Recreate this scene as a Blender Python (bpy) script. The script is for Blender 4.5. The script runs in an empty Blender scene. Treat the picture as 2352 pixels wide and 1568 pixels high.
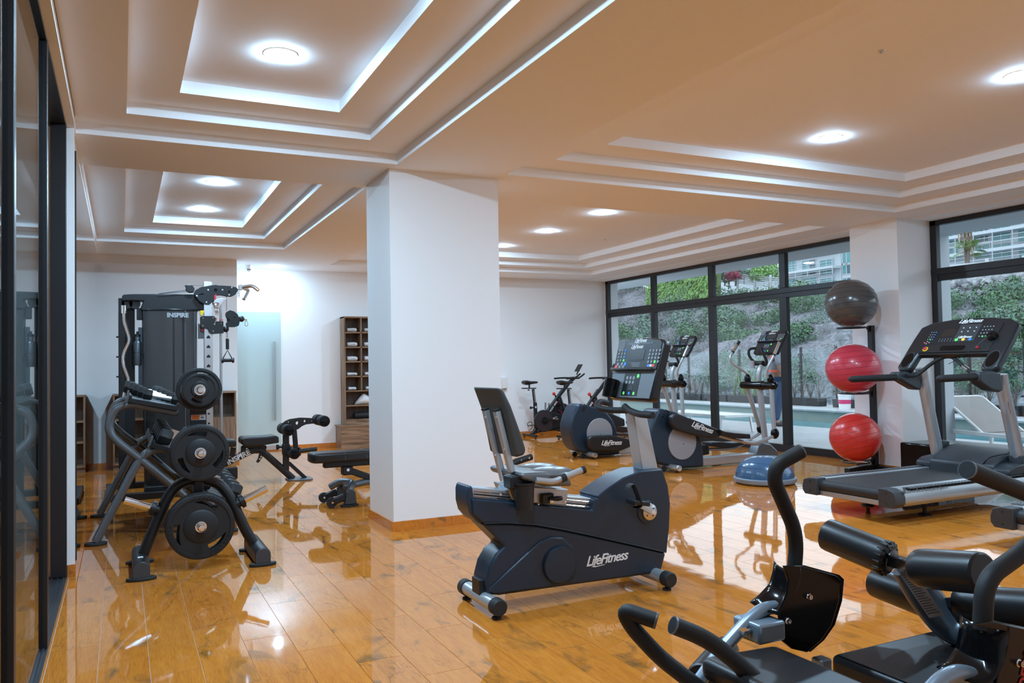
import bpy, math, random
from mathutils import Vector, Matrix
random.seed(7)
R = math.radians
SC = bpy.context.scene
COL = SC.collection

# ---------------------------------------------------------------- camera
F_PX, YAW, PITCH, ROLL, EYE = 1841.0, R(25.990), R(1.670), R(-1.003), 1.25
IW, IH = 2352, 1568
_f = Vector((math.sin(YAW)*math.cos(PITCH), math.cos(YAW)*math.cos(PITCH), math.sin(PITCH)))
_r0 = Vector((math.cos(YAW), -math.sin(YAW), 0)); _u0 = _r0.cross(_f)
_r = math.cos(ROLL)*_r0 + math.sin(ROLL)*_u0
_u = -math.sin(ROLL)*_r0 + math.cos(ROLL)*_u0
CAM = Vector((0, 0, EYE))
cd = bpy.data.cameras.new('camera'); cam = bpy.data.objects.new('camera', cd); COL.objects.link(cam)
cd.sensor_fit = 'HORIZONTAL'; cd.sensor_width = 36.0; cd.lens = F_PX/IW*36.0
cd.clip_start = 0.02; cd.clip_end = 300
cam.matrix_world = Matrix(((_r.x, _u.x, -_f.x, 0), (_r.y, _u.y, -_f.y, 0), (_r.z, _u.z, -_f.z, EYE), (0, 0, 0, 1)))
SC.camera = cam

# ---------------------------------------------------------------- world, exposure
w = bpy.data.worlds.new('world'); SC.world = w; w.use_nodes = True
bg = w.node_tree.nodes['Background']
bg.inputs[0].default_value = (0.74, 0.87, 1.0, 1); bg.inputs[1].default_value = 1.65
LAMP = 425.0                     # radiance of the recessed lamps
SC.view_settings.view_transform = 'Standard'; SC.view_settings.look = 'None'
SC.view_settings.gamma = 1.0; SC.view_settings.use_curve_mapping = False
SC.view_settings.exposure = 0.64
SC.cycles.use_denoising = True
SC.cycles.max_bounces = 12; SC.cycles.diffuse_bounces = 8; SC.cycles.glossy_bounces = 5
SC.cycles.transparent_max_bounces = 16
SC.cycles.caustics_reflective = False; SC.cycles.caustics_refractive = False
SC.cycles.sample_clamp_indirect = 8.0

# ---------------------------------------------------------------- helpers
def ray(x, y):
    return _f + _r*((x-IW/2)/F_PX) - _u*((y-IH/2)/F_PX)
def onZ(x, y, z=0.0):
    d = ray(x, y); return CAM + d*((z-EYE)/d.z)
def onX(x, y, v):
    d = ray(x, y); return CAM + d*(v/d.x)
def onY(x, y, v):
    d = ray(x, y); return CAM + d*(v/d.y)

class Fr:
    """local frame of a thing: x along its length, y across, z up; survey points measured on its planes"""
    def __init__(s, loc, ang=0.0):
        s.o = Vector(loc); s.a = ang
        s.ex = Vector((math.cos(ang), math.sin(ang), 0)); s.ey = Vector((-math.sin(ang), math.cos(ang), 0))
    def loc(s, P):
        v = P - s.o; return Vector((v.dot(s.ex), v.dot(s.ey), v.z))
    def side(s, pts, y):                      # -> (x,z) on the plane local y
        out = []
        for a, b in pts:
            d = ray(a, b); t = (s.o + s.ey*y - CAM).dot(s.ey)/d.dot(s.ey)
            L = s.loc(CAM + d*t); out.append((L.x, L.z))
        return out
    def front(s, pts, x):                     # -> (y,z) on the plane local x
        out = []
        for a, b in pts:
            d = ray(a, b); t = (s.o + s.ex*x - CAM).dot(s.ex)/d.dot(s.ex)
            L = s.loc(CAM + d*t); out.append((L.y, L.z))
        return out
    def top(s, pts, z):
        return [tuple(s.loc(onZ(a, b, z + s.o.z)))[:2] for a, b in pts]
    def s3(s, pts, y):
        return [(p[0], y, p[1]) for p in s.side(pts, y)]
    def s3v(s, pts):                          # (px,py,y) each on its own plane
        return [(lambda p: (p[0], y, p[1]))(s.side([(a, b)], y)[0]) for a, b, y in pts]

_mats = {}
def mat(name, col=(.5, .5, .5), rough=.5, metal=0.0, spec=.5, coat=0.0, emit=None, est=0.0, ior=None, bump=None, var=None):
    if name in _mats: return _mats[name]
    m = bpy.data.materials.new(name); m.use_nodes = True; nt = m.node_tree
    b = nt.nodes['Principled BSDF']; I = b.inputs
    I['Base Color'].default_value = (*col, 1); I['Roughness'].default_value = rough
    I['Metallic'].default_value = metal; I['Specular IOR Level'].default_value = spec
    I['Coat Weight'].default_value = coat
    if ior: I['IOR'].default_value = ior
    if emit: I['Emission Color'].default_value = (*emit, 1); I['Emission Strength'].default_value = est
    if bump or var:
        tc = nt.nodes.new('ShaderNodeTexCoord')
    if bump:
        n = nt.nodes.new('ShaderNodeTexNoise'); n.inputs['Scale'].default_value = bump[0]; n.inputs['Detail'].default_value = 3
        bp = nt.nodes.new('ShaderNodeBump'); bp.inputs['Strength'].default_value = bump[1]; bp.inputs['Distance'].default_value = bump[2] if len(bump) > 2 else .002
        nt.links.new(tc.outputs['Object'], n.inputs['Vector']); nt.links.new(n.outputs['Fac'], bp.inputs['Height']); nt.links.new(bp.outputs[0], I['Normal'])
    if var:
        n = nt.nodes.new('ShaderNodeTexNoise'); n.inputs['Scale'].default_value = var[0]; n.inputs['Detail'].default_value = 5
        cr = nt.nodes.new('ShaderNodeValToRGB')
        e = cr.color_ramp.elements; e[0].position = .3; e[1].position = .7
        e[0].color = (*var[1], 1); e[1].color = (*var[2], 1)
        nt.links.new(tc.outputs['Object'], n.inputs['Vector']); nt.links.new(n.outputs['Fac'], cr.inputs[0]); nt.links.new(cr.outputs[0], I['Base Color'])
    _mats[name] = m; return m

def fillet(pts, rad, n=5, closed=False):
    P = [Vector(p) for p in pts]; out = []; N = len(P)
    for i in range(N):
        if not closed and i in (0, N-1): out.append(P[i]); continue
        a, b, c = P[i-1], P[i], P[(i+1) % N]
        r = rad[i] if isinstance(rad, (list, tuple)) else rad
        la, lc = (a-b).length, (c-b).length
        t = min(r, .49*la, .49*lc)
        if t < 1e-5: out.append(b); continue
        p0 = b+(a-b)*(t/la); p2 = b+(c-b)*(t/lc)
        for k in range(n+1):
            s = k/n; out.append(p0*(1-s)**2 + b*2*s*(1-s) + p2*s*s)
    return out

def spline(pts, n=6, closed=False):
    P = [Vector(p) for p in pts]; N = len(P); out = []
    rng = range(N) if closed else range(N-1)
    for i in rng:
        p1, p2 = P[i], P[(i+1) % N]
        p0 = P[i-1] if (closed or i > 0) else p1*2-p2
        p3 = P[(i+2) % N] if (closed or i+2 < N) else p2*2-p1
        for k in range(n):
            t = k/n
            out.append(.5*((2*p1)+(p2-p0)*t+(2*p0-5*p1+4*p2-p3)*t*t+(3*p1-p0-3*p2+p3)*t*t*t))
    if not closed: out.append(P[-1])
    return out

class MB:
    def __init__(s): s.v = []; s.f = []
    def add(s, vs, fs):
        o = len(s.v); s.v += [tuple(p) for p in vs]; s.f += [tuple(i+o for i in q) for q in fs]; return s
    def box(s, x0, x1, y0, y1, z0, z1):
        return s.add([(x0,y0,z0),(x1,y0,z0),(x1,y1,z0),(x0,y1,z0),(x0,y0,z1),(x1,y0,z1),(x1,y1,z1),(x0,y1,z1)],
                     [(0,3,2,1),(4,5,6,7),(0,1,5,4),(1,2,6,5),(2,3,7,6),(3,0,4,7)])
    def obox(s, c, size, M=None):
        c = Vector(c); hx, hy, hz = [q/2 for q in size]
        vs = [Vector((a*hx, b*hy, d*hz)) for d in (-1, 1) for a, b in ((-1,-1),(1,-1),(1,1),(-1,1))]
        if M is not None: vs = [M @ q for q in vs]
        return s.add([c+q for q in vs], [(0,3,2,1),(4,5,6,7),(0,1,5,4),(1,2,6,5),(2,3,7,6),(3,0,4,7)])
    def bar(s, p0, p1, wx, wz, up=(0, 0, 1)):
        """rectangular bar from p0 to p1: wx across, wz along up"""
        p0, p1 = Vector(p0), Vector(p1); t = (p1-p0).normalized(); sd = t.cross(Vector(up))
        if sd.length < 1e-4: sd = t.cross(Vector((0, 1, 0)))
        sd.normalize(); n = sd.cross(t)
        vs = []
        for p in (p0, p1):
            for a, b in ((-1,-1),(1,-1),(1,1),(-1,1)): vs.append(p+sd*(a*wx/2)+n*(b*wz/2))
        return s.add(vs, [(0,3,2,1),(4,5,6,7),(0,1,5,4),(1,2,6,5),(2,3,7,6),(3,0,4,7)])
    def prism(s, pts, ax, a0, a1):
        n = len(pts)
        m = {'y': lambda p, a: (p[0], a, p[1]), 'x': lambda p, a: (a, p[0], p[1]), 'z': lambda p, a: (p[0], p[1], a)}[ax]
        vs = [m(p, a0) for p in pts]+[m(p, a1) for p in pts]
        area = sum(pts[i][0]*pts[(i+1) % n][1]-pts[(i+1) % n][0]*pts[i][1] for i in range(n))
        fl = (area > 0) == (a1 > a0)
        if ax == 'y': fl = not fl
        A = tuple(range(n)); B = tuple(range(n, 2*n))
        fs = [A[::-1] if fl else A, B if fl else B[::-1]]
        for i in range(n):
            j = (i+1) % n; q = (i, j, j+n, i+n); fs.append(q if fl else q[::-1])
        return s.add(vs, fs)
    def loft(s, rings, cap=True, closed=True):
        n = len(rings[0]); vs = [p for r in rings for p in r]; fs = []
        for k in range(len(rings)-1):
            for i in range(n if closed else n-1):
                j = (i+1) % n; fs.append((k*n+i, k*n+j, (k+1)*n+j, (k+1)*n+i))
        if cap: fs.append(tuple(range(n))[::-1]); fs.append(tuple((len(rings)-1)*n+i for i in range(n)))
        return s.add(vs, fs)
    def tube(s, pts, r, n=12, cap=True, flat=None, closed=False):
        P = [Vector(p) for p in pts]; rings = []
        N = len(P); t0 = ((P[1]-P[-1]) if closed else (P[1]-P[0])).normalized()
        up = Vector((0, 0, 1)) if abs(t0.z) < .9 else Vector((0, 1, 0))
        sd = t0.cross(up).normalized()
        for i, p in enumerate(P):
            if closed: t = (P[(i+1) % N]-P[i-1])
            else: t = (P[min(i+1, N-1)]-P[max(i-1, 0)])
            t = t.normalized() if t.length > 1e-9 else t0
            sd = (sd-t*sd.dot(t)); sd = sd.normalized() if sd.length > 1e-6 else t.orthogonal().normalized()
            nn = sd.cross(t)
            rr = r[i] if isinstance(r, (list, tuple)) else r
            a, b = (rr, rr) if flat is None else (rr*flat[0], rr*flat[1])
            rings.append([p+sd*(a*math.cos(2*math.pi*k/n))+nn*(b*math.sin(2*math.pi*k/n)) for k in range(n)])
        if closed: rings.append(rings[0]); return s.loft(rings, False)
        return s.loft(rings, cap)
    def cyl(s, p0, p1, r, r2=None, n=20, cap=True):
        return s.tube([p0, p1], [r, r if r2 is None else r2], n, cap)
    def lathe(s, prof, o=(0, 0, 0), ax=(0, 0, 1), n=28, cap=True):
        """prof: (radius, height) pairs along ax"""
        o = Vector(o); ax = Vector(ax).normalized(); e1 = ax.orthogonal().normalized(); e2 = ax.cross(e1)
        rings = [[o+ax*h+(e1*math.cos(2*math.pi*k/n)+e2*math.sin(2*math.pi*k/n))*max(r, 1e-4) for k in range(n)] for r, h in prof]
        return s.loft(rings, cap)
    def ell(s, c, rx, ry, rz, n=24, m=14, M=None):
        rings = []
        for i in range(m+1):
            t = -math.pi/2+math.pi*i/m; rr = max(math.cos(t), 1e-3)
            ring = [Vector((rx*rr*math.cos(2*math.pi*k/n), ry*rr*math.sin(2*math.pi*k/n), rz*math.sin(t))) for k in range(n)]
            if M is not None: ring = [M @ q for q in ring]
            rings.append([Vector(c)+q for q in ring])
        return s.loft(rings, True)
    def build(s, name, m, parent=None, bevel=0.0, segs=2, smooth=True, angle=38, sub=0):
        me = bpy.data.meshes.new(name); me.from_pydata(s.v, [], s.f); me.validate(); me.update()
        if m is not None: me.materials.append(m)
        if smooth:
            for p in me.polygons: p.use_smooth = True
            me.set_sharp_from_angle(angle=R(angle))
        o = bpy.data.objects.new(name, me); COL.objects.link(o)
        if parent is not None: o.parent = parent
        if bevel > 0:
            b = o.modifiers.new('bevel', 'BEVEL'); b.width = bevel; b.segments = segs; b.limit_method = 'ANGLE'; b.angle_limit = R(30)
            b.harden_normals = False
        if sub:
            q = o.modifiers.new('sub', 'SUBSURF'); q.levels = sub; q.render_levels = sub
        return o

def tag(o, label=None, cat=None, group=None, kind=None):
    if label: o['label'] = label
    if cat: o['category'] = cat
    if group: o['group'] = group
    if kind: o['kind'] = kind
    return o
def thing(name, label, cat, loc=(0, 0, 0), ang=0.0, group=None):
    o = bpy.data.objects.new(name, None); COL.objects.link(o); o.empty_display_size = .1
    o.location = loc; o.rotation_euler = (0, 0, ang)
    return tag(o, label, cat, group)
def shell(name, loc=(0, 0, 0), label=None):
    o = bpy.data.objects.new(name, None); COL.objects.link(o); o.location = loc
    return tag(o, label, None, None, 'structure')
def copy_tree(o, parent=None):
    c = o.copy(); COL.objects.link(c); c.parent = parent
    for ch in list(o.children):
        d = ch.copy(); COL.objects.link(d); d.parent = c
        for g in list(ch.children):
            e = g.copy(); COL.objects.link(e); e.parent = d
    return c
def text(body, size, m, parent, M, name='lettering', shear=0.0, bold=0.0, spacing=1.0, depth=.0006, align='CENTER'):
    cu = bpy.data.curves.new(name, 'FONT'); cu.body = body; cu.size = size; cu.shear = shear; cu.offset = bold
    cu.space_character = spacing; cu.extrude = depth; cu.align_x = align; cu.align_y = 'CENTER'; cu.resolution_u = 3
    t = bpy.data.objects.new('tmp', cu); COL.objects.link(t)
    dg = bpy.context.evaluated_depsgraph_get(); me = bpy.data.meshes.new_from_object(t.evaluated_get(dg))
    bpy.data.objects.remove(t)
    me.name = name; me.materials.clear(); me.materials.append(m)
    o = bpy.data.objects.new(name, me); COL.objects.link(o); o.parent = parent; o.matrix_local = M
    return o
def basis(o, ex, ey):
    """matrix with x axis ex, y axis ey (text reads along ex, up along ey)"""
    ex = Vector(ex).normalized(); ey = Vector(ey); ey = (ey-ex*ey.dot(ex)).normalized(); ez = ex.cross(ey)
    return Matrix(((ex.x, ey.x, ez.x, o[0]), (ex.y, ey.y, ez.y, o[1]), (ex.z, ey.z, ez.z, o[2]), (0, 0, 0, 1)))

# ---------------------------------------------------------------- materials of the place
M_WALL = mat('white_plaster', (.92, .93, .94), .75, bump=(60, .06, .002))
M_CEIL = mat('white_ceiling_paint', (.92, .945, .97), .8, bump=(80, .05, .002))
M_FRAME = mat('black_aluminium', (.013, .014, .017), .38)
M_TRACK = mat('grey_track', (.07, .075, .085), .4, .6)
M_GROUT = mat('grout', (.62, .58, .54), .8)
M_LAMP = mat('lamp_diffuser', (1, 1, 1), .5, emit=(.51, .80, 1.06), est=LAMP)
M_WTRIM = mat('white_trim', (.85, .85, .85), .4)
M_BLACK = mat('black_powder_coat', (.008, .009, .011), .42)
M_BLKPL = mat('black_plastic', (.011, .012, .014), .45)
M_GLOSSBLK = mat('glossy_black_plastic', (.004, .004, .005), .12, spec=.3)
M_FOAM = mat('black_foam_grip', (.010, .010, .011), .62, bump=(400, .15, .001))
M_RUB = mat('black_rubber', (.013, .014, .015), .62)
M_VINYL = mat('black_vinyl', (.012, .011, .012), .38, bump=(140, .12, .001))
M_CHROME = mat('chrome', (.82, .83, .85), .10, 1.0)
M_STEEL = mat('brushed_steel', (.62, .63, .65), .28, 1.0)
M_SILV = mat('silver_paint', (.50, .53, .56), .32, .55)
M_GUN = mat('gunmetal_paint', (.16, .18, .20), .32, .55)
M_NAVY = mat('charcoal_blue_plastic', (.011, .027, .050), .40, bump=(300, .05, .001))
M_NAVY2 = mat('charcoal_blue_panel', (.016, .035, .062), .36)
M_WHITEINK = mat('white_print', (.82, .83, .84), .5)
M_RED = mat('red_plastic', (.55, .02, .03), .35)
M_YEL = mat('yellow_plastic', (.80, .55, .02), .4)

def wood_tile():
    m = bpy.data.materials.new('polished_wood_tile'); m.use_nodes = True; nt = m.node_tree; L = nt.links.new
    b = nt.nodes['Principled BSDF']
    def N(t, **k):
        n = nt.nodes.new(t)
        for q, v in k.items(): setattr(n, q, v)
        return n
    def mth(op, a, c=None, d=None):
        n = N('ShaderNodeMath', operation=op)
        for i, v in enumerate((a, c, d)):
            if v is None: continue
            if isinstance(v, (int, float)): n.inputs[i].default_value = v
            else: L(v, n.inputs[i])
        return n.outputs[0]
    g = N('ShaderNodeNewGeometry'); sp = N('ShaderNodeSeparateXYZ'); L(g.outputs['Position'], sp.inputs[0])
    col = mth('FLOOR', mth('DIVIDE', mth('SUBTRACT', sp.outputs[0], .104), .198))
    row = mth('FLOOR', mth('DIVIDE', mth('ADD', mth('SUBTRACT', sp.outputs[1], 4.44), mth('MULTIPLY', col, .265)), .795))
    cb = N('ShaderNodeCombineXYZ'); L(col, cb.inputs[0]); L(row, cb.inputs[1])
    wn = N('ShaderNodeTexWhiteNoise', noise_dimensions='2D'); L(cb.outputs[0], wn.inputs['Vector'])
    off = N('ShaderNodeVectorMath', operation='SCALE'); L(wn.outputs['Color'], off.inputs[0]); off.inputs['Scale'].default_value = 37
    pv = N('ShaderNodeVectorMath', operation='ADD'); L(g.outputs['Position'], pv.inputs[0]); L(off.outputs[0], pv.inputs[1])
    def noise(sx, sy, sc, det, rough=.6, dist=0):
        mp = N('ShaderNodeVectorMath', operation='MULTIPLY'); L(pv.outputs[0], mp.inputs[0]); mp.inputs[1].default_value = (sx, sy, sx)
        n = N('ShaderNodeTexNoise'); L(mp.outputs[0], n.inputs['Vector'])
        n.inputs['Scale'].default_value = sc; n.inputs['Detail'].default_value = det; n.inputs['Roughness'].default_value = rough; n.inputs['Distortion'].default_value = dist
        return n.outputs['Fac']
    def ramp(fac, stops):
        c = N('ShaderNodeValToRGB'); e = c.color_ramp.elements
        while len(e) < len(stops): e.new(.5)
        for q, (p, cc) in zip(e, stops): q.position = p; q.color = (*cc, 1)
        L(fac, c.inputs[0]); return c.outputs[0]
    def mix(f, a, c, mode='MIX'):
        n = N('ShaderNodeMix', data_type='RGBA', blend_type=mode)
        if isinstance(f, float): n.inputs[0].default_value = f
        else: L(f, n.inputs[0])
        for i, v in ((6, a), (7, c)):
            if isinstance(v, tuple): n.inputs[i].default_value = (*v, 1)
            else: L(v, n.inputs[i])
        return n.outputs[2]
    grain = noise(9, 1.0, 3.2, 8, .68, .6)
    base = ramp(grain, [(.28, (.42, .112, .012)), (.45, (.60, .178, .018)), (.58, (.70, .232, .028)), (.78, (.78, .305, .055))])
    tint = ramp(wn.outputs['Value'], [(.0, (.70, .222, .026)), (.35, (.60, .172, .018)), (.7, (.74, .270, .042)), (1., (.54, .150, .018))])
    c1 = mix(.45, base, tint)
    fine = noise(60, 3.0, 4.0, 4, .6)
    c1 = mix(.28, c1, ramp(fine, [(.35, (.36, .115, .02)), (.6, (.76, .31, .055))]))
    knot = noise(3.2, 1.5, 1.5, 5, .62, .8)
    kf = ramp(knot, [(.57, (0, 0, 0)), (.70, (.85, .85, .85))])
    c1 = mix(kf, c1, (.17, .085, .028))
    crk = noise(2.4, .9, 1.6, 4, .55, 1.2)
    cf = mth('SUBTRACT', 1.0, mth('MINIMUM', mth('MULTIPLY', mth('ABSOLUTE', mth('SUBTRACT', crk, .47)), 130.0), 1.0))
    gate = mth('GREATER_THAN', wn.outputs['Value'], .60)
    c1 = mix(mth('MULTIPLY', mth('MULTIPLY', cf, gate), .5), c1, (.10, .045, .015))
    L(c1, b.inputs['Base Color'])
    b.inputs['Roughness'].default_value = .035; b.inputs['IOR'].default_value = 1.62
    wv = N('ShaderNodeTexNoise'); L(pv.outputs[0], wv.inputs['Vector']); wv.inputs['Scale'].default_value = 5.0; wv.inputs['Detail'].default_value = 1
    bp = N('ShaderNodeBump'); bp.inputs['Strength'].default_value = .05; bp.inputs['Distance'].default_value = .01
    L(wv.outputs['Fac'], bp.inputs['Height']); L(bp.outputs[0], b.inputs['Normal'])
    return m
M_TILE = wood_tile()

def glass_mat(name, tint=(.93, .97, .97), ior=1.5, rough=0.0, op=0.0, opcol=(.7, .8, .8)):
    m = bpy.data.materials.new(name); m.use_nodes = True; nt = m.node_tree; nt.nodes.clear(); L = nt.links.new
    o = nt.nodes.new('ShaderNodeOutputMaterial'); t = nt.nodes.new('ShaderNodeBsdfTransparent'); t.inputs[0].default_value = (*tint, 1)
    g = nt.nodes.new('ShaderNodeBsdfGlossy'); g.inputs['Roughness'].default_value = rough
    fr = nt.nodes.new('ShaderNodeFresnel'); ge = nt.nodes.new('ShaderNodeNewGeometry'); mr = nt.nodes.new('ShaderNodeMapRange')
    mr.inputs['To Min'].default_value = ior; mr.inputs['To Max'].default_value = 1/ior; L(ge.outputs['Backfacing'], mr.inputs['Value']); L(mr.outputs[0], fr.inputs[0])
    mx = nt.nodes.new('ShaderNodeMixShader'); L(fr.outputs[0], mx.inputs[0])
    src = t.outputs[0]
    if op > 0:
        d = nt.nodes.new('ShaderNodeBsdfDiffuse'); d.inputs[0].default_value = (*opcol, 1)
        m2 = nt.nodes.new('ShaderNodeMixShader'); m2.inputs[0].default_value = op; L(t.outputs[0], m2.inputs[1]); L(d.outputs[0], m2.inputs[2]); src = m2.outputs[0]
    L(src, mx.inputs[1]); L(g.outputs[0], mx.inputs[2]); L(mx.outputs[0], o.inputs[0])
    return m
M_GLASS = glass_mat('clear_window_glass', (.95, .975, .975))
M_GLASS2 = glass_mat('tinted_partition_glass', (.62, .72, .74), 1.6)
M_FROST = glass_mat('frosted_green_glass', (.55, .75, .74), 1.5, .02, .72, (.72, .86, .86))
M_FENCEGL = glass_mat('fence_glass', (.86, .93, .94), 1.5)

def wood_mat(name, c0, c1, c2, ax='z', sc=1.0):
    m = bpy.data.materials.new(name); m.use_nodes = True; nt = m.node_tree; L = nt.links.new
    b = nt.nodes['Principled BSDF']; tc = nt.nodes.new('ShaderNodeTexCoord')
    mp = nt.nodes.new('ShaderNodeVectorMath'); mp.operation = 'MULTIPLY'
    s = {'x': (1.2, 14, 14), 'y': (14, 1.2, 14), 'z': (14, 14, 1.2)}[ax]; mp.inputs[1].default_value = [q*sc for q in s]
    n = nt.nodes.new('ShaderNodeTexNoise'); n.inputs['Scale'].default_value = 2.2; n.inputs['Detail'].default_value = 7; n.inputs['Distortion'].default_value = .7
    cr = nt.nodes.new('ShaderNodeValToRGB'); e = cr.color_ramp.elements; e.new(.5)
    for q, (p, c) in zip(e, ((.3, c0), (.5, c1), (.7, c2))): q.position = p; q.color = (*c, 1)
    L(tc.outputs['Object'], mp.inputs[0]); L(mp.outputs[0], n.inputs['Vector']); L(n.outputs['Fac'], cr.inputs[0]); L(cr.outputs[0], b.inputs['Base Color'])
    b.inputs['Roughness'].default_value = .5
    return m
M_WALNUT = wood_mat('walnut_laminate', (.13, .07, .04), (.24, .14, .08), (.36, .23, .14))
M_WALNUTX = wood_mat('walnut_laminate_across', (.14, .075, .04), (.27, .155, .085), (.40, .25, .15), 'x')
M_WALNUTD = wood_mat('walnut_laminate_dark', (.06, .034, .022), (.11, .065, .04), (.17, .105, .065))

# ---------------------------------------------------------------- the room
XL, XR, YB, YF = -.272, 8.164, 12.685, -1.6      # left wall, window wall, back wall, wall behind the viewer
Z0, DZ, ST = 2.782, .078, .2905                  # soffit, riser, tread of the ceiling trays
Z3 = Z0+3*DZ

# floor: grout bed with single tiles
TW, TL = .198, .795
floor = tag(MB().box(-3.2, 8.3, YF, YB+.3, -.06, -.003).build('floor', M_GROUT), 'polished wood-look porcelain tile floor with pale grout lines', None, None, 'structure')
def proj(P):
    v = Vector(P)-CAM; d = v.dot(_f)
    if d < .2: return None
    return IW/2+F_PX*v.dot(_r)/d, IH/2-F_PX*v.dot(_u)/d, d
tiles = []
for c in range(int((-.55-.104)/TW)-1, int((8.2-.104)/TW)+1):
    x0 = .104+c*TW; x1 = x0+TW
    if x1 < -.32 or x0 > XR: continue
    y0 = 4.44-.265*c; r0 = math.floor((YF-y0)/TL)
    for r in range(r0, r0+22):
        a, b_ = y0+r*TL, y0+(r+1)*TL
        if b_ < YF or a > YB: continue
        q = proj(((x0+x1)/2, (a+b_)/2, 0)); big = 0
        if q and -120 < q[0] < IW+120 and q[1] < IH+160: big = 1/(q[2]**3)
        inner = a > YF and b_ < YB and x1 < XR and x0 > -.30
        tiles.append((big if inner else 0, x0, x1, a, b_))
tiles.sort(key=lambda t: -t[0])
G = .0013
tm = MB().add([(G, G, 0), (TW-G, G, 0), (TW-G, TL-G, 0), (G, TL-G, 0), (0, 0, -.004), (TW, 0, -.004), (TW, TL, -.004), (0, TL, -.004)],
              [(0, 1, 2, 3), (4, 5, 1, 0), (5, 6, 2, 1), (6, 7, 3, 2), (7, 4, 0, 3)])
t0 = tm.build('floor_tile', M_TILE, floor, smooth=False)
rest = MB()
for i, (s_, x0, x1, a, b_) in enumerate(tiles):
    if i < 300:
        t = t0 if i == 0 else t0.copy()
        if i: COL.objects.link(t)
        t.location = (x0, a, 0)
    else:
        xa, xb, ya, yb = max(x0, -.30)+G, min(x1, XR)-G, max(a, YF)+G, min(b_, YB)-G
        rest.add([(xa, ya, 0), (xb, ya, 0), (xb, yb, 0), (xa, yb, 0)], [(0, 1, 2, 3)])
        rest.add([(xa, ya, 0), (xb, ya, 0), (xb, yb, 0), (xa, yb, 0), (xa, ya, -.004), (xb, ya, -.004), (xb, yb, -.004), (xa, yb, -.004)], [(4, 5, 1, 0), (5, 6, 2, 1), (6, 7, 3, 2), (7, 4, 0, 3)])
tag(rest.build('far_floor_tiles', M_TILE, floor, smooth=False), kind='stuff')
tag(MB().box(-3.2, -.30, YF, 9.0, -.003, 0).build('side_room_floor', M_TILE, floor))

# ceiling with four stepped trays
trays = [(-.258, 1.880, .60, 5.790), (-.258, 1.880, 6.665, 10.50), (2.792, 7.327, .60, 5.770), (2.792, 7.327, 6.70, 11.85)]
cm = MB()
xs = sorted({-3.2, XR+.2, *[t[0] for t in trays], *[t[1] for t in trays]}); ys = sorted({YF, YB+.2, *[t[2] for t in trays], *[t[3] for t in trays]})
for i in range(len(xs)-1):
    for j in range(len(ys)-1):
        cx, cy = (xs[i]+xs[i+1])/2, (ys[j]+ys[j+1])/2
        if any(t[0] < cx < t[1] and t[2] < cy < t[3] for t in trays): continue
        cm.add([(xs[i], ys[j], Z0), (xs[i+1], ys[j], Z0), (xs[i+1], ys[j+1], Z0), (xs[i], ys[j+1], Z0)], [(3, 2, 1, 0)])
for x0, x1, y0, y1 in trays:
    for k in range(3):
        a = (x0+k*ST, x1-k*ST, y0+k*ST, y1-k*ST); z = Z0+k*DZ
        b4 = [(a[0], a[2]), (a[1], a[2]), (a[1], a[3]), (a[0], a[3])]
        vs = [(p[0], p[1], z) for p in b4]+[(p[0], p[1], z+DZ) for p in b4]
        cm.add(vs, [(0, 1, 5, 4), (1, 2, 6, 5), (2, 3, 7, 6), (3, 0, 4, 7)])
        if k < 2:
            c4 = [(a[0]+ST, a[2]+ST), (a[1]-ST, a[2]+ST), (a[1]-ST, a[3]-ST), (a[0]+ST, a[3]-ST)]
            vs = [(p[0], p[1], z+DZ) for p in b4]+[(p[0], p[1], z+DZ) for p in c4]
            cm.add(vs, [(0, 1, 5, 4), (1, 2, 6, 5), (2, 3, 7, 6), (3, 0, 4, 7)])
        else:
            cm.add([(p[0], p[1], z+DZ) for p in b4], [(3, 2, 1, 0)])
tag(cm.build('ceiling', M_CEIL, smooth=False), 'white plaster ceiling with stepped rectangular trays', None, None, 'structure')
tag(MB().box(7.775, XR, YF, YB, Z0-.012, Z0+.05).build('trim_1', M_CEIL), 'shallow dropped ceiling strip along the windows', None, None, 'structure')
tag(MB().box(-3.4, XR+.4, YF-.2, YB+.4, 3.10, 3.30).build('roof_slab', M_CEIL), 'roof slab above the ceiling', None, None, 'structure')

# walls
tag(MB().box(-3.2, 1.45, 11.70, YB+.2, 0, 3.1).build('wall_alcove', M_WALL), 'white wall block behind the cable machine', None, None, 'structure')
tag(MB().box(1.45, XR+.2, YB, YB+.2, 0, 3.1).build('wall_back', M_WALL), 'white back wall', None, None, 'structure')
tag(MB().box(-.42, XL, 5.70, 11.70, 0, 3.1).build('wall_left', M_WALL), 'white left wall carrying the mirror', None, None, 'structure')
tag(MB().box(-3.2, XR+.2, YF-.2, YF, 0, 3.1).build('wall_front', M_WALL), 'white wall behind the viewer', None, None, 'structure')
tag(MB().box(7.599, XR+.12, 5.972, 6.60, 0, 3.0).build('pillar', M_WALL), 'white square pillar between the two windows', None, None, 'structure')
tag(MB().box(1.860, 2.784, 5.926, 6.569, 0, 3.0).build('pillar', M_WALL), 'big white square pillar in the middle of the gym', None, None, 'structure')
tag(MB().box(-.42, -.258, YF, 5.66, 2.845, 3.0).build('wall_left_head', M_WALL), 'white wall strip above the glass partition', None, None, 'structure')
tag(MB().box(XR-.02, XR+.2, 12.60, YB, 0, 3.1).build('wall_right_far', M_WALL), None, None, None, 'structure')
tag(MB().box(XR-.02, XR+.2, YF, YB, 2.777, 3.1).build('wall_right', M_WALL), 'white wall above the windows', None, None, 'structure')
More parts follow.
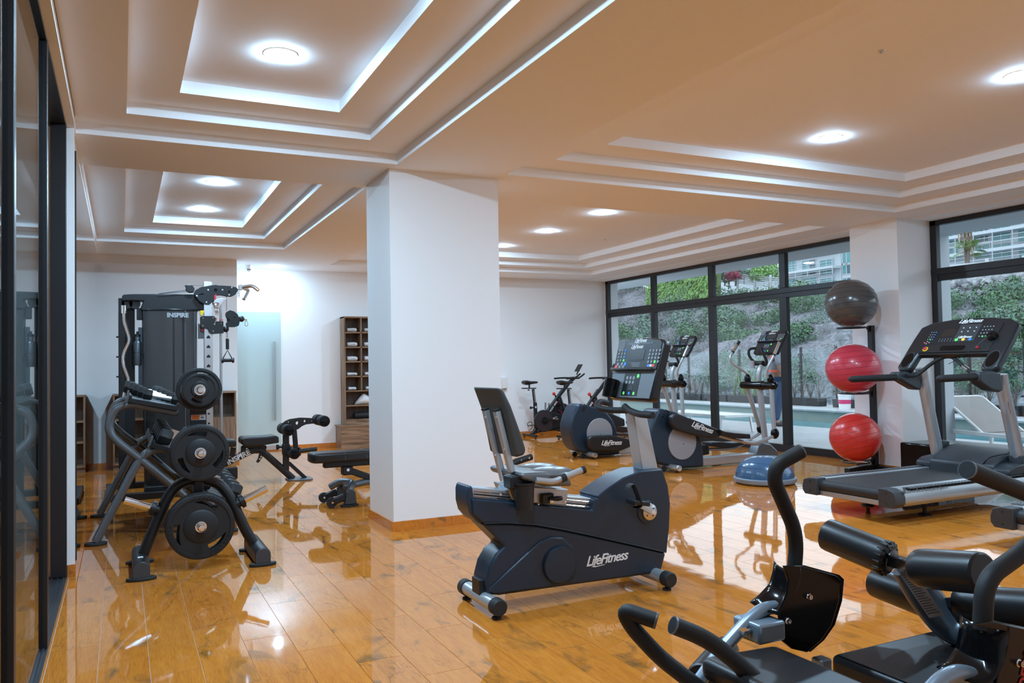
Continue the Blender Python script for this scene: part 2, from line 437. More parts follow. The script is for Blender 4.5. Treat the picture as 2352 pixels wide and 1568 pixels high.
# corner returns of the tray side that lies on the left wall
# baseboards made of cut tiles
def baseboard(name, p, q, nrm, h=.072, t=.014, joint=.60, label=None):
    o = shell(name, label=label); p, q = Vector((*p, 0)), Vector((*q, 0)); L = (q-p).length; d = (q-p)/L; n = Vector((*nrm, 0))
    k = max(1, round(L/joint))
    for i in range(k):
        a = p+d*(L*i/k+.0008); b_ = p+d*(L*(i+1)/k-.0008)
        vs = [a, b_, b_+n*t, a+n*t]
        m = MB(); m.add([(v.x, v.y, .0005) for v in vs]+[(v.x, v.y, h) for v in vs], [(0, 3, 2, 1), (4, 5, 6, 7), (0, 1, 5, 4), (1, 2, 6, 5), (2, 3, 7, 6), (3, 0, 4, 7)])
        m.build('baseboard_tile', M_TILE, o, smooth=False)
baseboard('baseboard_pillar_west', (1.860, 5.912), (1.860, 6.583), (-1, 0), label='wood tile baseboard on the left face of the big pillar')
baseboard('baseboard_pillar_front', (1.860, 5.926), (2.798, 5.926), (0, -1), label='wood tile baseboard on the front face of the big pillar')
baseboard('baseboard_pillar_east', (2.784, 5.926), (2.784, 6.569), (1, 0))
baseboard('baseboard_window_pillar', (7.599, 5.958), (7.599, 6.60), (-1, 0), label='wood tile baseboard on the window pillar')
baseboard('baseboard_window_pillar_front', (7.599, 5.972), (XR-.06, 5.972), (0, -1))
baseboard('baseboard_back', (1.45, YB), (XR-.02, YB), (0, -1), label='wood tile baseboard along the back wall')
baseboard('baseboard_alcove', (XL, 11.70), (1.464, 11.70), (0, -1))
baseboard('baseboard_alcove_side', (1.45, 11.70), (1.45, YB), (1, 0))
baseboard('baseboard_left', (XL, 5.66), (XL, 11.70), (1, 0))
baseboard('baseboard_jamb', (-.302, 5.66), (-.258, 5.66), (0, -1))

# mirror panels on the left wall
M_MIRROR = mat('mirror', (.90, .93, .93), .0, 1.0)
M_MEDGE = mat('mirror_edge', (.02, .02, .02), .3)
mir = thing('wall_mirror', 'tall wall mirror in panels along the left wall', 'mirror', (XL, 5.76, 0))
ya = 0.0
for yb in (2.24, 4.24, 5.93):
    MB().box(0.001, .016, ya+.001, yb-.001, .075, 2.66).build('mirror_backing', M_MEDGE, mir)
    MB().add([(.0165, ya+.002, .076), (.0165, yb-.002, .076), (.0165, yb-.002, 2.659), (.0165, ya+.002, 2.659)], [(0, 1, 2, 3)]).build('mirror_panel', M_MIRROR, mir, smooth=False)
    ya = yb

# window wall: black frames, panes
def window(name, y0, y1, mulls, label, split=()):
    o = shell(name, (XR, 0, 0), label)
    MB().box(-.035, .035, y0, y1, 2.715, 2.777).build('head_rail', M_FRAME, o, .004)
    MB().box(-.045, .045, y0, y1, 0, .10).build('bottom_rail', M_FRAME, o, .004)
    MB().box(-.04, .04, y0, y1, 2.165, 2.236).build('transom', M_FRAME, o, .004)
    MB().box(-.025, .04, y0+.05, y1-.05, 2.098, 2.170).build('track_rail', M_FRAME, o, .004)
    for y in (y0, y1-.075): MB().box(-.035, .035, y, y+.075, 0, 2.777).build('jamb', M_FRAME, o, .004)
    for k, (ya, yb) in enumerate(mulls):
        MB().box(-.035, .035, ya, yb, 2.236, 2.72).build('mullion', M_FRAME, o, .004)
        MB().box(-.035, .03, ya-.012, yb+.012, .10, 2.11).build('stile', M_FRAME, o, .004)
    e = [y0+.075]+[q for m in mulls for q in m]+[y1-.075]
    for i in range(0, len(e), 2):
        MB().box(-.004, .004, e[i]-.004, e[i+1]+.004, 2.232, 2.72).build('pane', M_GLASS, o, smooth=False)
        MB().box(-.004, .004, e[i]+.0, e[i+1]-.0, .098, 2.10).build('pane', M_GLASS, o, smooth=False)
window('window_1', 6.60, 12.66, [(8.156, 8.265), (9.645, 9.75), (11.14, 11.24)], 'black-framed sliding window wall behind the ellipticals')
window('window_2', -1.5, 5.97, [(4.28, 4.38), (2.78, 2.88), (1.28, 1.38)], 'black-framed sliding window behind the treadmill')

# glass partition on the left
o = shell('window_3', (-.302, 0, 0), 'black-framed sliding glass partition on the left')
MB().box(-.10, 0, YF, 5.66, 2.775, 2.845).build('head_rail', M_FRAME, o, .003)
MB().box(-.10, 0, YF, 5.66, 0, .012).build('floor_track', M_TRACK, o, .002)
for d in (-.075, -.045, -.015): MB().box(d-.003, d+.003, YF, 5.66, .012, .020).build('track_rib', M_TRACK, o)
for k, (y, xa, xb) in enumerate(((5.575, -.085, 0), (4.19, -.045, 0), (2.94, -.045, 0), (1.60, -.045, 0))):
    MB().box(xa, xb, y, y+.052, .018, 2.775).build('stile', M_FRAME, o, .003)
for k, (ya, yb) in enumerate(((4.24, 5.575), (2.99, 4.19), (1.65, 2.94), (.2, 1.60))):
    if k == 0:
        continue
    x = -.022
    MB().box(x-.004, x+.004, ya, yb, .03, 2.775).build('pane', M_GLASS2, o, smooth=False)
tag(MB().box(-.60, -.262, 5.66, 5.70, 0, 2.845).build('trim_2', M_WALL), 'white jamb at the end of the glass partition', None, None, 'structure')
# side room behind the partition (unlit)
M_SIDE = mat('side_room_paint', (.42, .47, .50), .8)
tag(MB().box(-3.3, -3.1, YF, 9.0, 0, 3.0).build('wall_side_room', M_SIDE), 'plain wall of the unlit side room', None, None, 'structure')
tag(MB().box(-3.1, -.42, 8.8, 9.0, 0, 3.0).build('wall_side_room_end', M_SIDE), 'end wall of the unlit side room', None, None, 'structure')

# glass door in the back wall
d = shell('door_1', (0, YB, 0), 'frosted glass door with a long steel pull in the back wall')
MB().box(1.462, 2.205, -.022, -.010, .015, 2.125).build('glass_leaf', M_FROST, d, .002)
MB().cyl((2.105, -.055, .48), (2.105, -.055, 1.67), .016).build('pull_handle', M_STEEL, d)
for z in (.62, 1.53): MB().cyl((2.105, -.055, z), (2.105, -.02, z), .010, n=12).build('handle_standoff', M_STEEL, d)
MB().box(1.95, 2.16, -.03, -.005, .016, .085).build('patch_fitting', M_STEEL, d, .003)

# recessed lamps
def lamp(x, y, z, label, k=1.0):
    t = thing('recessed_ceiling_light', label, 'ceiling light', (x, y, z), 0, 'round recessed ceiling lights')
    n = 32
    MB().lathe([(.085*k, -.001), (.086*k, -.005), (.092*k, -.004), (.094*k, 0.0), (.085*k, -.001)], n=n, cap=False).build('trim_ring', M_WTRIM, t)
    MB().lathe([(.086*k, -.004), (.084*k, -.0085), (.074*k, -.0115), (.042*k, -.0138), (.004*k, -.0145)], n=n, cap=False).build('diffuser', M_LAMP, t)
LX1, LX2 = .808, 5.086
for (x, y, z, lb) in ((LX1, 4.555, Z3, 'round ceiling light in the stepped tray nearest the viewer, upper left'),
                      (LX1, 7.945, Z3, 'nearer of two round ceiling lights in the tray above the cable machine'),
                      (LX1, 9.345, Z3, 'farther of two round ceiling lights in the tray above the cable machine'),
                      (LX2, 4.575, Z3, 'round ceiling light above the treadmill tray, fully in view'),
                      (LX2, 3.07, Z3, 'round ceiling light cut by the right edge of the picture'),
                      (LX2, 7.935, Z3, 'largest of three round ceiling lights right of the big pillar'),
                      (LX2, 9.305, Z3, 'middle of three round ceiling lights right of the big pillar'),
                      (LX2, 10.685, Z3, 'round ceiling light touching the right edge of the big pillar'),
                      (2.066, 12.25, Z0, 'small round ceiling light above the frosted glass door'),
                      (LX1, 3.07, Z3, 'round ceiling light of the near left tray above the viewer'),
                      (LX1, 1.6, Z3, 'round ceiling light of the near left tray behind the viewer'),
                      (LX2, 1.6, Z3, 'round ceiling light of the right tray outside the picture')):
    lamp(x, y, z, lb, .62 if z < Z3 else 1.0)

# ---------------------------------------------------------------- shared bits of the cardio machines
def zc(pts, ox, oy, s):
    return [(ox+p[0]/s, oy+p[1]/s) + tuple(p[2:]) for p in pts]
M_LCD = mat('grey_lcd', (.045, .052, .058), .22)
M_KEYG = mat('green_key_light', (.05, .6, .08), .4, emit=(.10, 1, .12), est=.9)
M_KEYB = mat('blue_key', (.03, .16, .55), .4, emit=(.05, .25, 1), est=.35)
M_KEYW = mat('pale_key_print', (.30, .33, .36), .5)
M_KEYR = mat('red_key', (.6, .04, .05), .4, emit=(1, .1, .08), est=.3)
M_CONS = mat('console_black', (.014, .016, .019), .33)
M_CONSG = mat('console_grey', (.20, .22, .24), .38, .35)

def logo(parent, c, ex, ey, size, m=None, name='logo_lettering'):
    ex = Vector(ex).normalized(); ey = Vector(ey).normalized(); c = Vector(c)
    t = text('LifeFitness', size, m or M_WHITEINK, parent, basis(c, ex, ey), name, shear=.38, bold=size*.018, spacing=.88)
    w = size*2.55
    p = [(-.53, -.40), (-.40, -.47), (-.10, -.42), (-.06, -.37), (-.36, -.40), (-.44, -.33)]
    MB().add([(a*w, q*size, .0004) for a, q in p], [tuple(range(6))]).build('logo_swash', m or M_WHITEINK, t, smooth=False)
    return t

def console(par, o, ev, W, H, T, rest=True, cup=True, lower=M_CONSG):
    """cardio console: o bottom-centre of the face, ev direction up the face (local), rider looks along +x; face spans y"""
    o = Vector(o); ev = Vector(ev).normalized(); eu = Vector((0, -1, 0)); en = eu.cross(ev)    # en points to the rider
    P = lambda u, v, d=0.0: o+eu*(u*W)+ev*(v*H)+en*d
    def slab(name, pts, d0, d1, m, pr, bev=.004):
        n = len(pts); b = MB(); vs = [P(u, v, d0) for u, v in pts]+[P(u, v, d1) for u, v in pts]
        b.add(vs, [tuple(range(n))[::-1], tuple(range(n, 2*n))]+[(i, (i+1) % n, (i+1) % n+n, i+n) for i in range(n)])
        return b.build(name, m, pr, bev)
    out = [(-.42, 0), (.42, 0), (.47, .03), (.50, .90), (.46, .955), (.25, .99), (0, 1.0), (-.25, .99), (-.46, .955), (-.50, .90), (-.47, .03)]
    body = slab('console_housing', out, -T, 0, M_CONS, par, .012)
    ins = [(u*.94, .03+v*.945) for u, v in out]
    slab('console_bezel', [(-.44, .03), (.44, .03), (.46, .47), (-.46, .47)], 0, .004, lower, body, .002)
    slab('display_panel', [(-.46, .485), (.46, .485), (.465, .90), (.42, .945), (.2, .97), (0, .975), (-.2, .97), (-.42, .945), (-.465, .90)], 0, .004, M_CONS, body, .002)
    slab('keypad_panel', [(-.17, .06), (.17, .06), (.17, .43), (-.17, .43)], .004, .006, M_CONS, body, .001)
    slab('screen', [(-.16, .63), (.16, .63), (.16, .80), (-.16, .80)], .004, .0055, M_LCD, body, .001)
    slab('message_screen', [(-.24, .88), (.30, .88), (.30, .915), (-.24, .915)], .004, .005, M_LCD, body, .0)
    if rest: slab('reading_ledge', [(-.44, .455), (.44, .455), (.44, .49), (-.44, .49)], 0, .035, M_CONS, body, .004)
    lg = logo(body, P(.02, .945, .005), eu, ev, .030*W/.42)
    logo(body, P(-.03, .845, .005), eu, ev, .030*W/.42)
    def dots(lst, m, name, r):
        b = MB()
        for u, v in lst: b.lathe([(r, 0), (r, .002), (r*.6, .003)], P(u, v, .004), en, 10)
        if lst: b.build(name, m, body)
    for i in range(4):
        for j in range(4):
            u, v = .27+.065*i, .60+.058*j
            dots([(u, v)], M_KEYG if (i, j) == (2, 0) else M_KEYW, 'key', .0075*W/.42)
    for i in range(3):
        for j in range(4):
            dots([(-.40+.065*i, .63+.055*j)], M_KEYG if (i, j) == (2, 0) else (M_KEYB if i == 2 and j in (1, 3) else M_KEYW), 'key', .0065*W/.42)
    for u, v, m in ((-.41, .52, M_KEYR), (-.33, .52, M_KEYW), (-.25, .52, M_KEYW), (-.38, .565, M_KEYW), (-.29, .57, M_KEYW), (-.22, .57, M_KEYB)):
        dots([(u, v)], m, 'key', .0105*W/.42)
    for j, v in enumerate((.53, .555, .58)):
        slab('caption', [(-.06-.02*j, v), (.10, v), (.10, v+.008), (-.06-.02*j, v+.008)], .004, .0046, M_KEYW, body, 0)
    for i, m in enumerate((M_KEYB, M_WHITEINK, M_KEYR)): slab('badge', [(.26+.05*i, .525), (.305+.05*i, .525), (.305+.05*i, .56), (.26+.05*i, .56)], .004, .005, m, body, 0)
    for i in range(3): dots([(-.10+.07*i, .345)], M_KEYW, 'key', .010*W/.42); dots([(-.10+.07*i, .275)], M_KEYW, 'key', .009*W/.42)
    dots([(.125, .375)], M_KEYG, 'key', .0105*W/.42)
    slab('small_screen', [(-.06, .15), (.06, .15), (.06, .22), (-.06, .22)], .006, .007, M_LCD, body, 0)
    dots([(-.115, .10)], M_KEYG, 'key', .0085*W/.42); dots([(0, .10)], M_KEYB, 'key', .0085*W/.42); dots([(.10, .10)], M_KEYG, 'key', .0085*W/.42)
    ring = MB(); ring.lathe([(.034*W/.42, 0), (.034*W/.42, .001)], P(-.385, .885, .004), en, 20); rg = ring.build('round_emblem', mat('emblem_grey', (.16, .175, .19), .5), body)
    if cup:
        for s_ in ((-.30,) if cup == 'one' else (-.30, .30)):
            b = MB(); c = P(s_, .14, .045)
            b.lathe([(.040, -.05), (.043, .055), (.037, .055), (.034, -.03), (.0, -.03)], c, ev, 20).build('cup_holder', M_GLOSSBLK, body)
    return body

# ---------------------------------------------------------------- recumbent exercise bike in front of the big pillar
fr = Fr((1.66, 3.82, 0)); Q = lambda pts, y: fr.side(zc(pts, 1030, 740, 2.24), y)
Q3 = lambda pts, y: [(a, y, b) for a, b in Q(pts, y)]
Qv = lambda pts: [(lambda q: (q[0][0], p[2], q[0][1]))(Q([p[:2]], p[2])) for p in pts]
rb = thing('recumbent_bike', 'charcoal recumbent exercise bike in front of the big white pillar', 'exercise bike', fr.o)
seam = [(128, 985), (180, 1032), (300, 1032), (450, 1042), (600, 1068), (750, 1100), (950, 1145), (1122, 1185)]
up = [(1122, 1185), (1138, 1060), (1142, 930), (1130, 840), (1102, 755), (985, 765), (900, 800), (830, 845), (765, 893), (772, 908), (745, 912), (742, 967), (440, 937), (122, 908)]
MB().prism(Q(seam+up, -.098), 'y', -.098, .098).build('upper_shell', M_NAVY, rb, .014, 3)
low = [(170, 1034), (292, 1155), (250, 1190), (215, 1252), (196, 1330), (205, 1402), (265, 1406), (600, 1358), (1075, 1292), (1100, 1275), (1122, 1185), (950, 1145), (750, 1100), (600, 1068), (450, 1042), (300, 1032)]
ls = MB().prism(Q(low, -.088), 'y', -.088, .088).build('lower_shell', M_NAVY, rb, .016, 3)
cap = [(112, 846), (104, 838), (118, 838), (128, 905), (140, 985), (178, 1030), (150, 1020), (118, 985), (104, 930), (100, 870)]
MB().prism(Q([(98, 872), (106, 842), (124, 842), (132, 905), (150, 985), (182, 1035), (150, 1030), (112, 985), (99, 935)], -.085), 'y', -.085, .085).build('rail_end_cap', M_NAVY2, rb, .012, 3)
sm = MB().tube(Q3([(182, 1034), (300, 1030), (450, 1040), (600, 1066), (750, 1098), (950, 1143), (1118, 1182)], -.096), .004, 8).build('seam_strip', M_NAVY2, rb)
fair = [(238, 1400), (206, 1375), (470, 1128), (530, 1103), (590, 1106), (640, 1150), (664, 1245), (640, 1325), (570, 1356)]
MB().prism(Q(fair, -.099), 'y', -.099, -.07).build('crank_fairing', M_NAVY, rb, .008)
c = Q([(577, 1248)], -.115)[0]
MB().lathe([(.098, 0), (.098, .018), (.092, .026), (.02, .030)], (c[0], -.09, c[1]), (0, -1, 0), 40).build('flywheel_cover', M_NAVY, rb)
lo = Q([(820, 1217)], -.099)[0]
logo(ls, (lo[0], -.0892, lo[1]), (1, 0, .03), (0, 0, 1), .074)
# rail, carriage
rl = MB().prism(Q([(112, 848), (745, 906), (742, 962), (124, 904)], -.062), 'y', -.062, .062).build('seat_rail', M_SILV, rb, .004)
for k, z in enumerate((.34, .62, .82)):
    p0 = Q([(130, 848+56*z)], -.063)[0]; p1 = Q([(742, 906+56*z)], -.063)[0]
    MB().tube([(p0[0], -.063, p0[1]), (p1[0], -.063, p1[1])], .0035, 6).build('rail_groove', M_BLACK if k == 1 else M_CHROME, rl)
cg = MB().prism(Q([(300, 838), (618, 858), (608, 942), (430, 930), (330, 915)], -.085), 'y', -.085, .085).build('seat_carriage', M_SILV, rb, .005)
p = Q([(508, 905)], -.10)[0]; MB().box(p[0]-.036, p[0]+.034, -.115, -.085, p[1]-.026, p[1]+.026).build('carriage_latch', M_BLKPL, cg, .006)
p = Q([(520, 908)], -.12)[0]; q = Q([(572, 905)], -.13)[0]
MB().tube([(p[0], -.12, p[1]), (q[0]-.01, -.13, q[1]), (q[0]+.012, -.13, q[1])], [.008, .014, .012], 12).build('latch_knob', M_BLKPL, cg)
p = Q([(530, 920)], -.116)[0]; MB().lathe([(.012, 0), (.012, .008), (.005, .012)], (p[0], -.113, p[1]), (0, -1, 0), 14).build('latch_bolt', M_CHROME, cg)
for zx, zy in ((600, 922), (268, 885), (462, 938)):
    p = Q([(zx, zy)], -.086)[0]; MB().lathe([(.007, 0), (.006, .005)], (p[0], -.085, p[1]), (0, -1, 0), 10).build('bolt', M_CHROME, cg)
# cup holder
c = Q([(390, 835)], -.15)[0]
ch = MB().lathe([(.046, -.125), (.052, .0), (.056, .004), (.056, .012), (.048, .012), (.042, -.10), (.0, -.10)], (c[0], -.15, c[1]), (0, 0, 1), 28).build('cup_holder', M_BLKPL, rb)
p = Q([(325, 800)], -.12)[0]; MB().box(p[0]-.02, p[0]+.10, -.15, -.06, p[1]-.055, p[1]+.012).build('holder_tray', M_BLKPL, rb, .008)
# seat
M_SEAT = mat('silver_grey_vinyl', (.17, .18, .19), .30, .35)
sp = Q([(345, 770), (470, 762), (590, 785), (605, 835), (470, 838), (350, 800)], -.12)
MB().prism(sp, 'y', -.19, .21).build('seat_base', M_SEAT, rb, .02, 3)
for zx, zy, yy in ((450, 757, .07), (520, 775, -.10)):
    c = Q([(zx, zy)], yy)[0]; MB().ell((c[0], yy, c[1]), .135, .10, .035, 24, 10).build('seat_cushion', M_SEAT, rb)
bp_ = [(252, 335), (285, 345), (325, 430), (372, 560), (402, 655), (394, 684), (347, 697), (328, 600), (296, 455)]
MB().prism(Q(bp_, -.155), 'y', -.155, .165).build('backrest', mat('grey_vinyl', (.045, .050, .050), .5, bump=(160, .12, .001)), rb, .028, 4)
p = Q3([(200, 325), (262, 335)], 0)
for yy, a, b_ in ((-.085, (247, 455), (325, 770)), (.075, (190, 450), (285, 815))):
    pa, pb = Q3([a], yy)[0], Q3([b_], yy)[0]
    st = MB().bar(pa, pb, .042, .028, up=(1, 0, .3)).build('back_strut', M_SILV, rb, .003)
    MB().bar((Vector(pa)+(Vector(pa)-Vector(pb)).normalized()*.008), pa, .044, .030, up=(1, 0, .3)).build('strut_cap', M_BLKPL, st)
    for t in (.1, .62):
        v = Vector(pa).lerp(Vector(pb), t); MB().lathe([(.007, 0), (.005, .005)], (v.x-.014, v.y-.012, v.z), (-1, 0, .3), 10).build('bolt', M_CHROME, st)
# side hand grips
g = Qv([(450, 812, -.20), (540, 822, -.22), (590, 800, -.23), (697, 757, -.24)])
gr = MB().tube(fillet(g, .05), .0165, 14).build('side_handle', M_SILV, rb)
v0, v1 = Vector(g[2]), Vector(g[3]); MB().cyl(v0.lerp(v1, -.1), v0.lerp(v1, .12), .021).build('grip_collar', M_BLKPL, gr)
MB().cyl(v0.lerp(v1, .9), v0.lerp(v1, 1.04), .020).build('grip_end_cap', M_BLKPL, gr)
g = Qv([(300, 745, .20), (345, 718, .22), (425, 692, .24)])
gr = MB().tube(g, .019, 14).build('side_handle', M_BLKPL, rb)
for a in (370, 412):
    q = Q3([(a, 708-(a-370)*.28)], .215)[0]; MB().lathe([(.006, 0), (.004, .004)], (q[0], .205, q[2]), (0, -1, 0), 8).build('grip_screw', M_CHROME, gr)
# pedals
c = Q([(1038, 975)], -.115)[0]
cr = MB().lathe([(.064, 0), (.060, .006)], (c[0]-.012, -.10, c[1]), (0, -1, 0), 28).build('crank_recess', M_NAVY2, rb)
cd_ = MB().lathe([(.046, 0), (.046, .008), (.043, .010)], (c[0], -.106, c[1]), (0, -1, 0), 28).build('crank_disc', M_STEEL, rb)
for a in (40, 130, 220, 310):
    MB().lathe([(.004, 0), (.003, .004)], (c[0]+.028*math.cos(R(a)), -.116, c[1]+.028*math.sin(R(a))), (0, -1, 0), 8).build('screw', M_BLACK, cd_)
pc = Q([(975, 925)], -.19)[0]
MB().bar((c[0], -.122, c[1]), (pc[0], -.128, pc[1]), .014, .026).build('crank_arm', M_SILV, rb, .004)
pd = MB().obox((pc[0], -.19, pc[1]), (.10, .095, .026), Matrix.Rotation(R(10), 3, 'Y')).build('pedal', M_BLKPL, rb, .006)
MB().cyl((pc[0], -.13, pc[1]), (pc[0], -.22, pc[1]), .009, n=10).build('pedal_axle', M_STEEL, pd)
sq = Qv([(920, 860, -.20), (925, 842, -.20), (945, 834, -.20), (960, 862, -.21), (985, 940, -.22), (960, 955, -.20), (935, 925, -.19), (920, 862, -.19)])
b = MB(); ctr = [Vector(q) for q in sq]
sm2 = spline(ctr[:6], 4)
b.loft([[q+Vector((0, -.022, 0)), q+Vector((0, .022, 0)), q+Vector((.004, .022, .004)), q+Vector((.004, -.022, .004))] for q in sm2]).build('pedal_strap', M_RUB, pd)
# mast, handlebar, console
MB().prism(Q([(952, 468), (1018, 466), (1082, 765), (1000, 778)], -.045), 'y', -.045, .045).build('console_mast', M_SILV, rb, .006)
hb = Qv([(925, 452, .02), (850, 452, .12), (785, 443, .20), (764, 428, .25), (782, 409, .28), (818, 415, .29)])
MB().tube(spline(hb, 5), .0185, 14).build('handlebar_grip', M_FOAM, rb)
hb = Qv([(905, 432, -.02), (935, 455, -.08), (985, 472, -.20), (1052, 478, -.30)])
MB().tube(spline(hb, 5), .0185, 14).build('handlebar_grip', M_FOAM, rb)
a = Q([(925, 398)], 0)[0]; b2 = Q([(992, 78)], 0)[0]
top_, bot_ = Vector((b2[0], 0, b2[1])), Vector((a[0], 0, a[1]))
console(rb, bot_, top_-bot_, .46, (top_-bot_).length, .055, True, 'one')
# stabilisers
for lx, cpx in ((0.0, None), (1.03, None)):
    st = MB().cyl((lx, -.215, .062), (lx, .215, .062), .036, n=24).build('stabiliser_bar', M_SILV, rb)
    for s_ in (-1, 1):
        MB().lathe([(.036, 0), (.042, .003), (.042, .05), (.036, .058)], (lx, s_*.175, .062), (0, s_, 0), 24).build('end_cap', M_RUB, st)
        MB().lathe([(.024, 0), (.024, .012), (.010, .014), (.010, .035)], (lx, s_*.19, 0), (0, 0, 1), 16).build('levelling_foot', M_RUB, st)
MB().box(.10, 1.02, -.03, .03, .085, .13).build('frame_beam', M_BLACK, rb, .004)
MB().box(-.03, .16, -.05, .05, .08, .16).build('rear_bracket', M_BLACK, rb, .004)

# ---------------------------------------------------------------- two elliptical cross trainers by the window
FE = Fr((5.65, 7.62, 0)); FE1 = Fr((5.56, 9.25, 0))
def z5(pts): return zc(pts, 1180, 740, 3.459)
def z1(pts): return zc(pts, 1500, 780, 5.88)
def elliptical(F, label, near_cover, far_cover, near_low, lg):
    t = thing('elliptical_trainer', label, 'elliptical', F.o, 0, 'elliptical trainers by the window')
    E = lambda pts, y: FE.side(z5(pts), y)
    E3 = lambda pts: [(lambda q: (q[0], p[2], q[1]))(E([p[:2]], p[2])[0]) for p in pts]
    sh = [(1150, 694), (1185, 687), (1290, 713), (1400, 760), (1455, 830), (1490, 920), (1510, 1020), (1517, 1148), (1330, 1163), (1240, 1146), (1150, 1120), (1110, 1060), (1087, 960), (1085, 880), (1105, 800), (1130, 737)]
    S = MB().prism(E(sh, -.15), 'y', -.15, .15).build('drive_shell', M_NAVY, t, .030, 4)
    E_top = E([(1200, 715)], -.15)[0]
    for k in range(4):
        a = E([(1178+10*k, 745-17*k), (1212+8*k, 768-13*k)], -.151)
        MB().tube([(a[0][0], -.149, a[0][1]), ((a[0][0]+a[1][0])/2+.006, -.150, (a[0][1]+a[1][1])/2+.008), (a[1][0], -.149, a[1][1])], .0045, 6).build('vent_slot', M_GLOSSBLK, S)
    c = E([(1345, 968)], -.17)[0]
    for s_ in (-1, 1):
        MB().lathe([(.198, 0), (.198, .014), (.194, .018)], (c[0], s_*.148, .325), (0, s_, 0), 44).build('crank_disc', mat('disc_grey', (.36, .37, .40), .5, .2), t)
        MB().lathe([(.006, 0), (.005, .004)], (c[0]+.01, s_*.166, .31), (0, s_, 0), 8).build('disc_screw', M_BLACK, t)
    # pedal arm covers, pedals
    MB().prism(near_cover, 'y', -.285, -.205).build('arm_cover', M_BLKPL, t, .022, 4)
    MB().prism(far_cover, 'y', .205, .285).build('arm_cover', M_BLKPL, t, .022, 4)
    if lg: logo(t, (lg[0], -.2862, lg[1]), (math.cos(lg[2]), 0, math.sin(lg[2])), (-math.sin(lg[2]), 0, math.cos(lg[2])), .088)
    npts = E3([(1600, 890, -.245), (1720, 925, -.245), (1850, 955, -.245), (1920, 962, -.245), (2085, 895, -.245)])
    MB().tube(fillet(npts, .10), .020, 14).build('pedal_arm', M_SILV, t)
    fpts = E3([(1540, 1010, .245), (1700, 1005, .245), (1770, 992, .245), (1965, 876, .245)])
    MB().tube(fillet(fpts, .10), .020, 14).build('pedal_arm', M_SILV, t)
    for yy, pol in ((-.245, [(1640, 850), (1680, 868), (1760, 880), (1882, 888), (1884, 925), (1800, 925), (1700, 905), (1650, 880)]), (.245, [(1570, 955), (1650, 950), (1740, 958), (1830, 950), (1832, 975), (1740, 990), (1640, 995), (1572, 985)])):
        q = E(pol, yy-.09); MB().prism(q, 'y', yy-.09, yy+.09).build('foot_pedal', M_BLKPL, t, .010, 3)
    # base
    MB().prism(E([(1500, 1075), (1990, 1032), (1990, 1097), (1500, 1145)], -.055), 'y', -.055, .055).build('base_beam', M_SILV, t, .012, 3)
    MB().box(-.05, 1.55, -.04, .04, .012, .05).build('base_rail', M_SILV, t, .004)
    MB().prism(E([(1912, 1098), (1925, 1040), (1948, 978), (1985, 955), (2045, 967), (2100, 1020), (2108, 1080), (1990, 1112)], -.075), 'y', -.075, .075).build('mast_shroud', M_GUN, t, .02, 3)
    for lx, w_ in ((-.02, .30), (1.50, .28)):
        b = MB().cyl((lx, -w_, .055), (lx, w_, .055), .033, n=20).build('stabiliser_bar', M_SILV, t)
        for s_ in (-1, 1):
            MB().lathe([(.034, 0), (.030, .012), (.012, .014)], (lx, s_*w_, .055), (0, s_, 0), 20).build('end_cap', M_STEEL, b)
            MB().lathe([(.022, 0), (.022, .012), (.010, .014), (.010, .03)], (lx, s_*(w_-.05), 0), (0, 0, 1), 12).build('levelling_foot', M_RUB, b)
    for s_ in (-1, 1): MB().lathe([(.035, 0), (.035, .02)], (-.09, s_*.11-.01, .036), (0, 1, 0), 16).build('transport_wheel', M_RUB, t)
    # mast, swing arms
    MB().tube(E3([(2005, 1000, 0), (1978, 760, 0), (1955, 520, 0)]), .037, 16).build('mast', M_SILV, t)
    hubA, hubB = E3([(1850, 498, .20)])[0], E3([(2060, 502, -.24)])[0]
    hx, hz = (hubA[0]+hubB[0])/2, (hubA[2]+hubB[2])/2
    for s_ in (-1, 1):
        kx = E3([(2070, 885, -.245)])[0] if s_ < 0 else E3([(1957, 848, .245)])[0]
        MB().tube([(kx[0], s_*.245, kx[2]), (hx, s_*.215, hz)], [.026, .029], 14).build('swing_arm', M_SILV, t)
        MB().ell((kx[0]+.01, s_*.245, kx[2]+.005), .055, .045, .068, 16, 10).build('knuckle', M_GLOSSBLK, t)
        MB().ell((hx+.01, s_*.20, hz+.075), .040, .042, .065, 18, 12).build('pivot_dome', M_GLOSSBLK, t)
    MB().lathe([(.03, -.30), (.046, -.285), (.050, -.24), (.050, -.10), (.058, -.09), (.058, -.02), (.050, -.01), (.05, .24), (.046, .285), (.03, .30)], (hx, 0, hz), (0, 1, 0), 24).build('pivot_hub', M_GLOSSBLK, t)
    nh = E3([(2018, 440, -.21), (2012, 395, -.22), (2030, 340, -.25), (2066, 265, -.28), (2112, 150, -.29)])
    h = MB().tube(spline(nh, 6), .0155, 12).build('moving_handle', M_SILV, t)
    MB().cyl(Vector(nh[3]).lerp(Vector(nh[4]), .05), nh[4], .0185).build('sensor_grip', M_CHROME, h); 
    for u, v in ((.0, .1), (.93, 1.03)): MB().cyl(Vector(nh[3]).lerp(Vector(nh[4]), u), Vector(nh[3]).lerp(Vector(nh[4]), v), .0200, n=14).build('grip_collar', M_BLKPL, h)
    fh = E3([(1862, 440, .21), (1850, 405, .22), (1790, 362, .25), (1738, 325, .29), (1720, 285, .30), (1738, 240, .30), (1790, 155, .29)])
    h = MB().tube(spline(fh, 6), .0155, 12).build('moving_handle', M_SILV, t)
    MB().cyl(fh[5], fh[6], .0185).build('sensor_grip', M_CHROME, h)
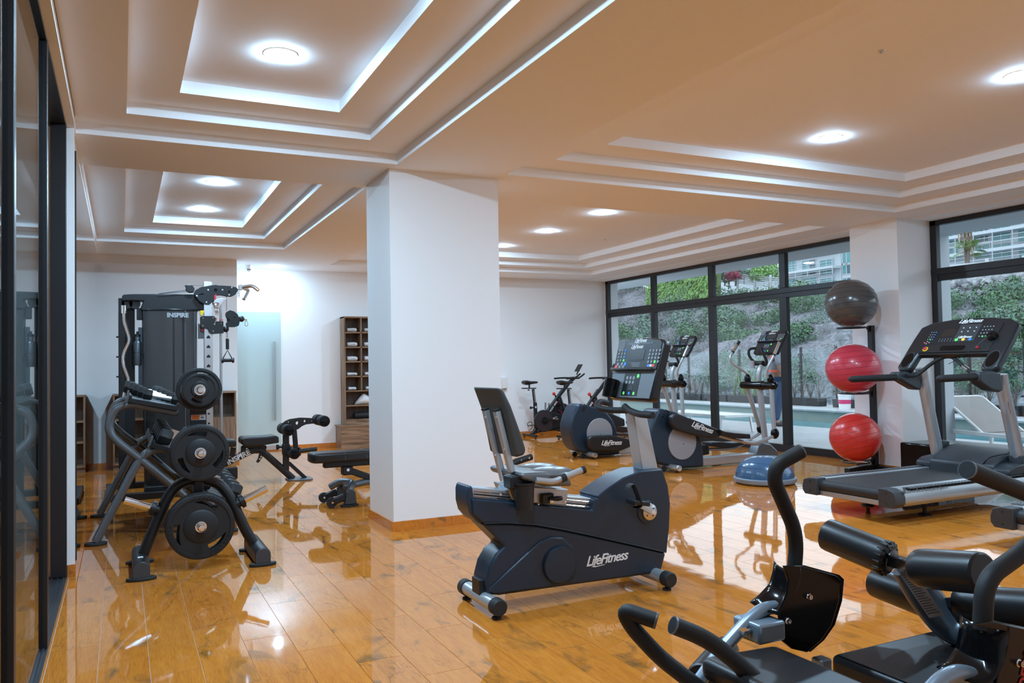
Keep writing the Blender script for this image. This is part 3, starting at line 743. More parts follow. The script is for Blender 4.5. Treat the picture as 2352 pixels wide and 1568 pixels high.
    for u, v in ((-.02, .1), (.72, 1.03)): MB().cyl(Vector(fh[5]).lerp(Vector(fh[6]), u), Vector(fh[5]).lerp(Vector(fh[6]), v), .0200, n=14).build('grip_collar', M_BLKPL, h)
    MB().tube(spline(E3([(1952, 500, 0), (1948, 420, 0), (1956, 370, 0), (1985, 320, 0), (2010, 280, 0), (2030, 240, 0)]), 5), .030, 14).build('console_neck', M_SILV, t)
    for path in ([(1985, 330, 0), (1935, 330, .08), (1880, 282, .15), (1866, 240, .17), (1880, 212, .16), (1925, 205, .12)], [(1985, 330, 0), (1995, 340, -.03), (2010, 318, -.06), (1998, 280, -.06), (1975, 240, -.03), (1962, 205, 0)]):
        MB().tube(spline(E3(path), 5), .0165, 12).build('fixed_handlebar', M_FOAM, t)
    a = E3([(1960, 325, .02)])[0]; MB().cyl((a[0], -.03, a[2]), (a[0], .12, a[2]), .030).build('neck_block', M_BLKPL, t)
    a = E3([(1895, 333, .13)])[0]
    MB().lathe([(.036, -.052), (.040, .045), (.035, .045), (.032, -.04), (0, -.04)], (a[0], .13, a[2]), (0, 0, 1), 22).build('bottle_holder', M_SILV, t)
    a, b2 = E3([(1990, 248, 0)])[0], E3([(2075, 60, 0)])[0]
    console(t, a, Vector(b2)-Vector(a), .44, (Vector(b2)-Vector(a)).length, .05, True, False, M_CONS)
    return t
ncov = FE.side(z5([(1255, 752), (1285, 728), (1330, 735), (1480, 790), (1640, 853), (1652, 882), (1640, 915), (1560, 925), (1420, 895), (1300, 858), (1258, 815)]), -.285)
fcov = FE.side(z5([(1300, 985), (1500, 968), (1555, 980), (1560, 1050), (1500, 1060), (1300, 1040)]), .205)
lp = FE.side(z5([(1497, 836)]), -.285)[0]
elliptical(FE, 'elliptical trainer nearest the treadmill, its pedal arm tilting down to the right', ncov, fcov, None, (lp[0], lp[1], R(-19)))
n1 = FE1.side(z5([(590, 925), (620, 902), (780, 895), (940, 932), (945, 985), (850, 1022), (640, 1022), (600, 990)]), -.285)
f1 = FE1.side(z5([(700, 700), (790, 728), (885, 768), (888, 825), (790, 832), (690, 815)]), .205)
l1 = FE1.side(z5([(775, 957)]), -.285)[0]
elliptical(FE1, 'elliptical trainer partly hidden behind the recumbent bike', n1, f1, None, (l1[0], l1[1], R(-2)))

# ---------------------------------------------------------------- treadmill on the right
FT = Fr((5.18, 4.60, 0))
def z6(pts): return zc(pts, 1820, 700, 3.015)
def zt(pts): return zc(pts, 1860, 960, 7.84)
tm_label = 'silver and black treadmill in front of the right-hand window'
M_BELT = mat('belt', (.020, .020, .022), .55, bump=(500, .2, .001))
M_SIDE_SILV = mat('treadmill_silver', (.44, .47, .50), .30, .6)
M_TREADGREY = mat('treadmill_grey', (.26, .29, .32), .4, .4)
def treadmill_deck(t, L=2.05):
    """deck parts; local x from the rear end; used whole for the treadmill in view and for the corner of the second one"""
    W = .40
    for s_ in (-1, 1):
        ya, yb = (-W-.02, -W+.09) if s_ < 0 else (W-.09, W+.02)
        pr = [(W+.025, .13), (W+.05, .16), (W+.052, .20), (W+.035, .245), (W-.02, .262), (W-.10, .262), (W-.10, .13)]
        MB().prism([(s_*a, b) for a, b in pr], 'x', .10, L).build('side_frame', M_SIDE_SILV, t, .004)
        ec = MB().prism([(s_*(a+.004 if a > W else a), b+.004 if b > .2 else b-.004) for a, b in pr], 'x', -.01, .10).build('end_cap', M_GUN if False else mat('end_cap_grey', (.035, .040, .047), .5), t, .006)
        for z in (.155, .235): MB().lathe([(.006, 0), (.006, .002)], (-.011, s_*(W-.03), z), (-1, 0, 0), 8).build('cap_screw', M_BLACK, ec)
        gs = MB().box(.16, L-.35, s_*W-.05, s_*W+.02, .262, .266).build('foot_strip', M_BLKPL, t, .001)
        for i in range(34):
            for j in range(2):
                MB().lathe([(.008, 0), (.006, .0025)], (.20+i*.040+.02*j, s_*W-.032+.034*j, .266), (0, 0, 1), 6).build('grip_stud', M_TREADGREY, gs)
    pts = []
    for k in range(9):
        a = math.pi/2+math.pi*k/8; pts.append((.06+.045*math.cos(a), .205+.045*math.sin(a)))
    MB().prism([(L-.3, .250)]+pts+[(L-.3, .160)], 'y', -W+.10, W-.10).build('running_belt', M_BELT, t)
    MB().box(.03, .07, -W+.02, W-.02, .125, .165).build('rear_crossbar', M_SIDE_SILV, t, .003)
    for s_ in (-1, 1):
        f = MB().lathe([(.05, 0), (.05, .012), (.018, .02), (.014, .05), (.022, .08), (.022, .135)], (.55, s_*.27, 0), (0, 0, 1), 20).build('levelling_foot', M_RUB, t)
t = thing('treadmill', tm_label, 'treadmill', FT.o)
treadmill_deck(t)
T = lambda pts, y: FT.side(z6(pts), y)
T3 = lambda pts: [(lambda q: (q[0], p[2], q[1]))(T([p[:2]], p[2])[0]) for p in pts]
lo = T([(925, 1278)], -.452)[0]
text('Flexdeck Shock absorption System', .036, mat('grey_print', (.12, .13, .15), .5), t, basis((lo[0], -.4535, lo[1]), (1, 0, 0), (0, .18, 1)), 'deck_lettering', shear=.15)
p = T([(775, 1288)], -.452)[0]; MB().box(p[0]-.012, p[0]+.012, -.4535, -.4520, p[1]-.022, p[1]+.022).build('deck_emblem', mat('grey_print'), t)
# motor hood
hood = [(945, 1065), (975, 1030), (1080, 965), (1160, 945), (1480, 950), (1700, 960), (1700, 1140), (950, 1092)]
hd = T(hood, .33)
hs = [(1.38, .262), (1.38, .330), (1.45, .377), (1.655, .45), (1.82, .467), (2.10, .44), (2.20, .36), (2.20, .15), (2.0, .13), (1.38, .15)]
M_HOOD = mat('hood_grey', (.030, .035, .042), .42)
H_ = MB().prism(hs, 'y', -.30, .30).build('motor_hood', M_HOOD, t, .02, 3)
for s_ in (-1, 1):
    MB().prism([(1.38, .262), (1.38, .31), (1.46, .345), (1.65, .36), (1.95, .33), (1.95, .262)], 'y', s_*.36-.075, s_*.36+.075).build('upright_boot', M_HOOD, t, .015, 3)
# uprights
for s_ in (-1, 1):
    yy = s_*.37
    if s_ > 0: pts = [(1010, 1050, yy), (960, 800, yy), (905, 520, yy), (890, 440, yy)]
    else: pts = [(1580, 1140, yy), (1530, 900, yy), (1460, 590, yy), (1440, 480, yy)]
    q = T3(pts)
    u = MB().tube(q, [.050, .048, .046, .046], 18, flat=(.75, 1.25)).build('upright', M_SIDE_SILV, t)
    if s_ < 0:
        a, b_ = T3([(1512, 640, yy-.05)])[0], T3([(1572, 890, yy-.05)])[0]
        ex = Vector(b_)-Vector(a); c = (Vector(a)+Vector(b_))/2
        logo(u, (c.x+.012, c.y+.012, c.z), ex, Vector((0, -.75, 0)).cross(ex)*-1 if False else Vector((ex.z, 0, -ex.x))*-1, .105, mat('grey_print'))
    bk = T3([((1020 if s_ > 0 else 1560), (985 if s_ > 0 else 1090), yy)])[0]
    MB().bar((bk[0]-.03, yy, bk[2]+.02), (bk[0]+.06, yy, bk[2]+.02), .12, .09).build('upright_collar', M_HOOD, t, .01)
# arms: handrails
for s_ in (-1, 1):
    yy = s_*.40
    if s_ > 0: r = [(400, 515, yy), (740, 500, yy)]; w_ = [(735, 465), (840, 458), (890, 470), (897, 590), (860, 585), (800, 550), (760, 525), (735, 520)]
    else: r = [(1010, 512, yy), (1300, 495, yy)]; w_ = [(1298, 465), (1390, 455), (1445, 465), (1468, 590), (1440, 605), (1380, 590), (1320, 550), (1298, 525)]
    q = [Vector(p) for p in T3(r)]; e = (q[1]-q[0]).normalized()
    MB().tube([q[0]+e*.0, q[0]+e*.008, q[0]+e*.025, q[1], q[1]+e*.03], [.010, .024, .030, .033, .030], 16, flat=(1.15, .95)).build('handrail_grip', M_FOAM, t)
    MB().prism(T(w_, yy-.05), 'y', yy-.05, yy+.05).build('handrail_bracket', M_HOOD, t, .018, 3)
cb = T3([(790, 490, .33), (860, 485, .31), (960, 410, .22), (1040, 365, .12), (1100, 360, .05), (1140, 385, -.02), (1190, 430, -.12), (1235, 462, -.22), (1300, 470, -.34)])
hb = MB().tube(spline(cb, 5), .0165, 12).build('crossbar_handle', M_FOAM, t)
a, b_ = Vector(cb[6]), Vector(cb[7]); MB().cyl(a.lerp(b_, -.1), a.lerp(b_, .7), .0185).build('pulse_sensor', M_STEEL, hb)
# console: slab leaning towards the runner
cl = T3([(1095, 345, 0), (1240, 88, 0)])
o_ = Vector((cl[0][0], 0, cl[0][2])); tp = Vector((cl[1][0], 0, cl[1][2])); ev = (tp-o_).normalized(); Hc = (tp-o_).length
eu = Vector((0, -1, 0)); en = eu.cross(ev); Wc = .90
P = lambda u, v, d=0.0: o_+eu*(u*Wc)+ev*(v*Hc)+en*d
def slab(name, pts, d0, d1, m, pr, bev=.004):
    n = len(pts); b = MB(); vs = [P(u, v, d0) for u, v in pts]+[P(u, v, d1) for u, v in pts]
    b.add(vs, [tuple(range(n))[::-1], tuple(range(n, 2*n))]+[(i, (i+1) % n, (i+1) % n+n, i+n) for i in range(n)])
    return b.build(name, m, pr, bev)
C_ = slab('console_housing', [(-.36, .04), (.36, .04), (.365, -.33), (.40, -.40), (.48, -.40), (.52, -.30), (.515, .45), (.505, .80), (.40, .93), (.2, .99), (0, 1.0), (-.2, .99), (-.40, .93), (-.505, .80), (-.515, .45), (-.52, -.30), (-.48, -.40), (-.40, -.40), (-.365, -.33)], -.07, 0, M_CONS, t, .018)
slab('console_panel', [(-.36, .07), (.36, .07), (.37, .80), (.2, .94), (-.2, .94), (-.37, .80)], 0, .005, M_CONS, C_, .002)
slab('lower_panel', [(-.36, .06), (.36, .06), (.36, .26), (-.36, .26)], .005, .007, M_BLKPL, C_, .002)
slab('screen', [(-.21, .50), (-.07, .50), (-.07, .69), (-.21, .69)], .005, .0065, mat('amber_lcd', (.030, .024, .022), .25), C_, .001)
slab('centre_panel', [(-.06, .34), (.16, .34), (.16, .80), (-.06, .80)], .005, .0065, M_LCD, C_, .001)
slab('tray_slot', [(-.13, .10), (.10, .10), (.12, .17), (.10, .23), (-.13, .23), (-.15, .17)], .007, .009, M_GLOSSBLK, C_, .003)
logo(C_, P(.02, .89, .006), eu, ev, .060); logo(C_, P(.05, .455, .0075), eu, ev, .036)
def dot(u, v, m, r, nm='key', d=.0065, h=.004): MB().lathe([(r, 0), (r, h), (r*.6, h*1.5)], P(u, v, d), en, 12).build(nm, m, C_)
M_AMB = mat('amber_key', (.8, .4, .02), .4, emit=(1, .5, .05), est=.7)
dot(-.02, .385, M_KEYG, .014); dot(.05, .385, M_AMB, .014); dot(.12, .385, M_KEYB, .014)
for i in range(3):
    for j in (.60, .70): dot(-.01+.065*i, j, M_WHITEINK, .006)
for i in range(4):
    for j in range(4): dot(.20+.03*i, .45+.085*j, M_KEYG if (i, j) == (1, 0) else M_KEYW, .0065)
for i in range(3):
    for j in range(4): dot(-.335+.025*i, .42+.065*j, (M_KEYG if (i, j) == (1, 0) else M_KEYB if i == 2 else M_KEYW), .005)
for u, v, m in ((-.35, .33, M_KEYR), (-.325, .36, M_KEYW), (-.30, .33, M_KEYW), (-.325, .30, M_KEYW)): dot(u, v, m, .007)
for i in range(5): dot(-.20+.03*i, .36, M_KEYW, .004); dot(-.20+.03*i, .41, M_KEYW, .004)
dot(-.30, .15, M_YEL, .026, 'stop_button_ring'); dot(-.30, .15, M_RED, .017, 'stop_button', .011, .010)
dot(.245, .15, M_RED, .012, 'safety_key', .007, .010)
fan = MB().lathe([(.042, 0), (.045, .02), (.036, .032), (.010, .034)], P(.335, .43, .004), en, 24).build('fan_dial', M_GLOSSBLK, C_)
for s_ in (-1, 1):
    slab('cup_well', [(s_*(.44+.055*math.cos(2*math.pi*k/20)), -.13+.20*math.sin(2*math.pi*k/20)) for k in range(20)][::(1 if s_ > 0 else -1)], -.01, .002, M_GLOSSBLK, C_, .001)
    slab('cup_rim', [(s_*(.44+.062*math.cos(2*math.pi*k/20)), -.13+.23*math.sin(2*math.pi*k/20)) for k in range(20)][::(1 if s_ > 0 else -1)], -.02, .0012, M_HOOD, C_, .002)
cord = [P(.335, .40, .04), P(.30, .25, .05), P(.25, .05, .05), P(.18, -.10, .04), P(.08, -.16, .0), P(-.02, -.14, -.05)]
MB().tube(spline(cord, 6), .0025, 6).build('fan_cord', M_BLACK, t)
cb2 = T3([(1320, 1100, -.2), (1360, 1060, -.25), (1430, 1040, -.28), (1490, 1030, -.33)])
MB().tube(spline(cb2, 6), .006, 8).build('power_cord', M_BLACK, t)

# rear corner of the next treadmill, cut by the right edge
t2 = copy_tree(t); t2.location = (5.18, 2.97, 0)
tag(t2, 'second treadmill, only the dark rear end cap showing at the right edge', 'treadmill')

# ---------------------------------------------------------------- two spin bikes by the back wall
FSB = Fr((6.20, 12.20, 0))
def zF(pts): return zc(pts, 1100, 860, 7.35)
def spin_bike(loc, label):
    t = thing('spin_bike', label, 'exercise bike', loc, 0, 'spin bikes by the back wall')
    def S(pts, y=0, f=zF): return [(a, .065+b*.932) for a, b in FSB.side(f(pts), y)]
    def S3(pts, f=zF): return [(lambda q: (q[0], p[2], q[1]))(S([p[:2]], p[2], f)[0]) for p in pts]
    b0 = S([(862, 1092)])[0]; bx = b0[0]
    for x in (bx, bx+1.02):
        bar = MB().bar((x, -.25, .045), (x, .25, .045), .055, .035).build('stabiliser', M_BLACK, t, .012)
        for s_ in (-1, 1): MB().lathe([(.022, 0), (.022, .01), (.008, .012), (.008, .03)], (x, s_*.21, 0), (0, 0, 1), 12).build('levelling_foot', M_RUB, bar)
    MB().tube(spline([(bx, 0, .055), (bx+.20, 0, .10), (bx+.5, 0, .115), (bx+.85, 0, .095), (bx+1.02, 0, .055)], 5), .020, 10, flat=(1.2, .8)).build('base_beam', M_BLACK, t)
    MB().tube(S3([(895, 1075, 0), (975, 970, 0), (1140, 690, 0), (1420, 270, 0)]), [.026, .034, .030, .030], 12, flat=(.9, 1.25)).build('main_frame', M_BLACK, t)
    a, b_ = Vector(S3([(1215, 640, -.03)])[0]), Vector(S3([(1300, 505, -.03)])[0]); e = b_-a
    text('BODY BIKE', .045, M_WHITEINK, t, basis((a+b_)/2+Vector((0, -.003, 0)), e, (-e.z, 0, e.x)), 'frame_lettering', bold=.001)
    c = Vector(S3([(1305, 500, -.03)])[0]); MB().bar(c-e.normalized()*.03, c+e.normalized()*.03, .004, .028).build('red_mark', M_RED, t)
    sl = S3([(965, 970, 0), (948, 500, 0)]); MB().tube(sl, .034, 12).build('seat_tube', M_BLACK, t)
    sp = S3([(945, 520, 0), (915, 255, 0)]); po = MB().tube(sp, .025, 12).build('seat_post', M_BLKPL, t)
    for k in range(11):
        v = Vector(sp[0]).lerp(Vector(sp[1]), .12+.075*k); MB().box(v.x-.009, v.x+.009, v.y-.0265, v.y-.024, v.z-.0025, v.z+.0025).build('height_mark', M_WHITEINK, po)
    v = Vector(S3([(960, 580, -.035)])[0]); MB().box(v.x-.012, v.x+.012, v.y-.002, v.y, v.z-.016, v.z+.016).build('frame_badge', M_WHITEINK, t)
    v = Vector(S3([(890, 590, 0)])[0]); MB().lathe([(.012, 0), (.012, .03), (.024, .035), (.024, .055), (.015, .06)], (v.x+.03, 0, v.z), (-1, 0, 0), 16).build('height_knob', M_BLKPL, t)
    q = S3([(725, 240, 0), (962, 240, 0)]); MB().bar(q[0], q[1], .040, .018).build('seat_slider', M_BLACK, t, .004)
    v = Vector(S3([(840, 270, 0)])[0]); MB().lathe([(.018, 0), (.018, .02)], (v.x, 0, v.z-.01), (0, 0, 1), 12).build('slider_knob', M_BLKPL, t)
    v = Vector(S3([(850, 200, 0)])[0]); MB().cyl((v.x, 0, v.z-.04), (v.x, 0, v.z+.03), .014, n=12).build('saddle_clamp', M_BLACK, t)
    s0, s1 = S([(738, 140)])[0], S([(992, 150)])[0]; L = s1[0]-s0[0]; z = s0[1]
    rings = []
    for u, w_, h, dz in ((0, .05, .010, .012), (.06, .085, .030, .008), (.25, .095, .038, .004), (.45, .070, .030, .0), (.7, .040, .022, .002), (.93, .028, .018, .004), (1, .012, .008, .002)):
        rings.append([Vector((s0[0]+u*L, w_*math.cos(2*math.pi*k/14), z+dz+h*math.sin(2*math.pi*k/14)*(1 if math.sin(2*math.pi*k/14) > 0 else 1.2))) for k in range(14)])
    MB().loft(rings).build('saddle', M_VINYL, t)
    # drive
    c = S([(1095, 830)], -.05)[0]; d = S([(1415, 800)], -.05)[0]
    pol = [(c[0]+.19*math.cos(R(a)), c[1]+.19*math.sin(R(a))) for a in range(62, 300, 14)]+[(d[0]+.085*math.cos(R(a)), d[1]+.085*math.sin(R(a))) for a in range(-70, 80, 15)]
    g = MB().prism(pol, 'y', -.075, -.035).build('belt_guard', M_BLKPL, t, .010, 3)
    MB().lathe([(.175, 0), (.175, .006), (.066, .008), (.066, .001)], (c[0], -.0755, c[1]), (0, -1, 0), 36, cap=False).build('guard_disc', mat('plum_grey_disc', (.035, .024, .028), .5), g)
    MB().lathe([(.022, 0), (.022, .05)], (c[0], -.075, c[1]), (0, -1, 0), 16).build('crank_boss', M_BLACK, g)
    fw = MB().lathe([(.03, -.02), (.245, -.018), (.25, 0), (.245, .018), (.03, .02)], (d[0]+.01, 0.03, d[1]+.03), (0, 1, 0), 44).build('flywheel', M_BLACK, t)
    v = S3([(1345, 635, .0), (1425, 710, .0)]); MB().bar(v[0], v[1], .004, .012).build('flywheel_stripe', M_RED, t)
    MB().tube(S3([(1365, 385, -.05), (1420, 560, -.06), (1475, 760, -.06)]), .022, 10).build('fork_leg', M_BLACK, t)
    MB().tube([(p[0], .09, p[2]) for p in S3([(1365, 385, -.05), (1420, 560, -.06), (1475, 760, -.06)])], .022, 10).build('fork_leg', M_BLACK, t)
    MB().ell((d[0]-.04, 0.03, d[1]+.28), .07, .05, .07, 14, 8).build('brake_housing', M_BLKPL, t)
    w0 = S3([(1090, 835, -.12), (1275, 770, -.12)]); MB().tube(w0, [.012, .010], 8).build('crank_arm', M_BLACK, t)
    w1 = S3([(1275, 775, -.19)])[0]
    for dx, dz_, yy in ((0, 0, -.19), (.03, -.02, -.16)): pdl = MB().obox((w1[0]+dx, yy, w1[2]+dz_), (.085, .07, .022), Matrix.Rotation(R(-25+30*(dx > 0)), 3, 'Y')).build('pedal', M_STEEL, t, .006)
    w2 = S3([(870, 910, .14)])[0]; MB().tube([(c[0], .08, c[1]), (w2[0]+.04, .10, w2[2])], .011, 8).build('crank_arm', M_BLACK, t)
    pdl = MB().obox((w2[0], .15, w2[2]), (.085, .08, .02)).build('pedal', M_STEEL, t, .005)
    MB().tube(spline([(w2[0]-.04, .13, w2[2]-.03), (w2[0]-.05, .15, w2[2]+.03), (w2[0], .15, w2[2]+.06), (w2[0]+.04, .15, w2[2]+.03), (w2[0]+.03, .15, w2[2]-.05), (w2[0]-.03, .14, w2[2]-.09)], 4), .006, 6).build('toe_cage', M_BLACK, pdl)
    bc = S3([(1160, 570, -.01)])[0]
    for k in range(3): MB().tube([(bc[0]-.04, -.03+.02*k, bc[2]+.07), (bc[0]-.045, -.03+.02*k, bc[2]-.04), (bc[0]+.02, -.03+.02*k, bc[2]-.07), (bc[0]+.03, -.03+.02*k, bc[2]+.06)], .004, 6).build('bottle_cage', M_BLACK, t)
    k0 = S3([(1310, 400, 0), (1275, 352, 0)]); e = (Vector(k0[1])-Vector(k0[0])).normalized()
    MB().cyl(k0[0], k0[1], .012, n=10).build('resistance_stem', M_BLACK, t)
    MB().lathe([(.016, -.01), (.026, .005), (.028, .03), (.018, .042)], k0[1], e, 16).build('resistance_knob', mat('bright_red', (.75, .03, .04), .3), t)
    # head and bars (measured on the second crop)
    hd = S3([(385, 560, 0), (440, 480, 0), (480, 440, 0)], z5); MB().tube(hd, .027, 12, flat=(.9, 1.2)).build('handlebar_post', M_BLACK, t)
    for s_ in (-1, 1):
        MB().tube(spline([(hd[2][0]-.02, 0, hd[2][2]), (hd[2][0]-.03, s_*.10, hd[2][2]), (hd[2][0]-.02, s_*.20, hd[2][2]), (hd[2][0]-.16, s_*.22, hd[2][2]+.0), (hd[2][0]-.28, s_*.21, hd[2][2]-.005)], 5), .016, 10).build('handlebar', M_FOAM, t)
        MB().tube(spline([(hd[2][0]-.02, s_*.06, hd[2][2]), (hd[2][0]+.07, s_*.07, hd[2][2]+.01), (hd[2][0]+.17, s_*.07, hd[2][2]+.07)], 5), .014, 10).build('bar_horn', M_FOAM, t)
    MB().box(hd[2][0]-.06, hd[2][0]+.05, -.05, .05, hd[2][2]-.02, hd[2][2]+.02).build('bar_clamp', M_BLACK, t, .01)
    q = S([(485, 378), (520, 385), (556, 325), (514, 322)], -.09, z5)
    tb = S3([(500, 385, 0), (530, 325, 0)], z5); hh = Vector(tb[1])-Vector(tb[0])
    tab = MB().bar(Vector(tb[0]), Vector(tb[1]), .15, .014, up=(-1, 0, .5)).build('tablet_holder', M_BLKPL, t, .004)
    MB().tube(S3([(500, 410, 0), (515, 380, 0)], z5), .012, 8).build('holder_stem', M_BLACK, tab)
    return t
spin_bike((6.20, 12.20, 0), 'black spin bike farthest left, close to the back wall corner')
spin_bike((6.49, 11.50, 0), 'black spin bike standing between the far one and the ellipticals')

# ---------------------------------------------------------------- half-dome balance trainer
t = thing('balance_dome', 'blue half-dome balance trainer on a grey platform', 'balance trainer', (5.91, 6.28, 0))
M_DOME = mat('blue_rubber', (.045, .12, .23), .22, coat=.3)
M_PLAT = mat('grey_blue_plastic', (.22, .26, .31), .5)
MB().lathe([(.02, .0), (.27, .0), (.305, .02), (.312, .045), (.312, .058), (.300, .066), (.20, .066)], n=56).build('platform', M_PLAT, t)
pr_ = [(.292*math.cos(R(a))**.75 if a < 89 else 0.002, .060+.215*math.sin(R(a))) for a in range(0, 91, 6)]
dm = MB().lathe(pr_, n=56).build('dome', M_DOME, t)
for a in (16, 32, 48): MB().tube([((.2925*math.cos(R(a))**.75)*math.cos(R(k)), (.2925*math.cos(R(a))**.75)*math.sin(R(k)), .0605+.215*math.sin(R(a))) for k in range(0, 360, 8)], .0022, 6, closed=True).build('dome_ring', M_DOME, dm)
MB().box(.255, .325, -.04, .04, .012, .04).build('platform_grip', M_BLKPL, t, .006)

# ---------------------------------------------------------------- ball rack with three stability balls
bx, by = 7.545, 6.30
t = thing('ball_rack', 'black steel post rack holding three stability balls', 'ball rack', (bx, by, 0))
MB().box(-.028, .028, -.028, .028, 0, 1.62).build('post', M_BLACK, t, .003)
MB().prism([(-.44, .005), (-.44, .06), (-.2, .075), (.03, .075), (.03, .005)], 'y', -.035, .035).build('base_foot', M_BLACK, t, .003)
MB().box(-.04, .03, -.22, .22, .005, .06).build('base_cross', M_BLACK, t, .003)
for z, r in ((1.595, .15), (.872, .15), (.122, .145)):
    MB().bar((-.03, 0, z+.012), (-.17, 0, z-.002), .03, .012).build('arm', M_BLACK, t)
    MB().prism([(-.028, z+.01), (-.08, z+.004), (-.028, z-.05)], 'y', -.008, .008).build('arm_gusset', M_BLACK, t)
    MB().tube([(-.30+r*math.cos(R(k)), r*math.sin(R(k)), z-.002) for k in range(0, 360, 10)], .008, 8, closed=True).build('ball_ring', M_BLACK, t)
def ball(zc_, r, rz, col, name, label, gl, ax):
    m = mat(name, col, gl, coat=.25)
    t = thing('stability_ball', label, 'exercise ball', (bx-.30, by+.09*0, zc_), 0, 'stability balls on the rack')
    b = MB().ell((0, 0, 0), r, r, rz, 56, 32).build('ball_skin', m, t)
    md_ = mat(name+'_seam', tuple(q*.6 for q in col), .4)
    A = Vector(ax).normalized(); e1 = A.orthogonal().normalized(); e2 = A.cross(e1)
    for k in range(-6, 7):
        hgt = k*.062*r/.28; rr = math.sqrt(max(r*r-hgt*hgt, 0))
        pts = []
        for q in range(0, 360, 8):
            p = A*hgt+(e1*math.cos(R(q))+e2*math.sin(R(q)))*rr; p.z *= rz/r; pts.append(p*1.001)
        MB().tube(pts, .0020, 5, closed=True).build('seam_ridge', md_, b)
    MB().lathe([(.012, 0), (.010, .006)], (A*r*-1)*.99, -A, 12).build('air_plug', m, b)
ball(1.860, .275, .264, (.085, .080, .078), 'grey_ball', 'dark grey stability ball on the top arm of the rack', .22, (.15, .2, 1))
ball(1.145, .288, .268, (.62, .045, .075), 'pink_red_ball', 'pinkish red stability ball on the middle arm of the rack', .30, (-.05, .1, 1))
ball(.392, .268, .264, (.66, .035, .028), 'orange_red_ball', 'bright red stability ball on the lowest arm of the rack', .30, (-.12, .25, 1))

# black speaker cabinet between pillar and treadmill
t = thing('subwoofer', 'glossy black subwoofer cabinet on the floor beside the window pillar', 'speaker', (7.72, 5.66, 0))
MB().box(-.30, .30, -.20, .22, .012, .36).build('cabinet', M_GLOSSBLK, t, .02, 3)
MB().box(-.14, -.07, -.206, -.198, .12, .27).build('bass_port_rim', M_GUN, t, .006)
MB().box(-.128, -.082, -.2075, -.205, .13, .26).build('bass_port', M_BLACK, t)
for sx in (-1, 1):
    for sy in (-1, 1): MB().lathe([(.02, 0), (.02, .014)], (sx*.25, sy*.16+.01, 0), (0, 0, 1), 12).build('foot', M_RUB, t)

# ---------------------------------------------------------------- ab crunch bench in the near right corner
FA = Fr((1.62, 1.365, 0))
def zA(pts): return zc(pts, 1400, 1020, 2.861)
def zB(pts): return zc(pts, 1860, 1040, 2.97)
A3 = lambda pts, f: [(lambda q: (q[0], p[2], q[1]))(FA.side(f([p[:2]]), p[2])[0]) for p in pts]
ab = thing('ab_crunch_bench', 'black ab crunch bench with foam handles and rollers in the near right corner', 'ab bench', FA.o)
M_BLUESIL = mat('blue_silver_paint', (.26, .33, .40), .30, .45)
M_SLATE = mat('slate_paint', (.10, .13, .16), .32, .4)
def foam(pts, r=.0195, rad=.06, nm='foam_handle', endcap=True):
    p = fillet(pts, rad, 7); o = MB().tube(p, r, 20).build(nm, M_FOAM, ab)
    if endcap:
        a, b_ = Vector(p[-1]), (Vector(p[-1])-Vector(p[-2])).normalized()
        MB().lathe([(r*1.02, -.004), (r*1.02, .0006), (r*.95, .0006)], a, b_, 24).build('cap_rim', M_GUN, o)
        MB().lathe([(r*.93, 0), (r*.90, .0012)], a, b_, 24).build('end_cap', M_BLKPL, o)
    return o
# far arm
foam(A3([(1213, 850, .255), (1232, 590, .255), (1080, 240, .255), (1098, 135, .25), (1262, 45, .235)], zA))
def shroud(y, pl, sl, bolts, f):
    s = MB().prism(FA.side(f(pl), y-.045), 'y', y-.045, y-.036).build('pivot_plate', M_GLOSSBLK, ab, .002)
    MB().prism(FA.side(f([(a+14, b-6) for a, b in pl]), y+.05), 'y', y+.045, y+.054).build('pivot_plate', M_GLOSSBLK, ab, .002)
    # saddle-shaped sleeve: sheet swept between the plates
    rows = []
    for (a, b, c) in sl:
        ring = []
        pa = A3([(a[0], a[1], y+.05), (b[0], b[1], y+.0), (c[0], c[1], y-.045)], f)
        va, vb, vc = [Vector(q) for q in pa]
        for k in range(9):
            t_ = k/8; ring.append(va*(1-t_)**2+vb*2*t_*(1-t_)+vc*t_*t_)
        rows.append(ring)
    b_ = MB(); n = 9
    b_.add([p for r_ in rows for p in r_], [(i*n+j, i*n+j+1, (i+1)*n+j+1, (i+1)*n+j) for i in range(len(rows)-1) for j in range(n-1)])
    o = b_.build('pivot_sleeve', M_GLOSSBLK, ab)
    m_ = o.modifiers.new('solid', 'SOLIDIFY'); m_.thickness = .003
    for bx_, bz in bolts:
        q = A3([(bx_, bz, y-.048)], f)[0]
        MB().lathe([(.0085, 0), (.0085, .004), (.006, .005), (.006, .012), (.004, .012), (.004, .008)], (q[0], y-.045, q[2]), (0, -1, 0), 14).build('bolt', M_CHROME, ab)
shroud(.255, [(1150, 800), (1258, 798), (1490, 862), (1520, 890), (1508, 1030), (1460, 1190), (1390, 1290), (1300, 1368), (1200, 1345), (1145, 1300), (1115, 1110), (1170, 990), (1180, 900)],
       [((1085, 770), (1150, 850), (1258, 805)), ((1078, 830), (1165, 920), (1255, 900)), ((1050, 920), (1150, 1010), (1215, 1000)), ((985, 990), (1080, 1080), (1150, 1090)), ((922, 1040), (985, 1085), (1108, 1125))],
       [(1308, 1000), (1170, 1160)], zA)
MB().tube(fillet(A3([(1090, 1070, .255), (1010, 1080, .255), (920, 1150, .255), (745, 1340, .255), (560, 1600, .255)], zA), .05, 6), .0175, 16).build('bent_tube', M_BLUESIL, ab)
q = A3([(1055, 1245, .20)], zA)[0]
MB().box(q[0]-.035, q[0]+.055, .20, .30, q[2]-.026, q[2]+.026).build('clamp_block', M_BLUESIL, ab, .008)
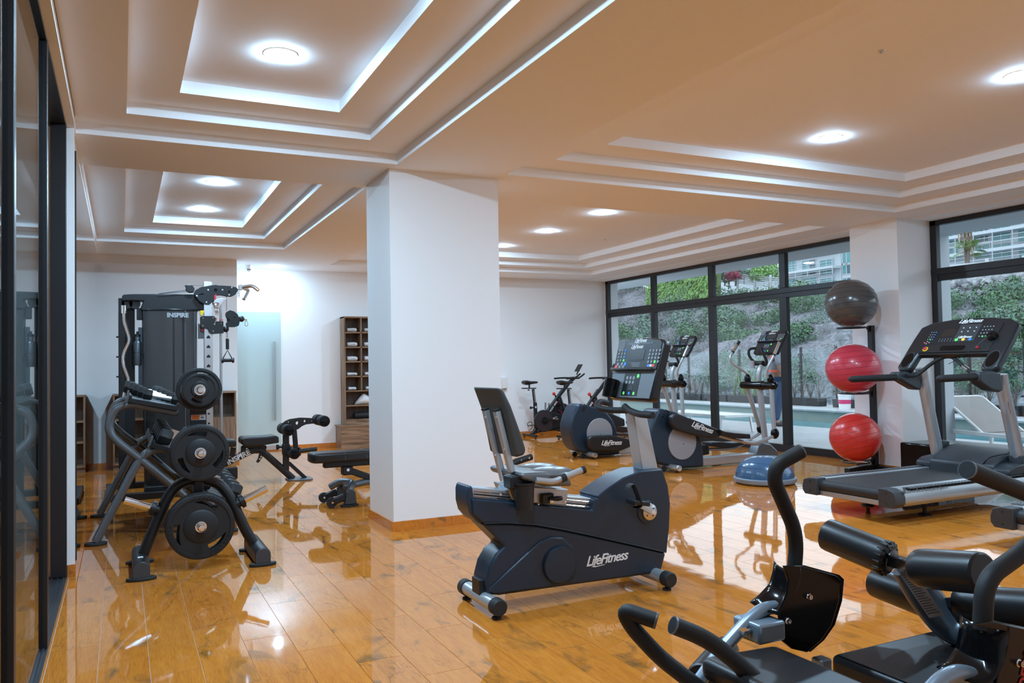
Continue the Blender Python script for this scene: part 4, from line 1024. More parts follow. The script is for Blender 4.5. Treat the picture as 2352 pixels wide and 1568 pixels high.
q = A3([(940, 1250, .20)], zA)[0]; MB().lathe([(.010, 0), (.010, .012), (.005, .012), (.005, .03)], (q[0]-.008, .23, q[2]), (1, 0, 0), 6).build('hex_bolt', M_CHROME, ab)
MB().box(.07, .11, .235, .275, .03, .44).build('far_upright', M_BLUESIL, ab, .006)
# near arm
foam(A3([(1178, 1200, -.255), (1192, 860, -.255), (1470, 665, -.255), (1640, 480, -.255), (1600, 320, -.26), (1072, 112, -.27)], zB), .0195, .05)
shroud(-.255, [(1105, 1170), (1250, 1150), (1461, 1195), (1560, 1240), (1560, 1700), (1250, 1700), (1290, 1500), (1340, 1380), (1360, 1220)],
       [((1035, 1105), (1100, 1180), (1360, 1180)), ((1030, 1190), (1110, 1290), (1350, 1330)), ((1000, 1330), (1130, 1430), (1320, 1440)), ((940, 1420), (1080, 1510), (1270, 1540)), ((865, 1465), (960, 1530), (1200, 1600))],
       [(1425, 1432)], zB)
q = A3([(1440, 1520, -.302)], zB)[0]
text('BODY', .036, mat('red_print', (.45, .02, .02), .5), ab, basis((q[0]+.012, -.3015, q[2]-.005), (.35, 0, .94), (-.94, 0, .35)), 'plate_lettering', bold=.0015)
MB().tube(fillet(A3([(1180, 1540, -.255), (1020, 1490, -.255), (900, 1540, -.255), (760, 1700, -.255)], zB), .05, 6), .0175, 16).build('bent_tube', M_BLUESIL, ab)
MB().box(.06, .12, -.275, -.235, .03, .52).build('near_upright', M_BLUESIL, ab, .006)
# lower pair of handles behind the back pad
foam([*A3([(640, 1640, .20), (330, 1400, .24), (150, 1205, .27), (85, 1085, .28), (310, 1160, .225)], zA)], .0195, .035)
h2 = A3([(1120, 1700, .05), (860, 1450, .09), (640, 1275, .12), (415, 1187, .14)], zA)
foam(h2, .0200, .10, 'foam_handle', True)
# leg rollers
V = lambda x, y, d: tuple(FA.loc(CAM+ray(x, y)*d))
def roller(a, b_, r=.050, wr=True):
    a, b_ = Vector(a), Vector(b_); e = (b_-a); L = e.length; e /= L
    o = MB().lathe([(.012, 0), (r*.86, .001), (r*.97, .006), (r, .016), (r, L*.85), (r*.97, L-.012), (r*.86, L-.003), (r*.55, L), (.012, L)], a, e, 30).build('foam_roller', M_VINYL, ab)
    if wr:
        e1 = e.orthogonal().normalized(); e2 = e.cross(e1)
        for k in range(16):
            d_ = e1*math.cos(2*math.pi*k/16)+e2*math.sin(2*math.pi*k/16)
            MB().tube([a+e*(L*.86)+d_*(r*.985), a+e*(L*.95)+d_*(r*.985), a+e*(L-.001)+d_*(r*.72)], [.002, .0045, .002], 6).build('roller_pleat', M_VINYL, o)
        MB().lathe([(r*.62, 0), (r*.62, .004), (.014, .006)], b_, e, 24).build('end_washer', M_GUN, o)
    return o
ra, rb2, rc, rd = V(1897, 1225, 2.50), V(2047, 1286, 2.33), V(2106, 1304, 2.08), V(2262, 1316, 1.90)
roller(ra, rb2); roller(rd, rc, .050, False)
MB().bar(Vector(rb2), Vector(rc), .034, .034).build('roller_axle', M_GLOSSBLK, ab, .004)
roller(V(2010, 1335, 2.55), V(2140, 1385, 2.36), .048, False); roller(V(2400, 1400, 1.95), V(2200, 1385, 2.12), .048, False)
MB().bar(V(2140, 1385, 2.36), V(2200, 1385, 2.12), .03, .03).build('roller_axle', M_GLOSSBLK, ab, .004)
# central post with printed instruction plate
c0, c1, c2, c3 = Vector(V(2085, 1300, 2.20)), Vector(V(2125, 1370, 2.20)), Vector(V(2190, 1440, 2.16)), Vector(V(2300, 1475, 2.10))
post = MB().tube(spline([c0, c1, c2, c3, (c3.x+.30, c3.y, c3.z-.14)], 6), .040, 16, flat=(.8, 1.15)).build('roller_post', M_SLATE, ab)
pa, pb = Vector(V(2066, 1308, 2.13)), Vector(V(2140, 1418, 2.13)); e = pb-pa; wv = Vector((.88, -.42, .15)).normalized()*.034
lab = MB(); n_ = e.cross(wv).normalized()*.0008
lab.add([pa-wv*.2, pb-wv*.2, pb+wv, pa+wv], [(0, 1, 2, 3)]).build('instruction_label', mat('label_paper', (.34, .37, .40), .5), post, smooth=False)
for k in range(18):
    f_ = .06+.05*k; a = pa+e*f_-wv*.1; b_ = pa+e*f_+wv*(.55+.35*((k*7) % 5)/5)
    nn = e.cross(wv).normalized(); nn = nn if (CAM-FA.o-pa).dot(nn) > 0 else -nn
    MB().bar(a+nn*.0006, b_+nn*.0006, .0028, .0004, up=nn).build('label_line', mat('label_ink', (.10, .11, .12), .6), post)
# pads
def pad(x0, x1, y0, y1, z0, z1, nm='pad'):
    o = MB().box(x0, x1, y0, y1, z0, z1).build(nm, M_VINYL, ab, .018, 4)
    MB().tube([(x0+.01, y0+.02, z1+.0005), (x0+.01, y1-.02, z1+.0005)], .002, 6).build('pad_seam', M_VINYL, o)
    return o
pad(.045, .95, -.12, .185, .42, .480, 'seat_pad')
b_ = MB(); b_.prism([(-.115, .525), (-.115, .468), (-.36, .478), (-.36, .535)], 'y', -.14, .215); b_.build('back_pad', M_VINYL, ab, .022, 4)
roller(V(1612, 1560, 2.08), V(1668, 1492, 2.34), .042, False)
# base frame
MB().box(-.80, 1.05, .0, .06, .30, .36).build('main_beam', M_BLUESIL, ab, .006)
for x in (-.7, .95):
    MB().box(x-.03, x+.03, -.30, .36, .02, .07).build('floor_bar', M_BLUESIL, ab, .006)
    MB().box(x-.025, x+.025, .005, .055, .06, .32).build('leg', M_BLUESIL, ab, .004)
    for y in (-.28, .34): MB().box(x-.035, x+.035, y-.03, y+.03, 0, .075).build('rubber_foot', M_RUB, ab, .006)
for s_, y0, y1 in ((1, .05, .26), (-1, -.26, .01)):
    MB().box(.05, .11, y0, y1, .30, .35).build('arm_bracket', M_BLUESIL, ab, .005)
pl_ = Vector(V(2330, 1345, 1.95))
sl = MB().bar((.72, .02, .36), (.98, .02, .72), .07, .05).build('seat_back_post', M_BLUESIL, ab, .006)
MB().bar((.72, .02, .40), (.90, .02, .65), .05, .0512).build('instruction_label', mat('label_paper'), sl)

# ---------------------------------------------------------------- plate tree with weight plates
def fillmesh(outer, holes):
    """triangulated polygon with holes -> verts2d, tris"""
    import bmesh
    bm = bmesh.new()
    for lp in [outer]+holes:
        vs = [bm.verts.new((p[0], p[1], 0)) for p in lp]
        for i in range(len(vs)): bm.edges.new((vs[i], vs[(i+1) % len(vs)]))
    bmesh.ops.triangle_fill(bm, use_beauty=True, use_dissolve=False, edges=bm.edges[:])
    bm.verts.index_update()
    v = [(q.co.x, q.co.y) for q in bm.verts]; f = []
    for t_ in bm.faces:
        i = [q.index for q in t_.verts]
        a = sum(v[i[k]][0]*v[i[(k+1) % 3]][1]-v[i[(k+1) % 3]][0]*v[i[k]][1] for k in range(3))
        f.append(tuple(i) if a > 0 else tuple(i[::-1]))
    bm.free(); return v, f
def holed(outer, holes, ax, a0, a1):
    v, f = fillmesh(outer, holes); n = len(v)
    mp = {'y': lambda p, a: (p[0], a, p[1]), 'x': lambda p, a: (a, p[0], p[1]), 'z': lambda p, a: (p[0], p[1], a)}[ax]
    m = MB(); fs = list(f)+[tuple(i+n for i in t_[::-1]) for t_ in f]
    vs = [mp(p, a0) for p in v]+[mp(p, a1) for p in v]
    k = 0
    for lp in [outer]+holes:
        c = len(lp)
        for i in range(c): fs.append((k+i, k+(i+1) % c, k+(i+1) % c+n, k+i+n))
        k += c
    return m.add(vs, fs)
def circ(cx, cz, r, n=16): return [(cx+r*math.cos(2*math.pi*k/n), cz+r*math.sin(2*math.pi*k/n)) for k in range(n)]
M_PLATE = mat('black_rubber_plate', (.010, .0105, .012), .58, bump=(250, .12, .001))
def plate(loc, Rr, T, rot, label, slots=3):
    t = thing('weight_plate', label, 'weight plate', loc, 0, 'weight plates on the plate tree')
    outer = circ(0, 0, Rr, 64); holes = [circ(0, 0, .027, 24)]
    for k in range(slots):
        a0 = rot+k*360/slots; h = []
        for i in range(11): a = R(a0-26+52*i/10); rr = Rr*(.80-.02*abs(i-5)/5); h.append((rr*math.cos(a), rr*math.sin(a)))
        for i in range(10, -1, -1): a = R(a0-26+52*i/10); rr = Rr*(.60+.16*(i/10)**2); h.append((rr*math.cos(a), rr*math.sin(a)))
        holes.append(h)
    holed(outer, holes, 'y', -T*.30, T*.30).build('disc', M_PLATE, t)
    for s_ in (-1, 1):
        MB().lathe([(Rr*.86, 0), (Rr*.87, T*.14), (Rr*.97, T*.16), (Rr, T*.10), (Rr, 0)], (0, s_*T*.30, 0), (0, s_, 0), 64, cap=False).build('rim', M_PLATE, t)
        MB().lathe([(.034, 0), (.034, T*.17), (Rr*.46, T*.17), (Rr*.50, T*.05), (Rr*.52, 0)], (0, s_*T*.30, 0), (0, s_, 0), 48, cap=False).build('hub', M_PLATE, t)
    MB().lathe([(.0255, -T*.48), (.034, -T*.48), (.034, T*.48), (.0255, T*.48)], (0, 0, 0), (0, 1, 0), 28, cap=False).build('steel_bushing', M_CHROME, t)
    for k in range(slots):
        for i in range(7):
            a = R(rot+k*360/slots-24+8*i); MB().obox((Rr*.90*math.cos(a), -T*.47, Rr*.90*math.sin(a)), (Rr*.10, .004, Rr*.045), Matrix.Rotation(-a, 3, 'Y')).build('grip_rib', M_PLATE, t)
    return t
FP = Fr((.415, 5.58, 0))
pt = thing('plate_tree', 'black arched weight plate tree with chrome pegs at the left', 'plate rack', FP.o)
def zP(pts): return zc(pts, 180, 1080, 5.113)
A = FP.side(zP([(740, 1040), (860, 740), (965, 500), (1060, 300), (1190, 160), (1405, 100), (1620, 150), (1740, 260), (1840, 440), (1960, 690), (2085, 905)]), 0)
MB().tube(spline([(a, 0, b) for a, b in A], 5), .034, 18).build('arch_tube', M_BLACK, pt)
px_, pz_ = zip(*FP.side([(462, 1209), (460, 1040), (459, 895)], -.16))
cx = sum(px_)/3
topz = FP.side([(455, 872)], 0)[0][1]
MB().box(cx-.05, cx+.05, -.03, .05, A[5][1], topz).build('centre_post', M_BLACK, pt, .006)
MB().box(cx-.03, cx+.03, -.03, .03, pz_[0]-.06, A[5][1]).build('lower_post', M_BLACK, pt, .006)
wl_ = FP.side([(440, 957)], -.03)[0]
lb = MB().box(cx-.044, cx+.044, -.0315, -.030, wl_[1]-.022, wl_[1]+.012).build('warning_label', M_WHITEINK, pt)
MB().box(cx-.042, cx+.006, -.0322, -.0314, wl_[1]-.020, wl_[1]+.010).build('label_field', mat('orange_print', (.75, .16, .02), .5), lb)
for a in range(3): MB().bar((cx+.024, -.0320, wl_[1]-.005), (cx+.024+.012*math.cos(R(90+120*a)), -.0320, wl_[1]-.005+.012*math.sin(R(90+120*a))), .001, .005).build('label_symbol', M_BLACK, lb)
for z in pz_:
    pg = MB().cyl((cx, -.03, z), (cx, -.215, z), .0245, n=24).build('peg', M_CHROME, pt)
    MB().lathe([(.0245, 0), (.018, .008), (.006, .009)], (cx, -.215, z), (0, -1, 0), 12).build('peg_end', M_CHROME, pg)
    MB().cyl((cx, .05, z), (cx, .26, z), .0245, n=20).build('peg', M_CHROME, pt)
for pts in ([(900, 450), (540, 350)], [(1900, 370), (2215, 212)]):
    q = [Vector((a, 0, b)) for a, b in FP.side(zP(pts), 0)]; e = (q[1]-q[0]).normalized()
    MB().cyl(q[0]-e*.05, q[0]+e*.03, .032, n=20).build('peg_socket', M_BLACK, pt)
    MB().cyl(q[0]+e*.0, q[0]+e*.025, .046, n=20).build('peg_collar', M_BLACK, pt)
    MB().cyl(q[0], q[1], .0245, n=24).build('peg', M_CHROME, pt)
M_FEET = mat('foot_shell_grey', (.045, .050, .057), .45)
for xx in (A[0][0]-.005, A[-1][0]+.005):
    D_ = [(xx+.048, .02), (xx+.048, .07)]+[(xx+.048*math.cos(R(a)), .075+.040*math.sin(R(a))) for a in range(10, 171, 20)]+[(xx-.048, .07), (xx-.048, .02)]
    s = MB().prism(D_, 'y', -.27, .25).build('foot_shell', M_BLACK, pt, .006)
    MB().prism([(xx+(a-xx)*.97, .02+(b-.02)*.97) for a, b in D_], 'y', -.276, -.268).build('foot_cap', M_FEET, s, .002)
    for yy in (-.25, .23):
        o = [(xx+.085*math.cos(R(a))*1.0, yy+.035*math.sin(R(a))) for a in range(0, 360, 15)]
        MB().prism(o, 'z', 0, .020).build('foot_pad', M_RUB, s, .004)
    if xx < 0: MB().box(xx-.018, xx+.012, -.15, -.12, .112, .1155).build('foot_sticker', M_WHITEINK, s)
def at_plate(i, y): return (.415+cx, 5.58+y, pz_[i])
plate(at_plate(0, -.085), .206, .045, 62, 'large black weight plate at the back of the lowest peg')
plate(at_plate(0, -.150), .203, .045, 195, 'large black weight plate at the front of the lowest peg')
plate(at_plate(1, -.090), .178, .042, 150, 'black weight plate at the back of the middle peg')
plate(at_plate(1, -.150), .174, .040, 218, 'black weight plate at the front of the middle peg')
plate(at_plate(2, -.090), .138, .036, 70, 'medium black weight plate behind the smaller one on the top peg')
plate(at_plate(2, -.140), .105, .030, 255, 'small black weight plate at the front of the top peg', 2)

# ---------------------------------------------------------------- dumbbell rack along the mirror
def zD(pts): return zc(pts, 160, 880, 3.92)
FD = Fr((0, 6.57, 0))
dr = thing('dumbbell_rack', 'grey tubular dumbbell rack standing along the mirror', 'dumbbell rack', FD.o)
tA = FD.side(zD([(968, 262), (700, 212), (560, 190), (430, 225), (368, 320), (362, 430), (440, 530), (640, 685), (920, 915), (1130, 1090)]), 0)
tB = FD.side(zD([(235, 1425), (400, 1110), (560, 810), (640, 680), (720, 615), (830, 590), (930, 610)]), 0)
lx = tA[-1][0]+tA[-1][1]*(tA[-1][0]-tA[-2][0])/max(tA[-2][1]-tA[-1][1], .05)
for yy in (0, 1.26):
    MB().tube(spline([(a, yy, b) for a, b in tA]+[(lx, yy, .02)], 5), .030, 16).build('frame_tube', M_GUN, dr)
    MB().tube(spline([(a, yy, b) for a, b in tB], 5), .030, 16).build('frame_tube', M_GUN, dr)
    for fx in (tB[0][0], lx): MB().prism([(fx+.075*math.cos(R(a)), yy+.05*math.sin(R(a))) for a in range(0, 360, 15)], 'z', 0, .022).build('foot_pad', M_RUB, dr, .004)
    e = MB().lathe([(.0305, 0), (.028, .006)], (tA[0][0], yy, tA[0][1]), (1, 0, -.18), 16).build('tube_cap', M_BLACK, dr)
def tray(p0, p1, nm='tray'):
    """p0 back-top, p1 front-top in x,z"""
    d = Vector((p1[0]-p0[0], 0, p1[1]-p0[1])); L = d.length; e = d/L; n = Vector((-e.z, 0, e.x)); n = n if n.z > 0 else -n
    o = MB()
    P0 = Vector((p0[0], 0, p0[1]))
    q = [P0-n*.035, P0+n*.02, P0+n*.02+e*.015, P0+e*.02, P0+e*(L-.02), P0+e*(L-.015)+n*.02, P0+e*L+n*.02, P0+e*L-n*.035]
    o.prism([(v.x, v.z) for v in q], 'y', -.06, 1.34)
    o.build(nm, M_BLACK, dr, .003)
    return P0, e, n, L
def zD2(pts): return zc(pts, 230, 840, 6.03)
tu = FD.side(zD2([(400, 440), (1090, 560)]), -.05)
T1 = tray(tu[0], tu[1])
tl = FD.side(zD2([(720, 1060), (1180, 1180)]), -.05)
T2 = tray((tl[0][0], tl[0][1]), (tl[0][0]+.36, tl[0][1]-.14))
T3_ = tray((tl[0][0]+.30, tl[0][1]-.36), (tl[0][0]+.62, tl[0][1]-.50))
for P0, e, n, L in (T1, T2):
    v = P0-e*.015; MB().bar((v.x-n.x*.04, -.06, v.z-n.z*.04), (v.x+n.x*.05, -.06, v.z+n.z*.05), .012, .075, up=(0, 1, 0)).build('tray_end_plate', M_GUN, dr, .003)
M_DBH = mat('dumbbell_rubber', (.013, .014, .015), .55)
def dumbbell(P0, e, n, L, y, hr, hl, label, sh=0.0):
    mid = P0+e*(L*.5+sh); c = Vector((0+mid.x, 6.57+y, mid.z))+n*(hr*.87+.004)
    t = thing('dumbbell', label, 'dumbbell', c, 0, 'dumbbells on the rack')
    hx = .5*.135
    MB().cyl(-e*(hx+.01), e*(hx+.01), .015, n=14).build('handle', M_CHROME, t)
    for s_ in (-1, 1):
        a = e*(s_*hx); b_ = e*(s_*(hx+hl)); w2 = Vector((0, 1, 0))
        rings = []
        for q, rr in ((0, .82), (.18, 1), (.82, 1), (1, .84)):
            p = a.lerp(b_, q); rings.append([p+(w2*math.cos(R(60*k))+n*math.sin(R(60*k)))*hr*rr for k in range(6)])
        MB().loft(rings if s_ > 0 else rings).build('hex_head', M_DBH, t, .002)
ords = ['first', 'second', 'third', 'fourth', 'fifth', 'sixth', 'seventh', 'eighth']
for k in range(5): dumbbell(*T1, .08+.25*k, .045+.004*k, .065+.005*k, f'hex dumbbell on the top tray, {ords[k]} from the near end', .05-.028*k)
for k in range(6): dumbbell(*T2, .06+.215*k, .066+.002*k, .095, f'large hex dumbbell on the second tray, {ords[k]} from the near end')
for k in range(6): dumbbell(*T3_, .06+.215*k, .066+.002*k, .095, f'large hex dumbbell on the bottom tray, {ords[k]} from the near end')

# ---------------------------------------------------------------- cable machine
FC = Fr((.30, 9.0, 0))
def zC(pts): return zc(pts, 260, 640, 6.533)
C = lambda pts, y: FC.side(zC(pts), y)
C3 = lambda pts: [(lambda q: (q[0], p[2], q[1]))(C([p[:2]], p[2])[0]) for p in pts]
cmx = thing('cable_machine', 'black functional trainer cable machine with mesh shroud at the left', 'cable machine', FC.o)
def mesh_shroud():
    m = bpy.data.materials.new('black_mesh_fabric'); m.use_nodes = True; nt = m.node_tree; L = nt.links.new
    b = nt.nodes['Principled BSDF']; b.inputs['Base Color'].default_value = (.006, .0065, .008, 1); b.inputs['Roughness'].default_value = .5
    tr = nt.nodes.new('ShaderNodeBsdfTransparent'); mx = nt.nodes.new('ShaderNodeMixShader'); o = nt.nodes['Material Output']
    mx.inputs[0].default_value = .93; L(tr.outputs[0], mx.inputs[1]); L(b.outputs[0], mx.inputs[2]); L(mx.outputs[0], o.inputs[0])
    return m
M_MESH = mesh_shroud()
MB().prism(C([(130, 262), (150, 236), (300, 228), (1215, 224), (1330, 300), (1450, 385), (1450, 472), (425, 476), (408, 440), (452, 335), (300, 330), (132, 332)], -.09), 'y', -.09, .09).build('top_beam', M_BLACK, cmx, .012, 3)
sx0, sx1 = C([(432, 700)], -.1)[0][0], C([(1272, 700)], -.1)[0][0]; zt_ = C([(800, 478)], -.1)[0][1]; zb_ = FC.side([(400, 1108)], -.25)[0][1]
cxs = (sx0+sx1)/2; hw = (sx1-sx0)/2
def half(a, b_, d, s0=1.0): return [(cxs+hw*s0*math.sin(R(t_)), -.02-d*math.cos(R(t_))) for t_ in range(-90, 91, 10)]
b_ = MB(); lo_ = half(0, 0, .26, .94); hi_ = half(0, 0, .26, 1.0)
n = len(lo_)
b_.add([(p[0], p[1], .10) for p in lo_]+[(p[0], p[1], zt_) for p in hi_], [(i, i+1, n+i+1, n+i) for i in range(n-1)])
sh_ = b_.build('mesh_shroud', M_MESH, cmx)
for k in (2, 12, 15): MB().tube([(lo_[k][0], lo_[k][1], .10), (hi_[k][0], hi_[k][1], zt_)], .006, 6).build('shroud_rib', M_SLATE, sh_)
for z in (.10, zt_): MB().tube([(p[0], p[1], z) for p in (lo_ if z < 1 else hi_)], .008, 6).build('shroud_hoop', M_BLACK, sh_)
for k in range(14):
    MB().box(cxs-.02, cxs+.17, -.16, -.06, .14+k*.05, .186+k*.05).build('weight_stack_plate', M_GUN, cmx, .003)
for x in (.03, .12): MB().cyl((cxs+x, -.11, .1), (cxs+x, -.11, zt_), .010, n=10).build('guide_rod', M_CHROME, cmx)
MB().box(cxs-.20, cxs-.06, -.16, -.06, .12, .75).build('weight_stack', M_GUN, cmx)
lt = C([(985, 548)], -.285)[0]
text('INSPIRE', .060, mat('faded_print', (.38, .40, .42), .5), cmx, basis((lt[0]-.01, -.2835, lt[1]), (1, 0, 0), (0, 0, 1)), 'shroud_lettering', bold=.003)
# left uprights
p = C([(150, 340)], 0)[0]
MB().box(p[0]-.045, p[0]+.015, -.04, .04, .05, p[1]+.03).build('rear_post', M_BLACK, cmx, .005)
for k in range(7): MB().lathe([(.008, 0), (.008, .02)], (p[0]-.045, 0, .4+.2*k), (-1, 0, 0), 8).build('post_bolt', M_BLACK, cmx)
p = C([(250, 440)], .10)[0]; MB().box(p[0]-.055, p[0]+.045, .06, .16, .06, p[1]).build('second_stack_cover', M_MESH, cmx)
MB().box(p[0]-.045, p[0]+.035, .08, .14, .10, p[1]-.05).build('second_stack', M_BLACK, cmx)
q = C([(385, 470)], -.02)[0]; MB().box(q[0]-.02, q[0]+.05, -.05, .03, q[1]-.10, q[1]+.02).build('stack_bracket', M_BLACK, cmx, .006)
q = C([(400, 730)], -.02)[0]; MB().box(q[0]-.015, q[0]+.03, -.03, .0, .9, q[1]).build('side_panel', M_SLATE, cmx)
for a in (180, 290): c_ = C([(a+30, 375)], -.03)[0]; MB().lathe([(.05, -.02), (.055, 0), (.05, .02)], (c_[0], -.02, c_[1]), (0, 1, 0), 20).build('pulley', M_BLKPL, cmx)
# right column and rod
a, b2 = C([(1420, 480)], -.1)[0], FC.side([(470, 1100)], -.1)[0]
cl = MB().box(a[0]-.042, a[0]+.042, -.14, -.06, .06, a[1]+.30).build('silver_column', M_STEEL, cmx, .004)
for k in range(16): MB().lathe([(.011, 0), (.011, .003)], (a[0], -.140, .30+k*.10), (0, -1, 0), 10).build('column_hole', M_BLACK, cl)
for k in range(16): MB().box(a[0]-.018, a[0]+.018, -.1408, -.139, .28+k*.10, .298+k*.10).build('column_scale', M_BLACK if k > 8 else M_STEEL, cl)
a = C([(1615, 900)], -.1)[0]; MB().cyl((a[0], -.1, .05), (a[0], -.1, C([(1615, 340)], -.1)[0][1]), .014, n=14).build('guide_tube', M_STEEL, cmx)
# top crescent plates
cres = [(1235, 170), (1320, 125), (1480, 97), (1650, 103), (1760, 110), (1850, 130), (1875, 160), (1860, 200), (1830, 240), (1780, 262), (1720, 258), (1620, 240), (1545, 245), (1520, 300), (1490, 345), (1440, 388), (1380, 385), (1300, 340), (1235, 260), (1215, 215)]
hc = [C(circ(x, z, r, 12), -.16) for x, z, r in ((1425, 165, 14), (1535, 172, 26), (1740, 195, 14), (1640, 165, 12))]+[C([(1285, 235), (1350, 215), (1360, 228), (1345, 242), (1290, 245)], -.16)]
holed(C(cres, -.16), hc, 'y', -.165, -.155).build('pulley_plate', M_BLACK, cmx)
holed(C(cres, -.16), hc, 'y', -.085, -.075).build('pulley_plate', M_BLACK, cmx)
for x, z in ((1255, 255), (1425, 165), (1640, 165), (1780, 130), (1740, 240), (1400, 350)):
    c_ = C([(x, z)], -.17)[0]; MB().lathe([(.009, 0), (.008, .005)], (c_[0], -.166, c_[1]), (0, -1, 0), 8).build('bolt', M_STEEL, cmx)
for x, z in ((1300, 240), (1535, 172), (1740, 190), (1430, 340)): c_ = C([(x, z)], -.12)[0]; MB().lathe([(.055, -.015), (.050, 0), (.055, .015)], (c_[0], -.12, c_[1]), (0, 1, 0), 20).build('pulley', M_BLKPL, cmx)
sm_ = C([(1070, 100), (1180, 92), (1220, 150), (1205, 205), (1140, 212), (1088, 180), (1090, 130)], -.12); MB().prism(sm_, 'y', -.15, -.09).build('pulley_cover', M_BLACK, cmx, .006)
for z0, z1_ in ((222, 168), (225, 180), (228, 195)): MB().tube(C3([(680, z0, -.12), (1090, z1_, -.12)]), .003, 6).build('cable', M_GUN, cmx)
MB().tube(C3([(1190, 97, -.12), (1500, 100, -.12)]), .003, 6).build('cable', M_GUN, cmx)
MB().tube(C3([(1700, 262, -.12), (1700, 480, -.12)]), .003, 6).build('cable', M_GUN, cmx)
# silver bracket, red and yellow tabs
br = C([(1500, 350), (1530, 310), (1620, 290), (1700, 285), (1710, 300), (1650, 345), (1600, 420), (1580, 540), (1540, 545), (1515, 470)], -.17)
MB().prism(br, 'y', -.185, -.172).build('swivel_bracket', M_STEEL, cmx, .003)
c_ = C([(1552, 400)], -.19)[0]; MB().lathe([(.034, 0), (.034, .012), (.02, .015)], (c_[0], -.186, c_[1]), (0, -1, 0), 20).build('swivel_cap', M_CHROME, cmx)
c_ = C([(1552, 495)], -.19)[0]; MB().lathe([(.018, 0), (.018, .012)], (c_[0], -.186, c_[1]), (0, -1, 0), 14).build('swivel_bolt', M_CHROME, cmx)
MB().prism(C([(1510, 250), (1545, 235), (1555, 250), (1535, 262), (1545, 305), (1518, 320), (1512, 290)], -.17), 'y', -.18, -.165).build('release_lever', M_RED, cmx, .002)
MB().prism(C([(1300, 480), (1365, 478), (1358, 515), (1320, 560), (1296, 550)], -.13), 'y', -.17, -.13).build('yellow_tab', M_YEL, cmx, .003)
MB().prism(C([(1300, 762), (1335, 752), (1360, 770), (1358, 800), (1320, 790)], -.13), 'y', -.16, -.13).build('red_tab', M_RED, cmx, .003)
MB().prism(C([(1275, 670), (1365, 740), (1365, 895), (1275, 900)], -.08), 'y', -.12, -.06).build('lower_housing', M_GUN, cmx, .004)
# sliding carriage
car = [(1300, 580), (1325, 560), (1510, 560), (1535, 590), (1538, 640), (1650, 640), (1655, 818), (1500, 830), (1440, 800), (1420, 740), (1330, 740), (1305, 715)]
holed(C(car, -.17), [C(circ(1610, 668, 14, 10), -.17), C(circ(1520, 680, 14, 10), -.17)], 'y', -.19, -.165).build('carriage_plate', M_BLACK, cmx)
for x, z in ((1348, 590), (1500, 585), (1345, 705), (1500, 785)): c_ = C([(x, z)], -.19)[0]; MB().lathe([(.008, 0), (.007, .005)], (c_[0], -.19, c_[1]), (0, -1, 0), 8).build('bolt', M_CHROME, cmx)
MB().tube(C3([(1552, 590, -.20), (1522, 680, -.20)]), .007, 8).build('carriage_pin', M_CHROME, cmx)
MB().tube(C3([(1590, 615, -.20), (1650, 618, -.20)]), .005, 8).build('red_lever', M_RED, cmx)
cp = [(1690, 530), (1705, 495), (1750, 473), (1810, 490), (1860, 530), (1892, 590), (1895, 650), (1880, 705), (1830, 722), (1700, 722), (1700, 655), (1740, 650), (1745, 610), (1700, 580)]
for y in (-.19, -.12): holed(C(cp, -.17), [C(circ(1820, 580, 11, 10), -.17)], 'y', y, y+.012).build('swivel_pulley_plate', M_BLACK, cmx)
c_ = C([(1790, 610)], -.15)[0]; MB().lathe([(.058, -.018), (.052, 0), (.058, .018)], (c_[0], -.15, c_[1]), (0, 1, 0), 20).build('pulley', M_BLKPL, cmx)
q = C3([(1895, 600, -.15), (1925, 603, -.15)]); MB().ell(q[1], .030, .030, .032, 14, 10).build('stop_ball', M_BLKPL, cmx)
q = C3([(1955, 608, -.15), (2005, 622, -.15)]); MB().tube(q, .009, 8).build('cable_end', M_CHROME, cmx)
MB().tube([Vector(v) for v in C3([(1990, 620, -.15), (2015, 650, -.15), (2022, 690, -.15), (2002, 715, -.15), (1978, 700, -.15), (1978, 660, -.15)])], .0035, 6, closed=True).build('carabiner', M_CHROME, cmx)
# chrome pull-up handles
q = C3([(1880, 130, -.12), (1930, 130, -.12)]); MB().bar(q[0], q[1], .05, .06).build('handle_block', M_STEEL, cmx, .004)
MB().tube(fillet(C3([(1930, 125, -.12), (2090, 105, -.16), (2180, 175, -.20)]), .03), .019, 14).build('pull_up_handle', M_CHROME, cmx)
MB().tube(fillet(C3([(1930, 130, -.10), (2030, 170, .06), (1955, 310, .02)]), .03), .019, 14).build('pull_up_handle', M_STEEL, cmx)
for k in range(4): c_ = C([(1885-3*k, 180+28*k)], -.13)[0]; MB().tube([(c_[0]+.010*math.cos(R(a)), -.13, c_[1]+.016*math.sin(R(a))) for a in range(0, 360, 40)], .003, 5, closed=True).build('chain_link', M_CHROME, cmx)
q = C3([(1690, 755, -.15)])[0]; MB().ell(q, .032, .032, .034, 14, 10).build('stop_ball', M_BLKPL, cmx)
# base
MB().box(-.42, .78, -.36, -.28, 0.0, .065).build('base_bar', M_BLACK, cmx, .006)
MB().box(-.45, .45, .52, .60, 0.0, .065).build('base_bar', M_BLACK, cmx, .006)
for x in (-.41, .03, .62): MB().box(x-.035, x+.035, -.32, .56 if x < .5 else -.0, .0, .06).build('base_rail', M_BLACK, cmx, .006)
MB().box(cxs-hw*.95, cxs+hw*.95, -.27, .02, .0, .11).build('shroud_base', M_BLACK, cmx, .01)
MB().box(.60, .80, -.08, .0, .10, .22).build('low_pulley_box', M_BLACK, cmx, .006)

